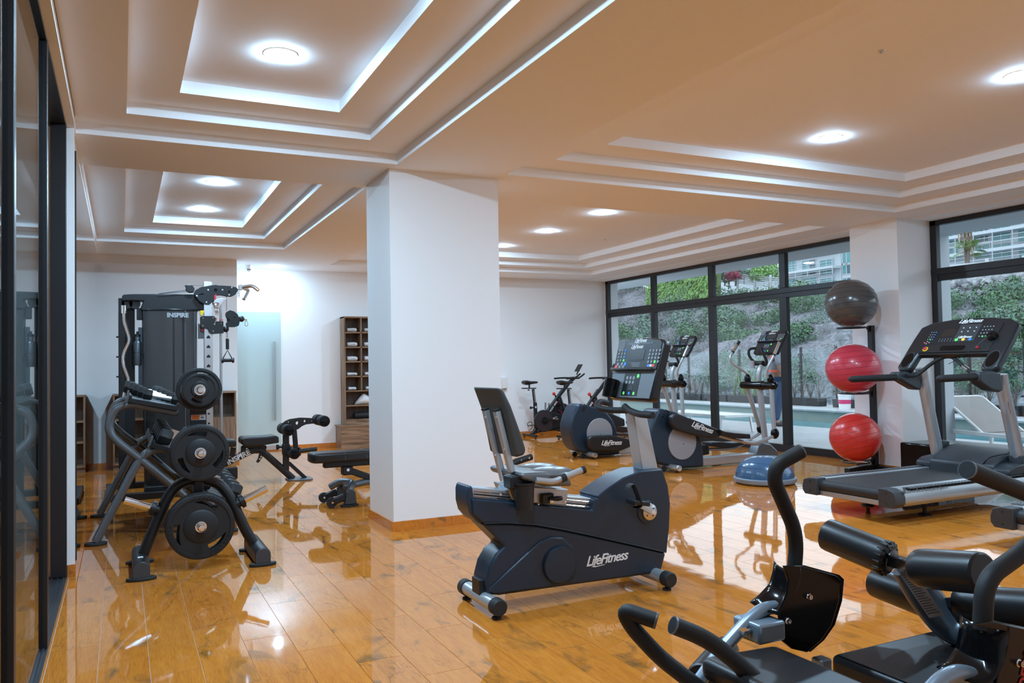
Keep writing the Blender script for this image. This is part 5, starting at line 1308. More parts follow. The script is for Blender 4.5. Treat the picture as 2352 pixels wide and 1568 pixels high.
# things hung on the cable machine
def hang(name, label, cat): return thing(name, label, cat, FC.o)
t = hang('curl_bar', 'chrome zigzag curl bar hanging upright on the left post of the cable machine', 'curl bar')
q = C3([(160, 400, -.10), (160, 640, -.10), (238, 880, -.10), (238, 945, -.10), (150, 1130, -.10), (150, 1290, -.10), (228, 1500, -.10), (225, 1570, -.10), (165, 1700, -.10), (150, 1900, -.10)])
MB().tube(fillet(q, .05, 5), .016, 14).build('bar', M_CHROME, t)
MB().lathe([(.025, -.08), (.025, 0), (.018, .004)], q[0], (0, 0, 1), 16).build('end_sleeve', M_CHROME, t)
t = hang('stirrup_handle', 'black stirrup pull handle hanging from the cable carriage', 'pull handle')
q = C3([(1705, 790, -.15), (1712, 905, -.15)])
for k in range(5):
    v = Vector(q[0]).lerp(Vector(q[1]), k/4); MB().tube([(v.x+.007*math.cos(R(a)), v.y+(.007*math.sin(R(a)) if k % 2 else 0), v.z+.014*math.sin(R(a))) for a in range(0, 360, 40)], .003, 5, closed=True).build('chain_link', M_CHROME, t)
MB().tube(C3([(1712, 900, -.15), (1715, 1060, -.15)]), .012, 8, flat=(1.4, .5)).build('web_strap', M_BLACK, t)
MB().tube(C3([(1645, 1200, -.15), (1715, 1070, -.15), (1785, 1200, -.15)]), .006, 8).build('stirrup', M_BLACK, t)
q = C3([(1640, 1225, -.15), (1798, 1222, -.15)]); g = MB().cyl(q[0], q[1], .018, n=16).build('grip', M_FOAM, t)
for v in q: MB().lathe([(.026, -.01), (.028, 0), (.026, .01)], v, (1, 0, 0), 16).build('grip_flange', M_BLKPL, g)
t = hang('steel_bottle', 'grey metal bottle hanging behind the curl bar', 'bottle')
q = C([(365, 1300)], -.03)[0]; r_ = .040
MB().lathe([(.036, 0), (r_, .01), (r_, .12), (.037, .122), (.037, .13), (r_, .132), (r_, .225), (.034, .24), (.026, .25), (.026, .30), (.02, .31)], (q[0], -.03, q[1]), (0, 0, 1), 20).build('bottle_body', mat('dull_pewter', (.13, .15, .17), .35, .6), t)
MB().lathe([(.028, .29), (.028, .315), (.012, .32), (.010, .345)], (q[0], -.03, q[1]), (0, 0, 1), 16).build('bottle_cap', M_BLKPL, t)
MB().tube(C3([(380, 975, -.03), (420, 1080, -.03), (480, 1230, -.05)]), .006, 6).build('bottle_strap', M_BLACK, t)

# ---------------------------------------------------------------- adjustable bench with leg developer
FB = Fr((1.35, 9.25, 0))
def zb(pts): return zc(pts, 490, 930, 6.273)
B = lambda pts, y: FB.side(zb(pts), y)
B3 = lambda pts: [(lambda q: (q[0], p[2], q[1]))(B([p[:2]], p[2])[0]) for p in pts]
bn = thing('leg_developer_bench', 'black adjustable bench with leg rollers beside the cable machine', 'weight bench', FB.o)
sp = B3([(120, 868, 0), (330, 765, 0), (480, 690, 0), (560, 655, 0), (640, 650, 0), (720, 680, 0), (1150, 1062, 0)])
spn = MB().tube(spline(sp, 5), .030, 8, flat=(1.0, 1.25)).build('spine', M_BLACK, bn)
a, b_ = Vector(sp[0]).lerp(Vector(sp[1]), .72), Vector(sp[1]).lerp(Vector(sp[2]), .75); e = b_-a
text('INSPIRE', .078, M_WHITEINK, bn, basis((a+b_)/2+Vector((.0, -.0335, .0)), e, (-e.z, 0, e.x)), 'spine_lettering', bold=.003)
MB().prism([(sp[-1][0]-.07, -.10), (sp[-1][0]+.10, -.16), (sp[-1][0]+.16, -.17), (sp[-1][0]+.20, -.1), (sp[-1][0]+.20, .1), (sp[-1][0]+.16, .17), (sp[-1][0]+.10, .16), (sp[-1][0]-.07, .10)], 'z', 0, .016).build('foot_plate', M_GUN, bn, .004)
pd = [(405, 495), (440, 468), (650, 462), (760, 456), (900, 442), (945, 458), (950, 545), (830, 562), (700, 585), (560, 600), (430, 585), (408, 550)]
MB().prism(B(pd, -.15), 'y', -.15, .15).build('seat_pad', M_VINYL, bn, .020, 3)
MB().prism(B([(60, 510), (150, 500), (330, 505), (336, 600), (150, 612), (60, 620)], -.15), 'y', -.15, .15).build('back_pad', M_VINYL, bn, .020, 3)
for p0, p1 in (((435, 590), (430, 700)), ((735, 590), (715, 660)), ((290, 610), (270, 740))):
    q = B3([(*p0, 0), (*p1, 0)]); MB().bar(q[0], q[1], .05, .05, up=(1, 0, 0)).build('pad_support', M_BLACK, bn, .004)
q = B3([(420, 600, 0), (760, 600, 0)]); MB().bar(q[0], q[1], .06, .03).build('pad_rail', M_BLACK, bn, .004)
arc = [(660, 690), (720, 700), (705, 750), (660, 820), (635, 832), (615, 815), (640, 770)]
holed(B(arc, -.03), [B(circ(x, z, 12, 10), -.03) for x, z in ((705, 712), (688, 742), (668, 775))], 'y', -.04, -.028).build('adjuster_arc', M_BLACK, bn)
q = B3([(1045, 420, 0), (1045, 935, 0)]); MB().bar(q[0], q[1], .055, .065, up=(1, 0, 0)).build('upright', M_BLACK, bn, .004)
q = B3([(1045, 560, 0), (1045, 700, 0)]); MB().bar(q[0], q[1], .070, .078, up=(1, 0, 0)).build('height_sleeve', M_BLACK, bn, .004)
q = B3([(1000, 602, 0), (925, 605, 0)]); MB().tube(q, .014, 10).build('pop_pin', M_BLACK, bn); MB().lathe([(.018, -.02), (.028, -.005), (.028, .012)], q[1], (-1, 0, 0), 12).build('pop_pin_knob', M_BLKPL, bn)
arm = [(1000, 290), (1010, 265), (1050, 232), (1110, 205), (1260, 183), (1400, 188), (1490, 200), (1510, 235), (1490, 262), (1400, 270), (1330, 280), (1280, 302), (1225, 345), (1175, 362), (1150, 330), (1120, 310), (1040, 305)]
for y in (-.035, .025): holed(B(arm, -.03), [B(circ(x, z, r, 14), -.03) for x, z, r in ((1088, 245, 14), (1212, 260, 27), (1323, 232, 21), (1428, 228, 14), (1125, 288, 11))], 'y', y, y+.012).build('developer_arm', M_BLACK, bn)
q = B3([(1165, 350, 0), (1190, 650, 0)]); MB().bar(q[0], q[1], .045, .05, up=(1, 0, 0)).build('swing_arm', M_BLACK, bn, .004)
for x, z in ((1075, 362), (1590, 230), (1160, 698)):
    c_ = B([(x, z)], -.15)[0]; r_ = .062 if x != 1160 else .060
    MB().cyl((c_[0], -.20, c_[1]), (c_[0], .20, c_[1]), .012, n=10).build('roller_axle', M_BLACK, bn)
    for s_ in (-1, 1):
        ro = MB().lathe([(.02, 0), (r_, .004), (r_, .15), (.02, .154)], (c_[0], s_*.045, c_[1]), (0, s_, 0), 26).build('foam_roller', M_FOAM, bn)
        MB().lathe([(r_*.80, 0), (r_*.86, .006), (r_*.5, .010)], (c_[0], s_*.199, c_[1]), (0, s_, 0), 24).build('roller_cap', M_GLOSSBLK, ro)
q = B3([(1225, 668, -.0), (1260, 660, 0), (1490, 632, 0)]); MB().lathe([(.03, 0), (.05, .004), (.05, .02), (.03, .024)], q[0], Vector(q[2])-Vector(q[0]), 18).build('peg_collar', M_BLACK, bn); MB().tube(q, .025, 14).build('weight_peg', M_BLKPL, bn)
q = B3([(1085, 830, 0), (1330, 1055, 0)]); MB().bar(q[0], q[1], .035, .04).build('brace', M_BLACK, bn, .003)
MB().bar((sp[0][0]-.25, 0, .03), (sp[0][0]+.02, 0, .18), .06, .06).build('rear_leg', M_BLACK, bn, .004)
MB().box(sp[0][0]-.30, sp[0][0]-.22, -.22, .22, 0, .05).build('rear_foot', M_BLACK, bn, .006)

# ---------------------------------------------------------------- flat bench behind the big pillar
FL_ = Fr((2.35, 7.35, 0))
L_ = lambda pts, y: FL_.side(zb(pts), y)
L3 = lambda pts: [(lambda q: (q[0], p[2], q[1]))(L_([p[:2]], p[2])[0]) for p in pts]
fb = thing('flat_bench', 'black padded bench half hidden behind the big pillar', 'weight bench', FL_.o)
z1_ = L_([(1700, 690)], -.13)[0][1]; z0_ = L_([(1700, 835)], -.13)[0][1]; x0_ = L_([(1420, 760)], -.13)[0][0]
pt_ = [(x0_+.06*(1-math.cos(R(a))), 0) for a in ()]
ol = [(x0_+.9, -.13), (x0_+.08, -.13), (x0_+.02, -.11), (x0_, -.06), (x0_, .06), (x0_+.02, .11), (x0_+.08, .13), (x0_+.9, .13)]
tilt = .02
P_ = MB().prism(ol, 'z', z0_, z1_).build('pad', M_VINYL, fb, .022, 4)
for x in (x0_+.30, x0_+.50, x0_+.7): MB().tube([(x, -.132, z0_+.02), (x, -.126, z1_+.0005), (x, .126, z1_+.0005), (x, .132, z0_+.02)], .0018, 6).build('pad_seam', M_GUN, P_)
MB().box(x0_+.13, x0_+.95, -.04, .04, z0_-.055, z0_).build('pad_beam', M_BLACK, fb, .01)
q = L3([(1920, 890, 0), (1985, 950, 0), (2400, 1090, 0)])
br_ = MB().box(q[0][0]-.045, q[0][0]+.05, -.05, .05, q[1][2]-.03, z0_-.05).build('pivot_bracket', M_BLACK, fb, .01)
for y in (-.052,): MB().lathe([(.016, 0), (.014, .006)], (q[0][0], y, q[1][2]+.02), (0, -1, 0), 14).build('pivot_bolt', M_CHROME, br_)
MB().bar(q[1], q[2], .05, .06).build('strut', M_BLACK, fb, .01)
fx = L_([(1950, 1440)], -.12)[0][0]
MB().tube([(fx-.02, -.02, .16), (fx+.20, 0, .185), (fx+.75, 0, .19)], .032, 12).build('base_beam', M_GUN, fb)
MB().tube(spline([(fx-.10, .17, .14), (fx-.02, .12, .185), (fx+.06, 0, .19), (fx+.03, -.10, .16), (fx+.0, -.14, .06)], 5), .032, 12).build('base_leg', M_GUN, fb)
for y in (-.15, .17):
    MB().prism([(fx-.05, .02), (fx-.03, .13), (fx, .16), (fx+.05, .13), (fx+.06, .02)], 'y', y-.03, y+.03).build('foot_shell', M_FEET, fb, .006)
    MB().prism([(fx+.085*math.cos(R(a)), y+.05*math.sin(R(a))) for a in range(0, 360, 15)], 'z', 0, .018).build('foot_pad', M_RUB, fb, .004)
    wx = fx-.16; w_ = MB().bar((fx-.04, y, .09), (wx, y, .05), .05, .06).build('wheel_arm', M_BLACK, fb, .01)
    MB().lathe([(.045, -.02), (.048, 0), (.045, .02)], (wx, y, .048), (0, 1, 0), 20).build('wheel', M_RUB, w_)
    MB().lathe([(.012, 0), (.010, .006)], (wx, y-.028, .05), (0, -1, 0), 12).build('wheel_bolt', M_CHROME, w_)
MB().box(fx+.70, fx+.78, -.25, .25, 0, .06).build('front_foot', M_GUN, fb, .01)
MB().box(fx+.71, fx+.77, -.03, .03, .05, z0_-.03).build('front_post', M_BLACK, fb, .004)

# ---------------------------------------------------------------- walnut towel shelf at the back wall
def zs(pts): return zc(pts, 760, 710, 4.61)
yf = 12.42; yb = 12.67
X_ = lambda x, y, yy=yf: onY(*zs([(x, y)])[0], yy)
xl = X_(140, 400).x; xr = xl+1.02; ztop = X_(200, 78).z
lv = [X_(250, y).z for y in (241, 397, 550, 706, 860, 1015, 1165)]
zbase = X_(150, 1232, 12.34).z
tw = thing('towel_shelf', 'tall walnut shelf unit with rolled white towels at the back wall', 'shelf', (xl, yb, 0))
D_ = yf-yb; dx = xr-xl
MB().box(0, .022, D_, 0, zbase, ztop).build('side_panel', M_WALNUT, tw, .001)
MB().box(dx-.022, dx, D_, 0, zbase, ztop).build('side_panel', M_WALNUT, tw, .001)
MB().box(0, dx, D_-.002, 0, ztop-.02, ztop+.004).build('top_panel', M_WALNUTX, tw, .001)
MB().box(.02, dx-.02, -.015, 0, zbase, ztop).build('back_panel', M_WALNUTD, tw)
cw = X_(322, 400).x-xl
for x in (cw, 2*cw+.02, 3*cw+.04):
    if x < dx-.1: MB().box(x-.011, x+.011, D_, -.015, lv[4], ztop-.02).build('divider', M_WALNUT, tw, .001)
for i, z in enumerate(lv):
    MB().box(.02, dx-.02, D_, -.015, z-.018, z).build('shelf_board', M_WALNUTX, tw, .001)
MB().box(.02, dx-.02, D_-.005, D_+.012, zbase, lv[6]-.018).build('lower_panel', M_WALNUTX, tw, .001)
bb = MB().box(-.085, dx+.02, D_-.10, 0, 0, zbase-.018).build('base_box', M_WALNUTX, tw, .002)
MB().box(-.10, dx+.03, D_-.11, 0, zbase-.018, zbase).build('base_top', M_WALNUTX, bb, .002)
for x in (-.085,): MB().box(x-.002, x, D_-.10, 0, 0, zbase-.018).build('base_side', M_WALNUT, bb)
M_TOWEL = mat('white_terry', (.80, .80, .81), .9, bump=(220, .5, .003))
rows = ['top', 'second', 'third', 'fourth', 'fifth']
for i in range(5):
    for j in range(2):
        cxw = xl+.022+(cw-.03)/2+j*(cw+.005)
        t = thing('rolled_towel', f'rolled white towel in the {rows[i]} cubby, {"left" if j == 0 else "right"} column', 'towel', (cxw+random.uniform(-.006, .006), (yf+yb)/2-.02, lv[i]), 0, 'rolled towels on the shelf')
        hw_ = (.074, .078, .080, .078, .060)[i]; hh = (.034, .038, .040, .028, .028)[i]
        rings = []
        for k in range(9):
            u = -1+k/4; sc_ = 1 if abs(u) < .9 else .86
            rings.append([Vector((u*hw_, .075*math.cos(2*math.pi*q/14)*sc_, hh+hh*math.sin(2*math.pi*q/14)*sc_*(1+.06*math.sin(3*u+i)))) for q in range(14)])
        MB().loft(rings).build('towel_roll', M_TOWEL, t)
        MB().box(-hw_*.35, hw_*.5, -.0765, -.0755, hh-.004, hh+.004).build('embroidery', mat('grey_thread', (.35, .35, .36), .8), t)
t = thing('folded_towel', 'crumpled white towel on the wide shelf below the cubbies', 'towel', (xl+cw+.05, (yf+yb)/2, lv[5]))
rings = []
for u, w_, h in ((-1, .02, .01), (-.8, .06, .03), (-.4, .09, .06), (0, .10, .085), (.5, .09, .07), (.9, .07, .05), (1, .05, .03)):
    rings.append([Vector((u*.13, w_*math.cos(2*math.pi*q/16), h*(1+math.sin(2*math.pi*q/16))*(1+.08*math.cos(5*q)))) for q in range(16)])
MB().loft(rings).build('towel_heap', M_TOWEL, t)
t = thing('foam_roll', 'black foam roller lying on the lowest shelf of the towel unit', 'foam roller', (xl+cw+.06, (yf+yb)/2-.02, lv[6]))
MB().lathe([(.02, -.16), (.05, -.16), (.053, -.155), (.053, .155), (.05, .16), (.02, .16)], (0, 0, .053), (1, 0, 0), 24).build('foam_tube', M_FOAM, t)
MB().lathe([(.020, 0), (.016, .002)], (-.16, 0, .053), (-1, 0, 0), 14).build('tube_bore', M_BLACK, t)

# low walnut cabinet behind the cable machine
lc = thing('low_cabinet', 'low walnut cabinet with open shelves behind the cable machine', 'cabinet', (-.10, 11.68, 0))
W_, H_c, Dp = 1.49, .965, -.30
for x in (0, .50, 1.0, W_-.02): MB().box(x, x+.02, Dp, 0, .06, H_c-.02).build('upright_panel', M_WALNUT, lc, .001)
MB().box(-.003, W_+.003, Dp-.004, 0, H_c-.024, H_c).build('top_panel', M_WALNUTX, lc, .001)
MB().box(0, W_, Dp+.02, 0, 0, .06).build('plinth', M_WALNUTX, lc)
MB().box(.01, W_-.01, -.012, 0, .06, H_c-.02).build('back_panel', M_WALNUTD, lc)
for z in (.08, .38, .64): MB().box(.02, 1.0, Dp, -.012, z-.018, z).build('shelf_board', M_WALNUTX, lc, .001)
MB().box(1.02, W_-.02, Dp, -.012, .60, .618).build('shelf_board', M_WALNUTX, lc, .001)
for k in range(2): MB().box(1.022+.226*k, 1.022+.226*k+.222, Dp-.014, Dp+.004, .07, .60).build('cabinet_door', M_WALNUT, lc, .002)

# small fittings
t = thing('security_camera', 'small white dome camera under the ceiling near the glass door', 'camera', (onZ(560, 618, Z0-.001).x, 12.25, Z0))
MB().lathe([(.050, 0), (.050, -.035), (.045, -.045)], n=24).build('mount', M_WTRIM, t)
MB().ell((0, -.01, -.06), .042, .042, .042, 18, 12).build('dome_housing', M_WTRIM, t)
for s_ in (-1, 1): MB().lathe([(.010, 0), (.009, .004)], (s_*.014, -.05, -.068), (0, -1, -.3), 12).build('lens', M_BLACK, t)
q = onY(1156, 880, YB)
t = thing('wall_dispenser', 'small white wall dispenser on the back wall beside the big pillar', 'dispenser', (q.x, YB, q.z))
MB().box(-.045, .045, -.07, 0, -.09, .11).build('dispenser_body', M_WTRIM, t, .012, 3)
MB().box(-.03, .03, -.06, -.02, -.105, -.09).build('nozzle', M_STEEL, t, .004)
for x, y, lb in ((1390, 549, 'grey sprinkler head in the tray right of the big pillar'), (2024, 116, 'grey sprinkler head in the right-hand tray')):
    q = onZ(x, y, Z3)
    t = thing('sprinkler_head', lb, 'sprinkler', (q.x, q.y, Z3), 0, 'ceiling sprinklers')
    MB().lathe([(.020, 0), (.018, -.004), (.008, -.006), (.006, -.012)], n=18).build('escutcheon', mat('dull_grey', (.62, .62, .63), .5), t)
    MB().lathe([(.010, -.012), (.010, -.015)], n=14).build('deflector', mat('dull_grey'), t)

# ---------------------------------------------------------------- terrace, canopy and pool outside the windows
M_DECK = mat('pale_deck_tile', (.30, .32, .34), .55, var=(3, (.28, .30, .32), (.33, .35, .37)))
M_EXT = mat('exterior_plaster', (.50, .53, .56), .8)
M_COPE = mat('pool_coping', (.38, .40, .42), .6)
M_MOSAIC = mat('pale_green_mosaic', (.28, .34, .31), .4, var=(40, (.24, .30, .28), (.33, .38, .34)))
tag(MB().box(XR+.05, 11.7, -8, 45, -.30, -.026).build('ground_terrace', mat('deck_bed', (.30, .32, .34), .8)), 'terrace bed under the deck tiles', None, None, 'structure')
deck = shell('floor_deck', (0, 0, 0), 'pale grey tiled pool deck outside the windows')
dt = None
for i in range(3):
    for j in range(-2, 17):
        if dt is None:
            dt = MB().box(0, 1.13, 0, 1.19, -.03, -.016).build('deck_tile', M_DECK, deck, .002); o_ = dt
        else:
            o_ = dt.copy(); COL.objects.link(o_)
        o_.location = (XR+.12+i*1.14, 3.0+j*1.2, 0)
tag(MB().box(XR+.05, 9.8, -8, 14.84, 2.85, 3.05).build('canopy_slab', M_EXT), 'concrete canopy over the terrace', None, None, 'structure')
tag(MB().box(XR+.05, 9.8, 14.84, 15.14, -.03, 3.05).build('canopy_wall', M_EXT), 'far end wall of the canopy', None, None, 'structure')
tag(MB().box(XR+.25, 9.8, 6.92, 7.2, -.03, 2.85).build('canopy_fin', M_EXT), 'fin wall carrying the canopy', None, None, 'structure')
tag(MB().box(11.7, 13.7, -8, 45, -1.4, -1.3).build('pool_floor', mat('pool_tile', (.10, .42, .50), .4)), 'turquoise pool floor', None, None, 'structure')
def water():
    m = bpy.data.materials.new('pool_water'); m.use_nodes = True; nt = m.node_tree
    b = nt.nodes['Principled BSDF']; b.inputs['Base Color'].default_value = (.045, .21, .26, 1); b.inputs['Roughness'].default_value = .04; b.inputs['IOR'].default_value = 1.33
    n = nt.nodes.new('ShaderNodeTexNoise'); n.inputs['Scale'].default_value = 2.2; n.inputs['Detail'].default_value = 2
    bp = nt.nodes.new('ShaderNodeBump'); bp.inputs['Strength'].default_value = .12; bp.inputs['Distance'].default_value = .05
    tc = nt.nodes.new('ShaderNodeTexCoord'); nt.links.new(tc.outputs['Object'], n.inputs['Vector']); nt.links.new(n.outputs['Fac'], bp.inputs['Height']); nt.links.new(bp.outputs[0], b.inputs['Normal'])
    return m
tag(MB().add([(11.7, -8, -.10), (13.7, -8, -.10), (13.7, 45, -.10), (11.7, 45, -.10)], [(0, 1, 2, 3)]).build('pool_water', water(), smooth=False), 'still turquoise pool water', 'water', None, 'stuff')
tag(MB().box(13.7, 15.2, -8, 45, -1.3, .12).build('pool_wall', M_MOSAIC), 'raised pool edge clad in pale green mosaic', None, None, 'structure')
tag(MB().box(13.62, 15.2, -8, 45, .12, .155).build('pool_coping', M_COPE), 'pale stone coping along the raised pool edge', None, None, 'structure')

# leaves and shrubs
def leaf_mat(name, c0, c1, c2):
    m = bpy.data.materials.new(name); m.use_nodes = True; nt = m.node_tree; L = nt.links.new
    b = nt.nodes['Principled BSDF']; b.inputs['Roughness'].default_value = .6
    oi = nt.nodes.new('ShaderNodeObjectInfo'); ge = nt.nodes.new('ShaderNodeNewGeometry')
    ad = nt.nodes.new('ShaderNodeMath'); ad.operation = 'MULTIPLY_ADD'; ad.inputs[1].default_value = .55
    ml = nt.nodes.new('ShaderNodeMath'); ml.operation = 'MULTIPLY'; ml.inputs[1].default_value = .45; L(oi.outputs['Random'], ml.inputs[0])
    L(ge.outputs['Random Per Island'], ad.inputs[0]); L(ml.outputs[0], ad.inputs[2])
    cr = nt.nodes.new('ShaderNodeValToRGB'); e = cr.color_ramp.elements; e.new(.5)
    for q, (p, c) in zip(e, ((.1, c0), (.5, c1), (.9, c2))): q.position = p; q.color = (*c, 1)
    L(ad.outputs[0], cr.inputs[0]); L(cr.outputs[0], b.inputs['Base Color'])
    return m
M_LEAF = leaf_mat('shrub_leaves', (.040, .105, .050), (.080, .19, .085), (.14, .28, .11))
M_LEAFB = leaf_mat('bluish_leaves', (.05, .11, .085), (.10, .185, .135), (.17, .27, .19))
M_IVY = leaf_mat('ivy_leaves', (.045, .125, .020), (.085, .20, .032), (.14, .27, .055))
M_DRY = leaf_mat('dry_brush', (.11, .115, .125), (.20, .20, .215), (.30, .30, .31))
M_PINK = leaf_mat('bougainvillea', (.28, .03, .08), (.42, .07, .14), (.50, .14, .22))
M_GRASS = leaf_mat('reed_leaves', (.05, .13, .05), (.10, .21, .07), (.19, .29, .12))
M_TWIG = mat('twig', (.16, .13, .11), .8)
def leaf_cloud(n, rad, size, lobes=5, flat=.75):
    b = MB(); cs = [(random.uniform(-.5, .5)*rad, random.uniform(-.5, .5)*rad, random.uniform(.15, .7)*rad*flat, random.uniform(.45, .75)*rad) for _ in range(lobes)]
    for _ in range(n):
        c = random.choice(cs); d = Vector((random.gauss(0, 1), random.gauss(0, 1), random.gauss(.25, .9))).normalized()
        p = Vector(c[:3])+d*c[3]*random.uniform(.72, 1.05); p.z = max(p.z*1.0, -.05*rad)
        s_ = size*random.uniform(.6, 1.3); u = d.orthogonal().normalized(); u.rotate(Matrix.Rotation(random.uniform(0, 6.28), 3, d)); v = (d+u*random.uniform(-.7, .7)).cross(u).normalized()
        u = u*s_; v = v*s_*.55
        b.add([p-u, p-v*.8+u*.1, p+u, p+v*.8+u*.1], [(0, 1, 2, 3)])
    return b
def branches(rad, n=5):
    b = MB()
    for k in range(n):
        a = 6.28*k/n+random.random(); b.tube([(0, 0, -.25*rad), (.2*rad*math.cos(a), .2*rad*math.sin(a), .2*rad), (.5*rad*math.cos(a), .5*rad*math.sin(a), .6*rad)], [.03*rad, .02*rad, .006*rad], 5)
    return b
# terrain
def hz(Y): return 4.25+.026*(Y-20)+.19*max(0, Y-38)
random.seed(21)
import mathutils
def terr(s, Y):
    n = mathutils.noise.noise(Vector((s*6, Y*.18, 1.3)))*.9+mathutils.noise.noise(Vector((s*17, Y*.6, 7.7)))*.35+mathutils.noise.noise(Vector((s*40, Y*1.5, 3.1)))*.14
    z = -1.2+(hz(Y)+1.2)*(s**.80)+n*(.9 if s < .95 else .3)
    x = 17.0+s*16+mathutils.noise.noise(Vector((s*9, Y*.3, 4.4)))*1.0
    return Vector((x, Y, z))
ns, ny = 64, 170; vs, fs = [], []
for i in range(ns+1):
    for j in range(ny+1): vs.append(terr(i/ns, -12+j*.5))
for i in range(ns):
    for j in range(ny): q = i*(ny+1)+j; fs.append((q, q+1, q+ny+2, q+ny+1))
M_HILL = mat('dry_rocky_soil', (.2, .2, .2), .9, var=(7.0, (.10, .105, .125), (.29, .29, .32)), bump=(5.0, 1.0, .30))
tag(MB().add(vs, [f[::-1] for f in fs]).build('hillside', M_HILL), 'steep rocky hillside beyond the pool', 'hillside', None, 'structure')
tag(MB().box(31.5, 130, -60, 140, -6, 3.3).build('upper_terrace', M_HILL), 'terrace on top of the hillside', None, None, 'structure')
tag(MB().box(15.2, 18.5, -12, 73, -2.0, -.9).build('gully', M_HILL), 'ground strip between pool edge and hillside', None, None, 'structure')
kinds = [[leaf_cloud(420, 1.0, .10, 6) for _ in range(4)], [leaf_cloud(300, 1.0, .075, 6) for _ in range(4)], [leaf_cloud(420, 1.0, .10, 6) for _ in range(4)]]
random.seed(5)
spots = []
for _ in range(520):
    px = random.uniform(1400, 2352); py = random.uniform(610, 900)
    if 1951 < px < 2150: continue
    # march along the ray until it meets the hill
    d = ray(px, py); hit = None
    for st in range(170, 360):
        X0 = st*.1; P = CAM+d*(X0/d.x); s = (X0-17)/16
        if 0 <= s <= 1 and P.z <= terr(s, P.y).z: hit = P; break
    if hit is None: continue
    green = .08+mathutils.noise.noise(Vector((px*.006, py*.009, 2.2)))+(.35 if 1640 < px < 1850 or px > 2150 else -.12)-(.30 if (1400 < px < 1640 and py > 700) or (px > 1850 and px < 1950) else 0)-(.25 if py > 790 else 0)
    if green > .02: k = random.choice((0, 0, 0, 0, 2))
    elif green > -.30: k = random.choice((1, 2, 1))
    else: k = 1
    dist = (hit-CAM).length; spots.append((hit, k, random.uniform(.35, .8)*(dist/32) if k != 1 else random.uniform(.22, .5)*(dist/32)))
acc = [MB(), MB(), MB()]
for P, k, s_ in spots:
    Mx = Matrix.Rotation(random.uniform(0, 6.28), 3, 'Z'); zz = random.uniform(.75, 1.05); src = random.choice(kinds[k])
    acc[k].add([P+(Mx @ Vector(v))*s_*1.0 for v in src.v], src.f)
for k, (nm, m_, lb, ct) in enumerate((('green_shrubs', M_LEAF, 'leafy green shrubs overgrowing the rocky hillside beyond the pool', 'shrubs'), ('dry_brush', M_DRY, 'grey dry brush covering the rocky hillside beyond the pool', 'brush'), ('grey_green_shrubs', M_LEAFB, 'greyish green scrub scattered over the rocky hillside beyond the pool', 'scrub'))):
    tag(acc[k].build(nm, m_, smooth=False), lb, ct, None, 'stuff')
# ivy bank
i0, i1, i2, i3 = onX(1500, 620, 32), onX(1652, 592, 32), onX(1652, 690, 30.5), onX(1500, 700, 30.5)
b = MB(); ic = (i3+i2)/2
random.seed(8)
for _ in range(5600):
    u, v = random.random(), random.random()
    p = i0.lerp(i1, u).lerp(i3.lerp(i2, u), v)+Vector((random.uniform(-.25, .15), 0, random.uniform(-.1, .1))); p.x -= .35
    n_ = Vector((-1, random.uniform(-.6, .6), random.uniform(0, .9))).normalized(); a = n_.orthogonal().normalized(); a.rotate(Matrix.Rotation(random.uniform(0, 6.28), 3, n_)); c = n_.cross(a); s_ = random.uniform(.08, .17)
    b.add([p-a*s_, p-c*s_*.6, p+a*s_, p+c*s_*.6], [(0, 1, 2, 3)])
iv = thing('ivy_bank', 'bright green ivy covering the bank at the top of the hillside', 'ivy', ic)
ivl = b.build('ivy_leaves', M_IVY, iv, smooth=False); ivl.location = -ic; tag(ivl, kind='stuff')
i0, i1, i2, i3 = [p_.lerp((i0+i1+i2+i3)/4, .10)+Vector((.1, 0, 0)) for p_ in (i0, i1, i2, i3)]
w_ = MB().add([i0, i1, i2, i3, i0+Vector((.3, 0, 0)), i1+Vector((.3, 0, 0)), i2+Vector((.3, 0, 0)), i3+Vector((.3, 0, 0))], [(3, 2, 1, 0), (4, 5, 6, 7), (0, 1, 5, 4), (1, 2, 6, 5), (2, 3, 7, 6), (3, 0, 4, 7)]).build('bank_core', mat('ivy_soil', (.06, .10, .03), .9), iv); w_.location = -ic
# pale stones at the top left and along the ledge on the right
random.seed(3)
def rock(r):
    b = MB(); b.ell((0, 0, 0), r, r*.8, r*.65, 7, 5); b.v = [tuple(Vector(v)*random.uniform(.85, 1.15)) for v in b.v]; return b
M_STONE = mat('pale_stone', (.36, .37, .39), .85, var=(6, (.29, .30, .32), (.43, .44, .46)))
for nm, lb, (xa, ya, xb, yb_), X0, n_, r_ in (('stone_bank', 'bank of pale stones at the top left of the hillside', (1408, 672, 1500, 690), 32, 46, .22), ('gabion_ledge', 'ledge of pale stones above the hillside on the right', (2150, 648, 2400, 636), 33, 70, .24)):
    o_ = onX(xa, ya, X0); q_ = onX(xb, yb_, X0); t = thing(nm, lb, 'stones', o_)
    rk = None
    for k in range(n_):
        u = k/n_ if 'led' in nm else random.random(); p = o_.lerp(q_, u)-o_+Vector((random.uniform(-.3, .3), 0, random.uniform(-.2, .25) if 'led' in nm else random.uniform(-.35, .45)))
        if rk is None: rk = rock(r_).build('stone', M_STONE, t, smooth=False); s_ = rk
        else: s_ = rk.copy(); COL.objects.link(s_)
        s_.location = p; s_.rotation_euler = (random.random()*6, random.random()*6, random.random()*6); sc_ = random.uniform(.7, 1.5); s_.scale = (sc_,)*3
o_ = onX(2150, 674, 32.2); q_ = onX(2420, 662, 32.2)
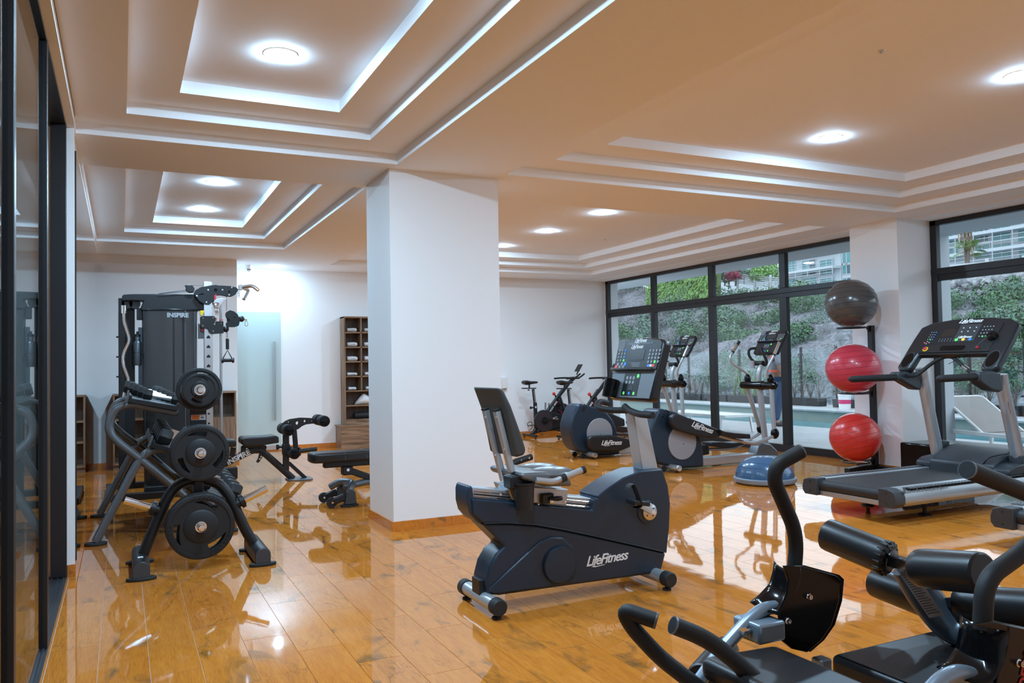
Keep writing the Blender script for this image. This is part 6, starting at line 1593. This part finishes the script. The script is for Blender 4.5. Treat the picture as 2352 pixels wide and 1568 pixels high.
tag(MB().add([o_, q_, q_-Vector((0, 0, .5)), o_-Vector((0, 0, .5)), o_+Vector((.5, 0, 0)), q_+Vector((.5, 0, 0)), q_+Vector((.5, 0, -.5)), o_+Vector((.5, 0, -.5))], [(0, 1, 2, 3), (7, 6, 5, 4), (4, 5, 1, 0), (3, 2, 6, 7), (0, 3, 7, 4), (1, 5, 6, 2)]).build('retaining_wall', mat('grey_stone', (.30, .32, .34), .9, var=(5, (.24, .25, .27), (.38, .40, .42)))), 'grey retaining wall under the stone ledge', None, None, 'structure')

# apartment buildings on top
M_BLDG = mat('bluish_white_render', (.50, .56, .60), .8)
M_TEAL = mat('teal_glass', (.085, .28, .30), .15)
M_TEALD = mat('dark_glass', (.05, .12, .15), .15)
M_RAIL = mat('pale_rail', (.45, .49, .52), .5)
XB = 88.0
def building(name, label, outline, slabs, wins, rails, f, lounge=None):
    (xa, ya), (xb, yb_) = outline
    c0, c1 = onX(*f([(xa, ya)])[0], XB), onX(*f([(xb, yb_)])[0], XB)
    t = thing(name, label, 'building', (XB, (c0.y+c1.y)/2, 3.3)); ox = Vector((XB, (c0.y+c1.y)/2, 3.3))
    loc = lambda x, y, X0=XB: onX(*f([(x, y)])[0], X0)-ox
    MB().box(0, 12, min(c0.y, c1.y)-ox.y, max(c0.y, c1.y)-ox.y, 0, max(c0.z, c1.z)-ox.z).build('wall', M_BLDG, t)
    for k, (x0, y0, x1, y1, dk) in enumerate(wins):
        a, b_ = loc(x0, y0), loc(x1, y1); y_lo, y_hi = sorted((a.y, b_.y)); z_lo, z_hi = sorted((a.z, b_.z))
        fr_ = MB(); fr_.box(-.06, .02, y_lo-.12, y_hi+.12, z_hi, z_hi+.14); fr_.box(-.06, .02, y_lo-.12, y_hi+.12, z_lo-.12, z_lo)
        for y in (y_lo-.06, (y_lo+y_hi)/2, y_hi+.06): fr_.box(-.06, .02, y-.06, y+.06, z_lo, z_hi)
        wn = fr_.build('window', M_RAIL, t)
        m_ = (y_lo+y_hi)/2
        MB().box(-.03, .01, y_lo, m_-.06, z_lo, z_hi).build('pane', M_TEALD if dk else M_TEAL, wn)
        MB().box(-.03, .01, m_+.06, y_hi, z_lo, z_hi).build('pane', M_TEALD if dk == 2 else M_TEAL, wn)
    for x0, x1, y in slabs:
        a, b_ = loc(x0, y), loc(x1, y); y_lo, y_hi = sorted((a.y, b_.y)); MB().box(-1.6, .05, y_lo, y_hi, a.z-.35, a.z).build('balcony_slab', M_BLDG, t)
    for x0, x1, y0, y1 in rails:
        a, b_ = loc(x0, y0), loc(x1, y1); y_lo, y_hi = sorted((a.y, b_.y)); z_lo, z_hi = sorted((a.z, b_.z)); rl = None
        n_ = 6
        for k in range(n_): MB().box(-1.56, -1.50, y_lo, y_hi, z_lo+(z_hi-z_lo)*(k+.7)/n_-.03, z_lo+(z_hi-z_lo)*(k+.7)/n_+.03).build('railing_bar', M_RAIL, t)
        for k in range(int((y_hi-y_lo)/2.2)+1): MB().box(-1.58, -1.48, y_lo+k*2.2-.04, y_lo+k*2.2+.04, z_lo, z_hi).build('railing_post', M_RAIL, t)
    return t
def zq(pts): return zc(pts, 1660, 560, 6.53)
def z8(pts): return zc(pts, 2100, 440, 4.9)
building('apartment_building', 'white apartment block with teal balcony windows behind the round tree', ((880, 120), (1770, 130)),
         [(885, 1775, 455), (885, 1775, 185), (885, 1775, 690)], [(985, 270, 1095, 450, 0), (1195, 265, 1400, 450, 1), (1450, 258, 1670, 445, 0), (990, 535, 1100, 650, 0), (1205, 528, 1415, 650, 0), (1455, 522, 1680, 650, 0)],
         [(900, 1770, 350, 452), (900, 1770, 610, 690)], zq)
building('stair_tower', 'white glazed stair tower at the right end of the far apartment block', ((1775, 40), (2100, 40)), [], [(1800, 140, 1920, 295, 0), (1800, 310, 1920, 440, 1), (1810, 520, 1925, 560, 1), (1940, 140, 2060, 295, 0)], [], zq)
building('garden_apartment', 'low white apartment wing behind the pink flowering shrub', ((-120, 300), (862, 250)), [(260, 860, 455)], [(360, 360, 450, 445, 2), (460, 350, 545, 445, 0), (780, 530, 860, 600, 1)], [(330, 560, 365, 445)], zq)
building('apartment_building', 'white apartment block with rows of teal balcony windows seen above the right treadmill', ((200, 250), (1700, 250)),
         [(220, 1690, 556), (220, 1690, 748), (220, 1690, 395)], [(385, 490, 500, 560, 0), (620, 450, 730, 555, 0), (742, 437, 838, 552, 2), (872, 412, 1085, 545, 0), (1172, 405, 1400, 540, 1), (395, 632, 500, 745, 0), (690, 612, 850, 738, 0), (885, 600, 1090, 735, 0), (1182, 595, 1400, 730, 1)],
         [(220, 1690, 480, 553), (220, 1690, 672, 745)], z8)
# white garden fence of the low wing, rails by the ledge
def garden_fence(name, label, pts, X0, h, f, n=5, step=2.0):
    P = [onX(*f([p])[0], X0) for p in pts]; t = thing(name, label, 'fence', P[0])
    for a, b_ in zip(P[:-1], P[1:]):
        for k in range(n): MB().bar(a-P[0]+Vector((0, 0, h*(k+.5)/n)), b_-P[0]+Vector((0, 0, h*(k+.5)/n)), .05, h/n*.55).build('rail', M_RAIL, t)
        L = (b_-a).length
        for k in range(int(L/step)+1):
            q = a.lerp(b_, min(1, k*step/L))-P[0]; MB().box(q.x-.05, q.x+.05, q.y-.05, q.y+.05, -.3+q.z, q.z+h+.1).build('post', M_RAIL, t)
garden_fence('garden_fence', 'white horizontal slat fence on the slope under the round tree', [(225, 590), (480, 625), (720, 650), (890, 660)], 34, .62, zq, 6)
garden_fence('ledge_railing', 'pale railing on top of the stone ledge on the right', [(340, 985), (1240, 935), (1500, 920)], 33.5, .7, z8, 3)
# trees
def tree(name, label, base, crown, rc, m_, n_, sz):
    t = thing(name, label, 'tree', base); c = crown-base
    MB().tube([(0, 0, -.3), (c.x*.5+.03*rc, c.y*.5, c.z*.55), (c.x, c.y, c.z)], [.09*rc, .07*rc, .04*rc], 8).build('trunk', M_TWIG, t)
    f_ = leaf_cloud(n_, rc, sz, 7, .8).build('crown', m_, t, smooth=False); f_.location = c-Vector((0, 0, rc*.35)); return t
random.seed(12)
M_TREE = leaf_mat('bright_tree_leaves', (.05, .16, .03), (.10, .27, .05), (.18, .36, .08))
tree('round_tree', 'round bright green tree in front of the far apartment block', onX(*zq([(705, 600)])[0], 35), onX(*zq([(715, 430)])[0], 35), 1.15, M_TREE, 1500, .11)
tree('flowering_shrub', 'pink bougainvillea at the top of the hillside', onX(*zq([(190, 560)])[0], 34), onX(*zq([(200, 470)])[0], 34), .62, M_PINK, 420, .10)
for k, (x, y, r_) in enumerate(((90, 500, .75), (30, 470, .6), (320, 440, .45), (490, 500, .5))):
    tree('dark_shrub', ('dark green bush left of the pink bougainvillea', 'dark bush at the end of the ivy bank', 'small bush right of the pink bougainvillea', 'small bush beside the round tree')[k], onX(*zq([(x, y+90)])[0], 34.3), onX(*zq([(x, y)])[0], 34.3), r_, M_LEAFB, 420, .10)
# palm with dead skirt
pb, pc_ = onX(*z8([(600, 900)])[0], 36), onX(*z8([(610, 660)])[0], 36)
t = thing('fan_palm', 'green fan palm with a brown dead skirt in front of the right apartment block', 'palm', pb); c = pc_-pb
MB().tube([(0, 0, -.5), c*.5, c], [.09, .08, .07], 8).build('trunk', M_TWIG, t)
random.seed(4)
for k in range(26):
    a = 6.28*k/26+random.uniform(-.2, .2); el = random.uniform(-.5, 1.2); d = Vector((math.cos(a)*math.cos(el), math.sin(a)*math.cos(el), math.sin(el))); L = random.uniform(.55, .8); b = MB()
    tip = c+d*L*.55; sd = d.cross(Vector((0, 0, 1))); sd = sd.normalized() if sd.length > .1 else Vector((1, 0, 0)); up_ = sd.cross(d)
    for q in range(9):
        w = (q-4)/4*1.1; e = (d*math.cos(w)+sd*math.sin(w)).normalized(); b.add([tip, tip+e*.22+up_*.02+sd*.02, tip+e*.45-Vector((0, 0, .10)), tip+e*.22-sd*.02], [(0, 1, 2, 3)])
    b.tube([c, tip], [.012, .008], 4); b.build('frond', M_GRASS if k % 4 else M_TREE, t, smooth=False)
d0 = onX(*z8([(575, 520)])[0], 36)-pb
t2_ = thing('palm_skirt', 'hanging dead brown palm fronds left of the fan palm', 'palm', pb+d0); b = MB()
for k in range(60):
    a = random.uniform(0, 6.28); p = Vector((math.cos(a)*random.uniform(.05, .35), math.sin(a)*random.uniform(.05, .35), random.uniform(-.3, .8))); b.add([p, p+Vector((.05, .06, -.3)), p+Vector((random.uniform(-.1, .1), random.uniform(-.1, .1), -.75)), p+Vector((-.05, -.06, -.3))], [(0, 1, 2, 3)])
b.build('dead_fronds', leaf_mat('dead_fronds', (.22, .16, .11), (.36, .27, .19), (.48, .38, .28)), t2_, smooth=False)
MB().tube([(0, 0, -3.0), (0, 0, .9)], .06, 8).build('trunk', M_TWIG, t2_)

# ---------------------------------------------------------------- planters, glass fence, bucket, loungers
random.seed(31)
M_PLANTER = mat('charcoal_planter', (.020, .024, .028), .6)
pl_y = [8.0, 9.07, 10.14, 11.21, 12.3, 13.68, 14.75, 15.83, 16.9, 17.94, 19.0, 20.1]
for k, y in enumerate(pl_y):
    t = thing('planter_box', f'black planter box on the pool edge, {["first", "second", "third", "fourth", "fifth", "sixth", "seventh", "eighth", "ninth", "tenth", "eleventh", "twelfth"][k]} from the right', 'planter', (14.72, y, .155), 0, 'planter boxes along the pool edge')
    MB().prism([(-.11, 0), (.11, 0), (.13, .19), (-.13, .19)], 'y', 0, 1.0).build('box', M_PLANTER, t, .006)
    MB().box(-.115, .115, .02, .98, .17, .186).build('soil', mat('soil', (.05, .04, .03), .9), t)
    kind = (1, 1, 1, 2, 1, 1, 2, 0, 2, 1, 1, 2)[k]
    for j in range({0: 3, 1: 4, 2: 5}[kind]):
        yy = .12+.76*j/max(1, {0: 3, 1: 4, 2: 5}[kind]-1); b = MB()
        if kind == 0:       # tall reeds
            for q in range(13):
                h = random.uniform(.45, .85); a = random.uniform(0, 6.28); ln = random.uniform(.05, .30)
                p0 = Vector((random.uniform(-.05, .05), yy+random.uniform(-.06, .06), .18)); p2 = p0+Vector((math.cos(a)*ln*.6, math.sin(a)*ln, h)); p1 = p0.lerp(p2, .5)+Vector((0, 0, .06)); sd = Vector((.012*math.sin(a), .012*math.cos(a), 0))
                b.add([p0-sd, p0+sd, p1+sd, p2, p1-sd], [(0, 1, 2, 3, 4)])
            b.build('reed_clump', M_GRASS, t, smooth=False)
        elif kind == 1:     # bare twigs
            for q in range(7):
                a = random.uniform(0, 6.28); ln = random.uniform(.05, .22); h = random.uniform(.3, .62)
                b.tube([(0, yy, .17), (math.cos(a)*ln*.25, yy+math.sin(a)*ln*.4, .17+h*.5), (math.cos(a)*ln*.5, yy+math.sin(a)*ln, .17+h)], [.010, .007, .003], 5)
            b.build('twigs', M_TWIG, t)
            leaf_cloud(26, .22, .035, 3).build('sparse_leaves', M_LEAFB, t, smooth=False).location = (0, yy, .55)
        else:
            for q in range(20):
                h = random.uniform(.15, .42); a = random.uniform(0, 6.28); ln = random.uniform(.05, .2); p0 = Vector((0, yy, .18)); p2 = p0+Vector((math.cos(a)*ln, math.sin(a)*ln, h)); sd = Vector((.008, .008, 0)); b.add([p0-sd, p0+sd, p2], [(0, 1, 2)])
            b.build('grass_tuft', M_GRASS, t, smooth=False)
gf = thing('glass_fence', 'frameless glass fence with black posts behind the planters', 'fence', (14.98, 0, .155))
pys = [5.9, 7.0, 8.08, 9.15, 10.23, 11.3, 12.4, 13.5, 14.57, 15.65, 16.74, 17.83, 18.9, 20.0, 21.1, 22.2]
for a, b_ in zip(pys, pys[1:]+[23.3]):
    p = MB().box(-.025, .025, a-.025, a+.025, 0, 1.40).build('post', M_FRAME, gf, .003)
    for z in (.35, .80, 1.22): MB().box(-.035, -.02, a-.08, a+.08, z-.015, z+.015).build('glass_clamp', M_FRAME, p, .002)
    MB().box(-.032, -.024, a+.05, b_-.05, .06, 1.36).build('glass_panel', M_FENCEGL, gf, smooth=False)
q = onX(1940, 918, 14.2)
t = thing('paint_bucket', 'white bucket with a pink label on the pool edge', 'bucket', (14.2, q.y, .155))
MB().lathe([(.02, 0), (.12, 0), (.135, .30), (.142, .302), (.142, .325), (.13, .327), (.02, .328)], n=28).build('bucket_body', M_WTRIM, t)
MB().lathe([(.1285, .12), (.1325, .21)], n=28, cap=False).build('bucket_label', mat('pink_print', (.70, .05, .18), .5), t)
MB().tube([(.0, .142*math.cos(R(a)), .28-.10*math.sin(R(a))) for a in range(0, 181, 20)], .003, 6).build('bail_handle', M_STEEL, t)
M_SLING = mat('grey_sling_fabric', (.30, .28, .27), .8, bump=(300, .4, .002))
def lounger(loc, ang, label, back):
    t = thing('sun_lounger', label, 'sun lounger', loc, ang, 'sun loungers on the deck')
    for s_ in (-1, 1):
        MB().bar((-.95, s_*.33, .30), (.95, s_*.33, .30), .035, .05).build('side_rail', M_WTRIM, t, .006)
        for x in (-.85, .80): MB().bar((x, s_*.33, .30), (x+.05*(1 if x > 0 else -1), s_*.35, 0), .035, .04, up=(1, 0, 0)).build('leg', M_WTRIM, t, .004)
    MB().bar((-.95, -.33, .30), (-.95, .33, .30), .035, .05).build('end_rail', M_WTRIM, t, .006)
    MB().box(-.93, .25 if back else .93, -.32, .32, .300, .312).build('sling_seat', M_WTRIM if not back else M_SLING, t)
    if back:
        e = Vector((math.cos(back), 0, math.sin(back)))*.80; o_ = Vector((.25, 0, .31)); nrm = Vector((-math.sin(back), 0, math.cos(back)))
        MB().add([o_+Vector((0, -.29, 0)), o_+e+Vector((0, -.29, 0)), o_+e+Vector((0, .29, 0)), o_+Vector((0, .29, 0)), o_+nrm*.012+Vector((0, -.29, 0)), o_+nrm*.012+e+Vector((0, -.29, 0)), o_+nrm*.012+e+Vector((0, .29, 0)), o_+nrm*.012+Vector((0, .29, 0))], [(0, 3, 2, 1), (4, 5, 6, 7), (0, 1, 5, 4), (2, 3, 7, 6), (1, 2, 6, 5), (3, 0, 4, 7)]).build('sling_back', M_SLING, t)
        MB().tube(fillet([o_+Vector((0, -.30, 0)), o_+e+Vector((0, -.30, 0)), o_+e+Vector((0, .30, 0)), o_+Vector((0, .30, 0))], .08), .018, 8).build('back_frame', M_WTRIM, t)
lounger((9.75, 11.9, -.016), R(90), 'white sun lounger on the deck behind the elliptical trainers', 0)
ql = onZ(2255, 1000, -.016)
lounger((9.9, 6.15, -.016), R(75), 'grey mesh sun lounger with raised back outside the right-hand window', R(32))

# ---------------------------------------------------------------- worker by the pool
def skin(name, verts, edges, radii, m_, parent, root=0, sub=2):
    me = bpy.data.meshes.new(name); me.from_pydata(verts, edges, []); me.update(); me.materials.append(m_)
    o_ = bpy.data.objects.new(name, me); COL.objects.link(o_); o_.parent = parent
    md = o_.modifiers.new('skin', 'SKIN'); md.use_smooth_shade = True
    for i, r_ in enumerate(radii):
        sv = me.skin_vertices[0].data[i]; sv.radius = (r_, r_) if isinstance(r_, float) else r_
        sv.use_root = (i == root)
    s_ = o_.modifiers.new('sub', 'SUBSURF'); s_.levels = sub; s_.render_levels = sub
    return o_
ps = thing('person', 'person in a grey shirt with orange stripes and jeans standing by the pool', 'person', (11.40, 11.72, -.016), R(-30))
M_SKIN = mat('skin', (.34, .19, .13), .55); M_SHIRT = mat('grey_shirt', (.30, .33, .38), .85); M_JEAN = mat('blue_jeans', (.035, .075, .16), .85); M_HAIR = mat('dark_hair', (.02, .015, .012), .7); M_SHOE = mat('dark_shoe', (.04, .04, .045), .6)
# facing local +x
bv = [(0, 0, .95), (0, 0, 1.12), (.01, 0, 1.32), (.01, 0, 1.44), (.02, 0, 1.52), (.03, 0, 1.62), (.02, 0, 1.72),
      (0, .19, 1.40), (-.02, .25, 1.14), (.08, .23, .92), (.12, .22, .84), (0, -.19, 1.40), (-.02, -.25, 1.14), (.08, -.23, .92), (.12, -.22, .84),
      (.02, .10, .88), (.05, .11, .48), (-.02, .12, .09), (.10, .13, .04), (-.02, -.10, .88), (.0, -.11, .48), (-.08, -.12, .09), (.05, -.13, .04)]
be = [(0, 1), (1, 2), (2, 3), (3, 4), (4, 5), (5, 6), (2, 7), (7, 8), (8, 9), (9, 10), (2, 11), (11, 12), (12, 13), (13, 14), (0, 15), (15, 16), (16, 17), (17, 18), (0, 19), (19, 20), (20, 21), (21, 22)]
br_ = [(.15, .11), (.14, .10), (.16, .11), (.07, .07), (.055, .055), (.085, .075), (.06, .06), (.06, .06), (.042, .042), (.034, .034), (.030, .020), (.06, .06), (.042, .042), (.034, .034), (.030, .020), (.085, .085), (.06, .06), (.042, .042), (.035, .03), (.085, .085), (.06, .06), (.042, .042), (.035, .03)]
skin('body', bv, be, br_, M_SKIN, ps)
skin('shirt', [(0, 0, .93), (0, 0, 1.12), (.01, 0, 1.32), (.01, 0, 1.43), (0, .20, 1.40), (-.02, .26, 1.16), (0, -.20, 1.40), (-.02, -.26, 1.16)], [(0, 1), (1, 2), (2, 3), (2, 4), (4, 5), (2, 6), (6, 7)], [(.20, .155), (.19, .145), (.20, .145), (.085, .085), (.085, .085), (.072, .072), (.085, .085), (.072, .072)], M_SHIRT, ps)
skin('jeans', [(0, 0, .96), (.02, .10, .86), (.05, .11, .48), (-.02, .12, .10), (.02, -.10, .86), (.0, -.11, .48), (-.08, -.12, .10)], [(0, 1), (1, 2), (2, 3), (0, 4), (4, 5), (5, 6)], [(.17, .14), (.115, .115), (.088, .088), (.075, .075), (.115, .115), (.088, .088), (.075, .075)], M_JEAN, ps)
M_HIVIS = mat('orange_reflective', (.85, .12, .05), .5, emit=(1, .12, .05), est=.0)
for z, rx, ry in ((1.33, .168, .235), (1.06, .172, .215)):
    pr_ = [(rx*math.cos(2*math.pi*k/28)+.003, ry*math.sin(2*math.pi*k/28)) for k in range(28)]
    MB().loft([[Vector((x, y, z-.022)) for x, y in pr_], [Vector((x, y, z+.022)) for x, y in pr_]], False).build('reflective_stripe', M_HIVIS, ps)
MB().ell((.015, 0, 1.685), .10, .085, .085, 18, 12).build('hair', M_HAIR, ps)
for y, x in ((.125, .07), (-.125, .015)): MB().ell((x, y, .045), .14, .05, .048, 16, 10).build('shoe', M_SHOE, ps)
for s_ in (-1, 1): MB().ell((.10, s_*.032, 1.64), .012, .011, .008, 8, 6).build('eye', M_BLACK, ps)
MB().ell((.115, 0, 1.61), .018, .012, .02, 8, 6).build('nose', M_SKIN, ps)

# ---------------------------------------------------------------- things in the unlit side room
t = thing('blue_cabinet', 'tall dark blue locker behind the glass partition', 'locker', (-1.05, 6.6, 0))
MB().box(-.30, .30, -.25, .25, 0, 1.05).build('locker_body', mat('blue_enamel', (.010, .055, .20), .4), t, .01)
MB().box(-.27, .27, -.262, -.25, .06, 1.0).build('locker_door', mat('blue_enamel'), t, .004)
MB().box(.20, .22, -.285, -.262, .5, .62).build('locker_handle', M_STEEL, t, .003)
t = thing('orange_basket', 'orange plastic basket on the floor behind the glass partition', 'basket', (-.72, 4.9, 0))
MB().lathe([(.02, .004), (.15, .004), (.19, .30), (.205, .302), (.205, .315), (.185, .315), (.145, .012), (.02, .012)], n=32).build('basket_bowl', mat('orange_plastic', (.75, .16, .04), .45), t)
for s_ in (-1, 1): MB().tube([(s_*.195, -.06, .29), (s_*.235, -.05, .31), (s_*.235, .05, .31), (s_*.195, .06, .29)], .009, 8).build('basket_handle', mat('orange_plastic'), t)
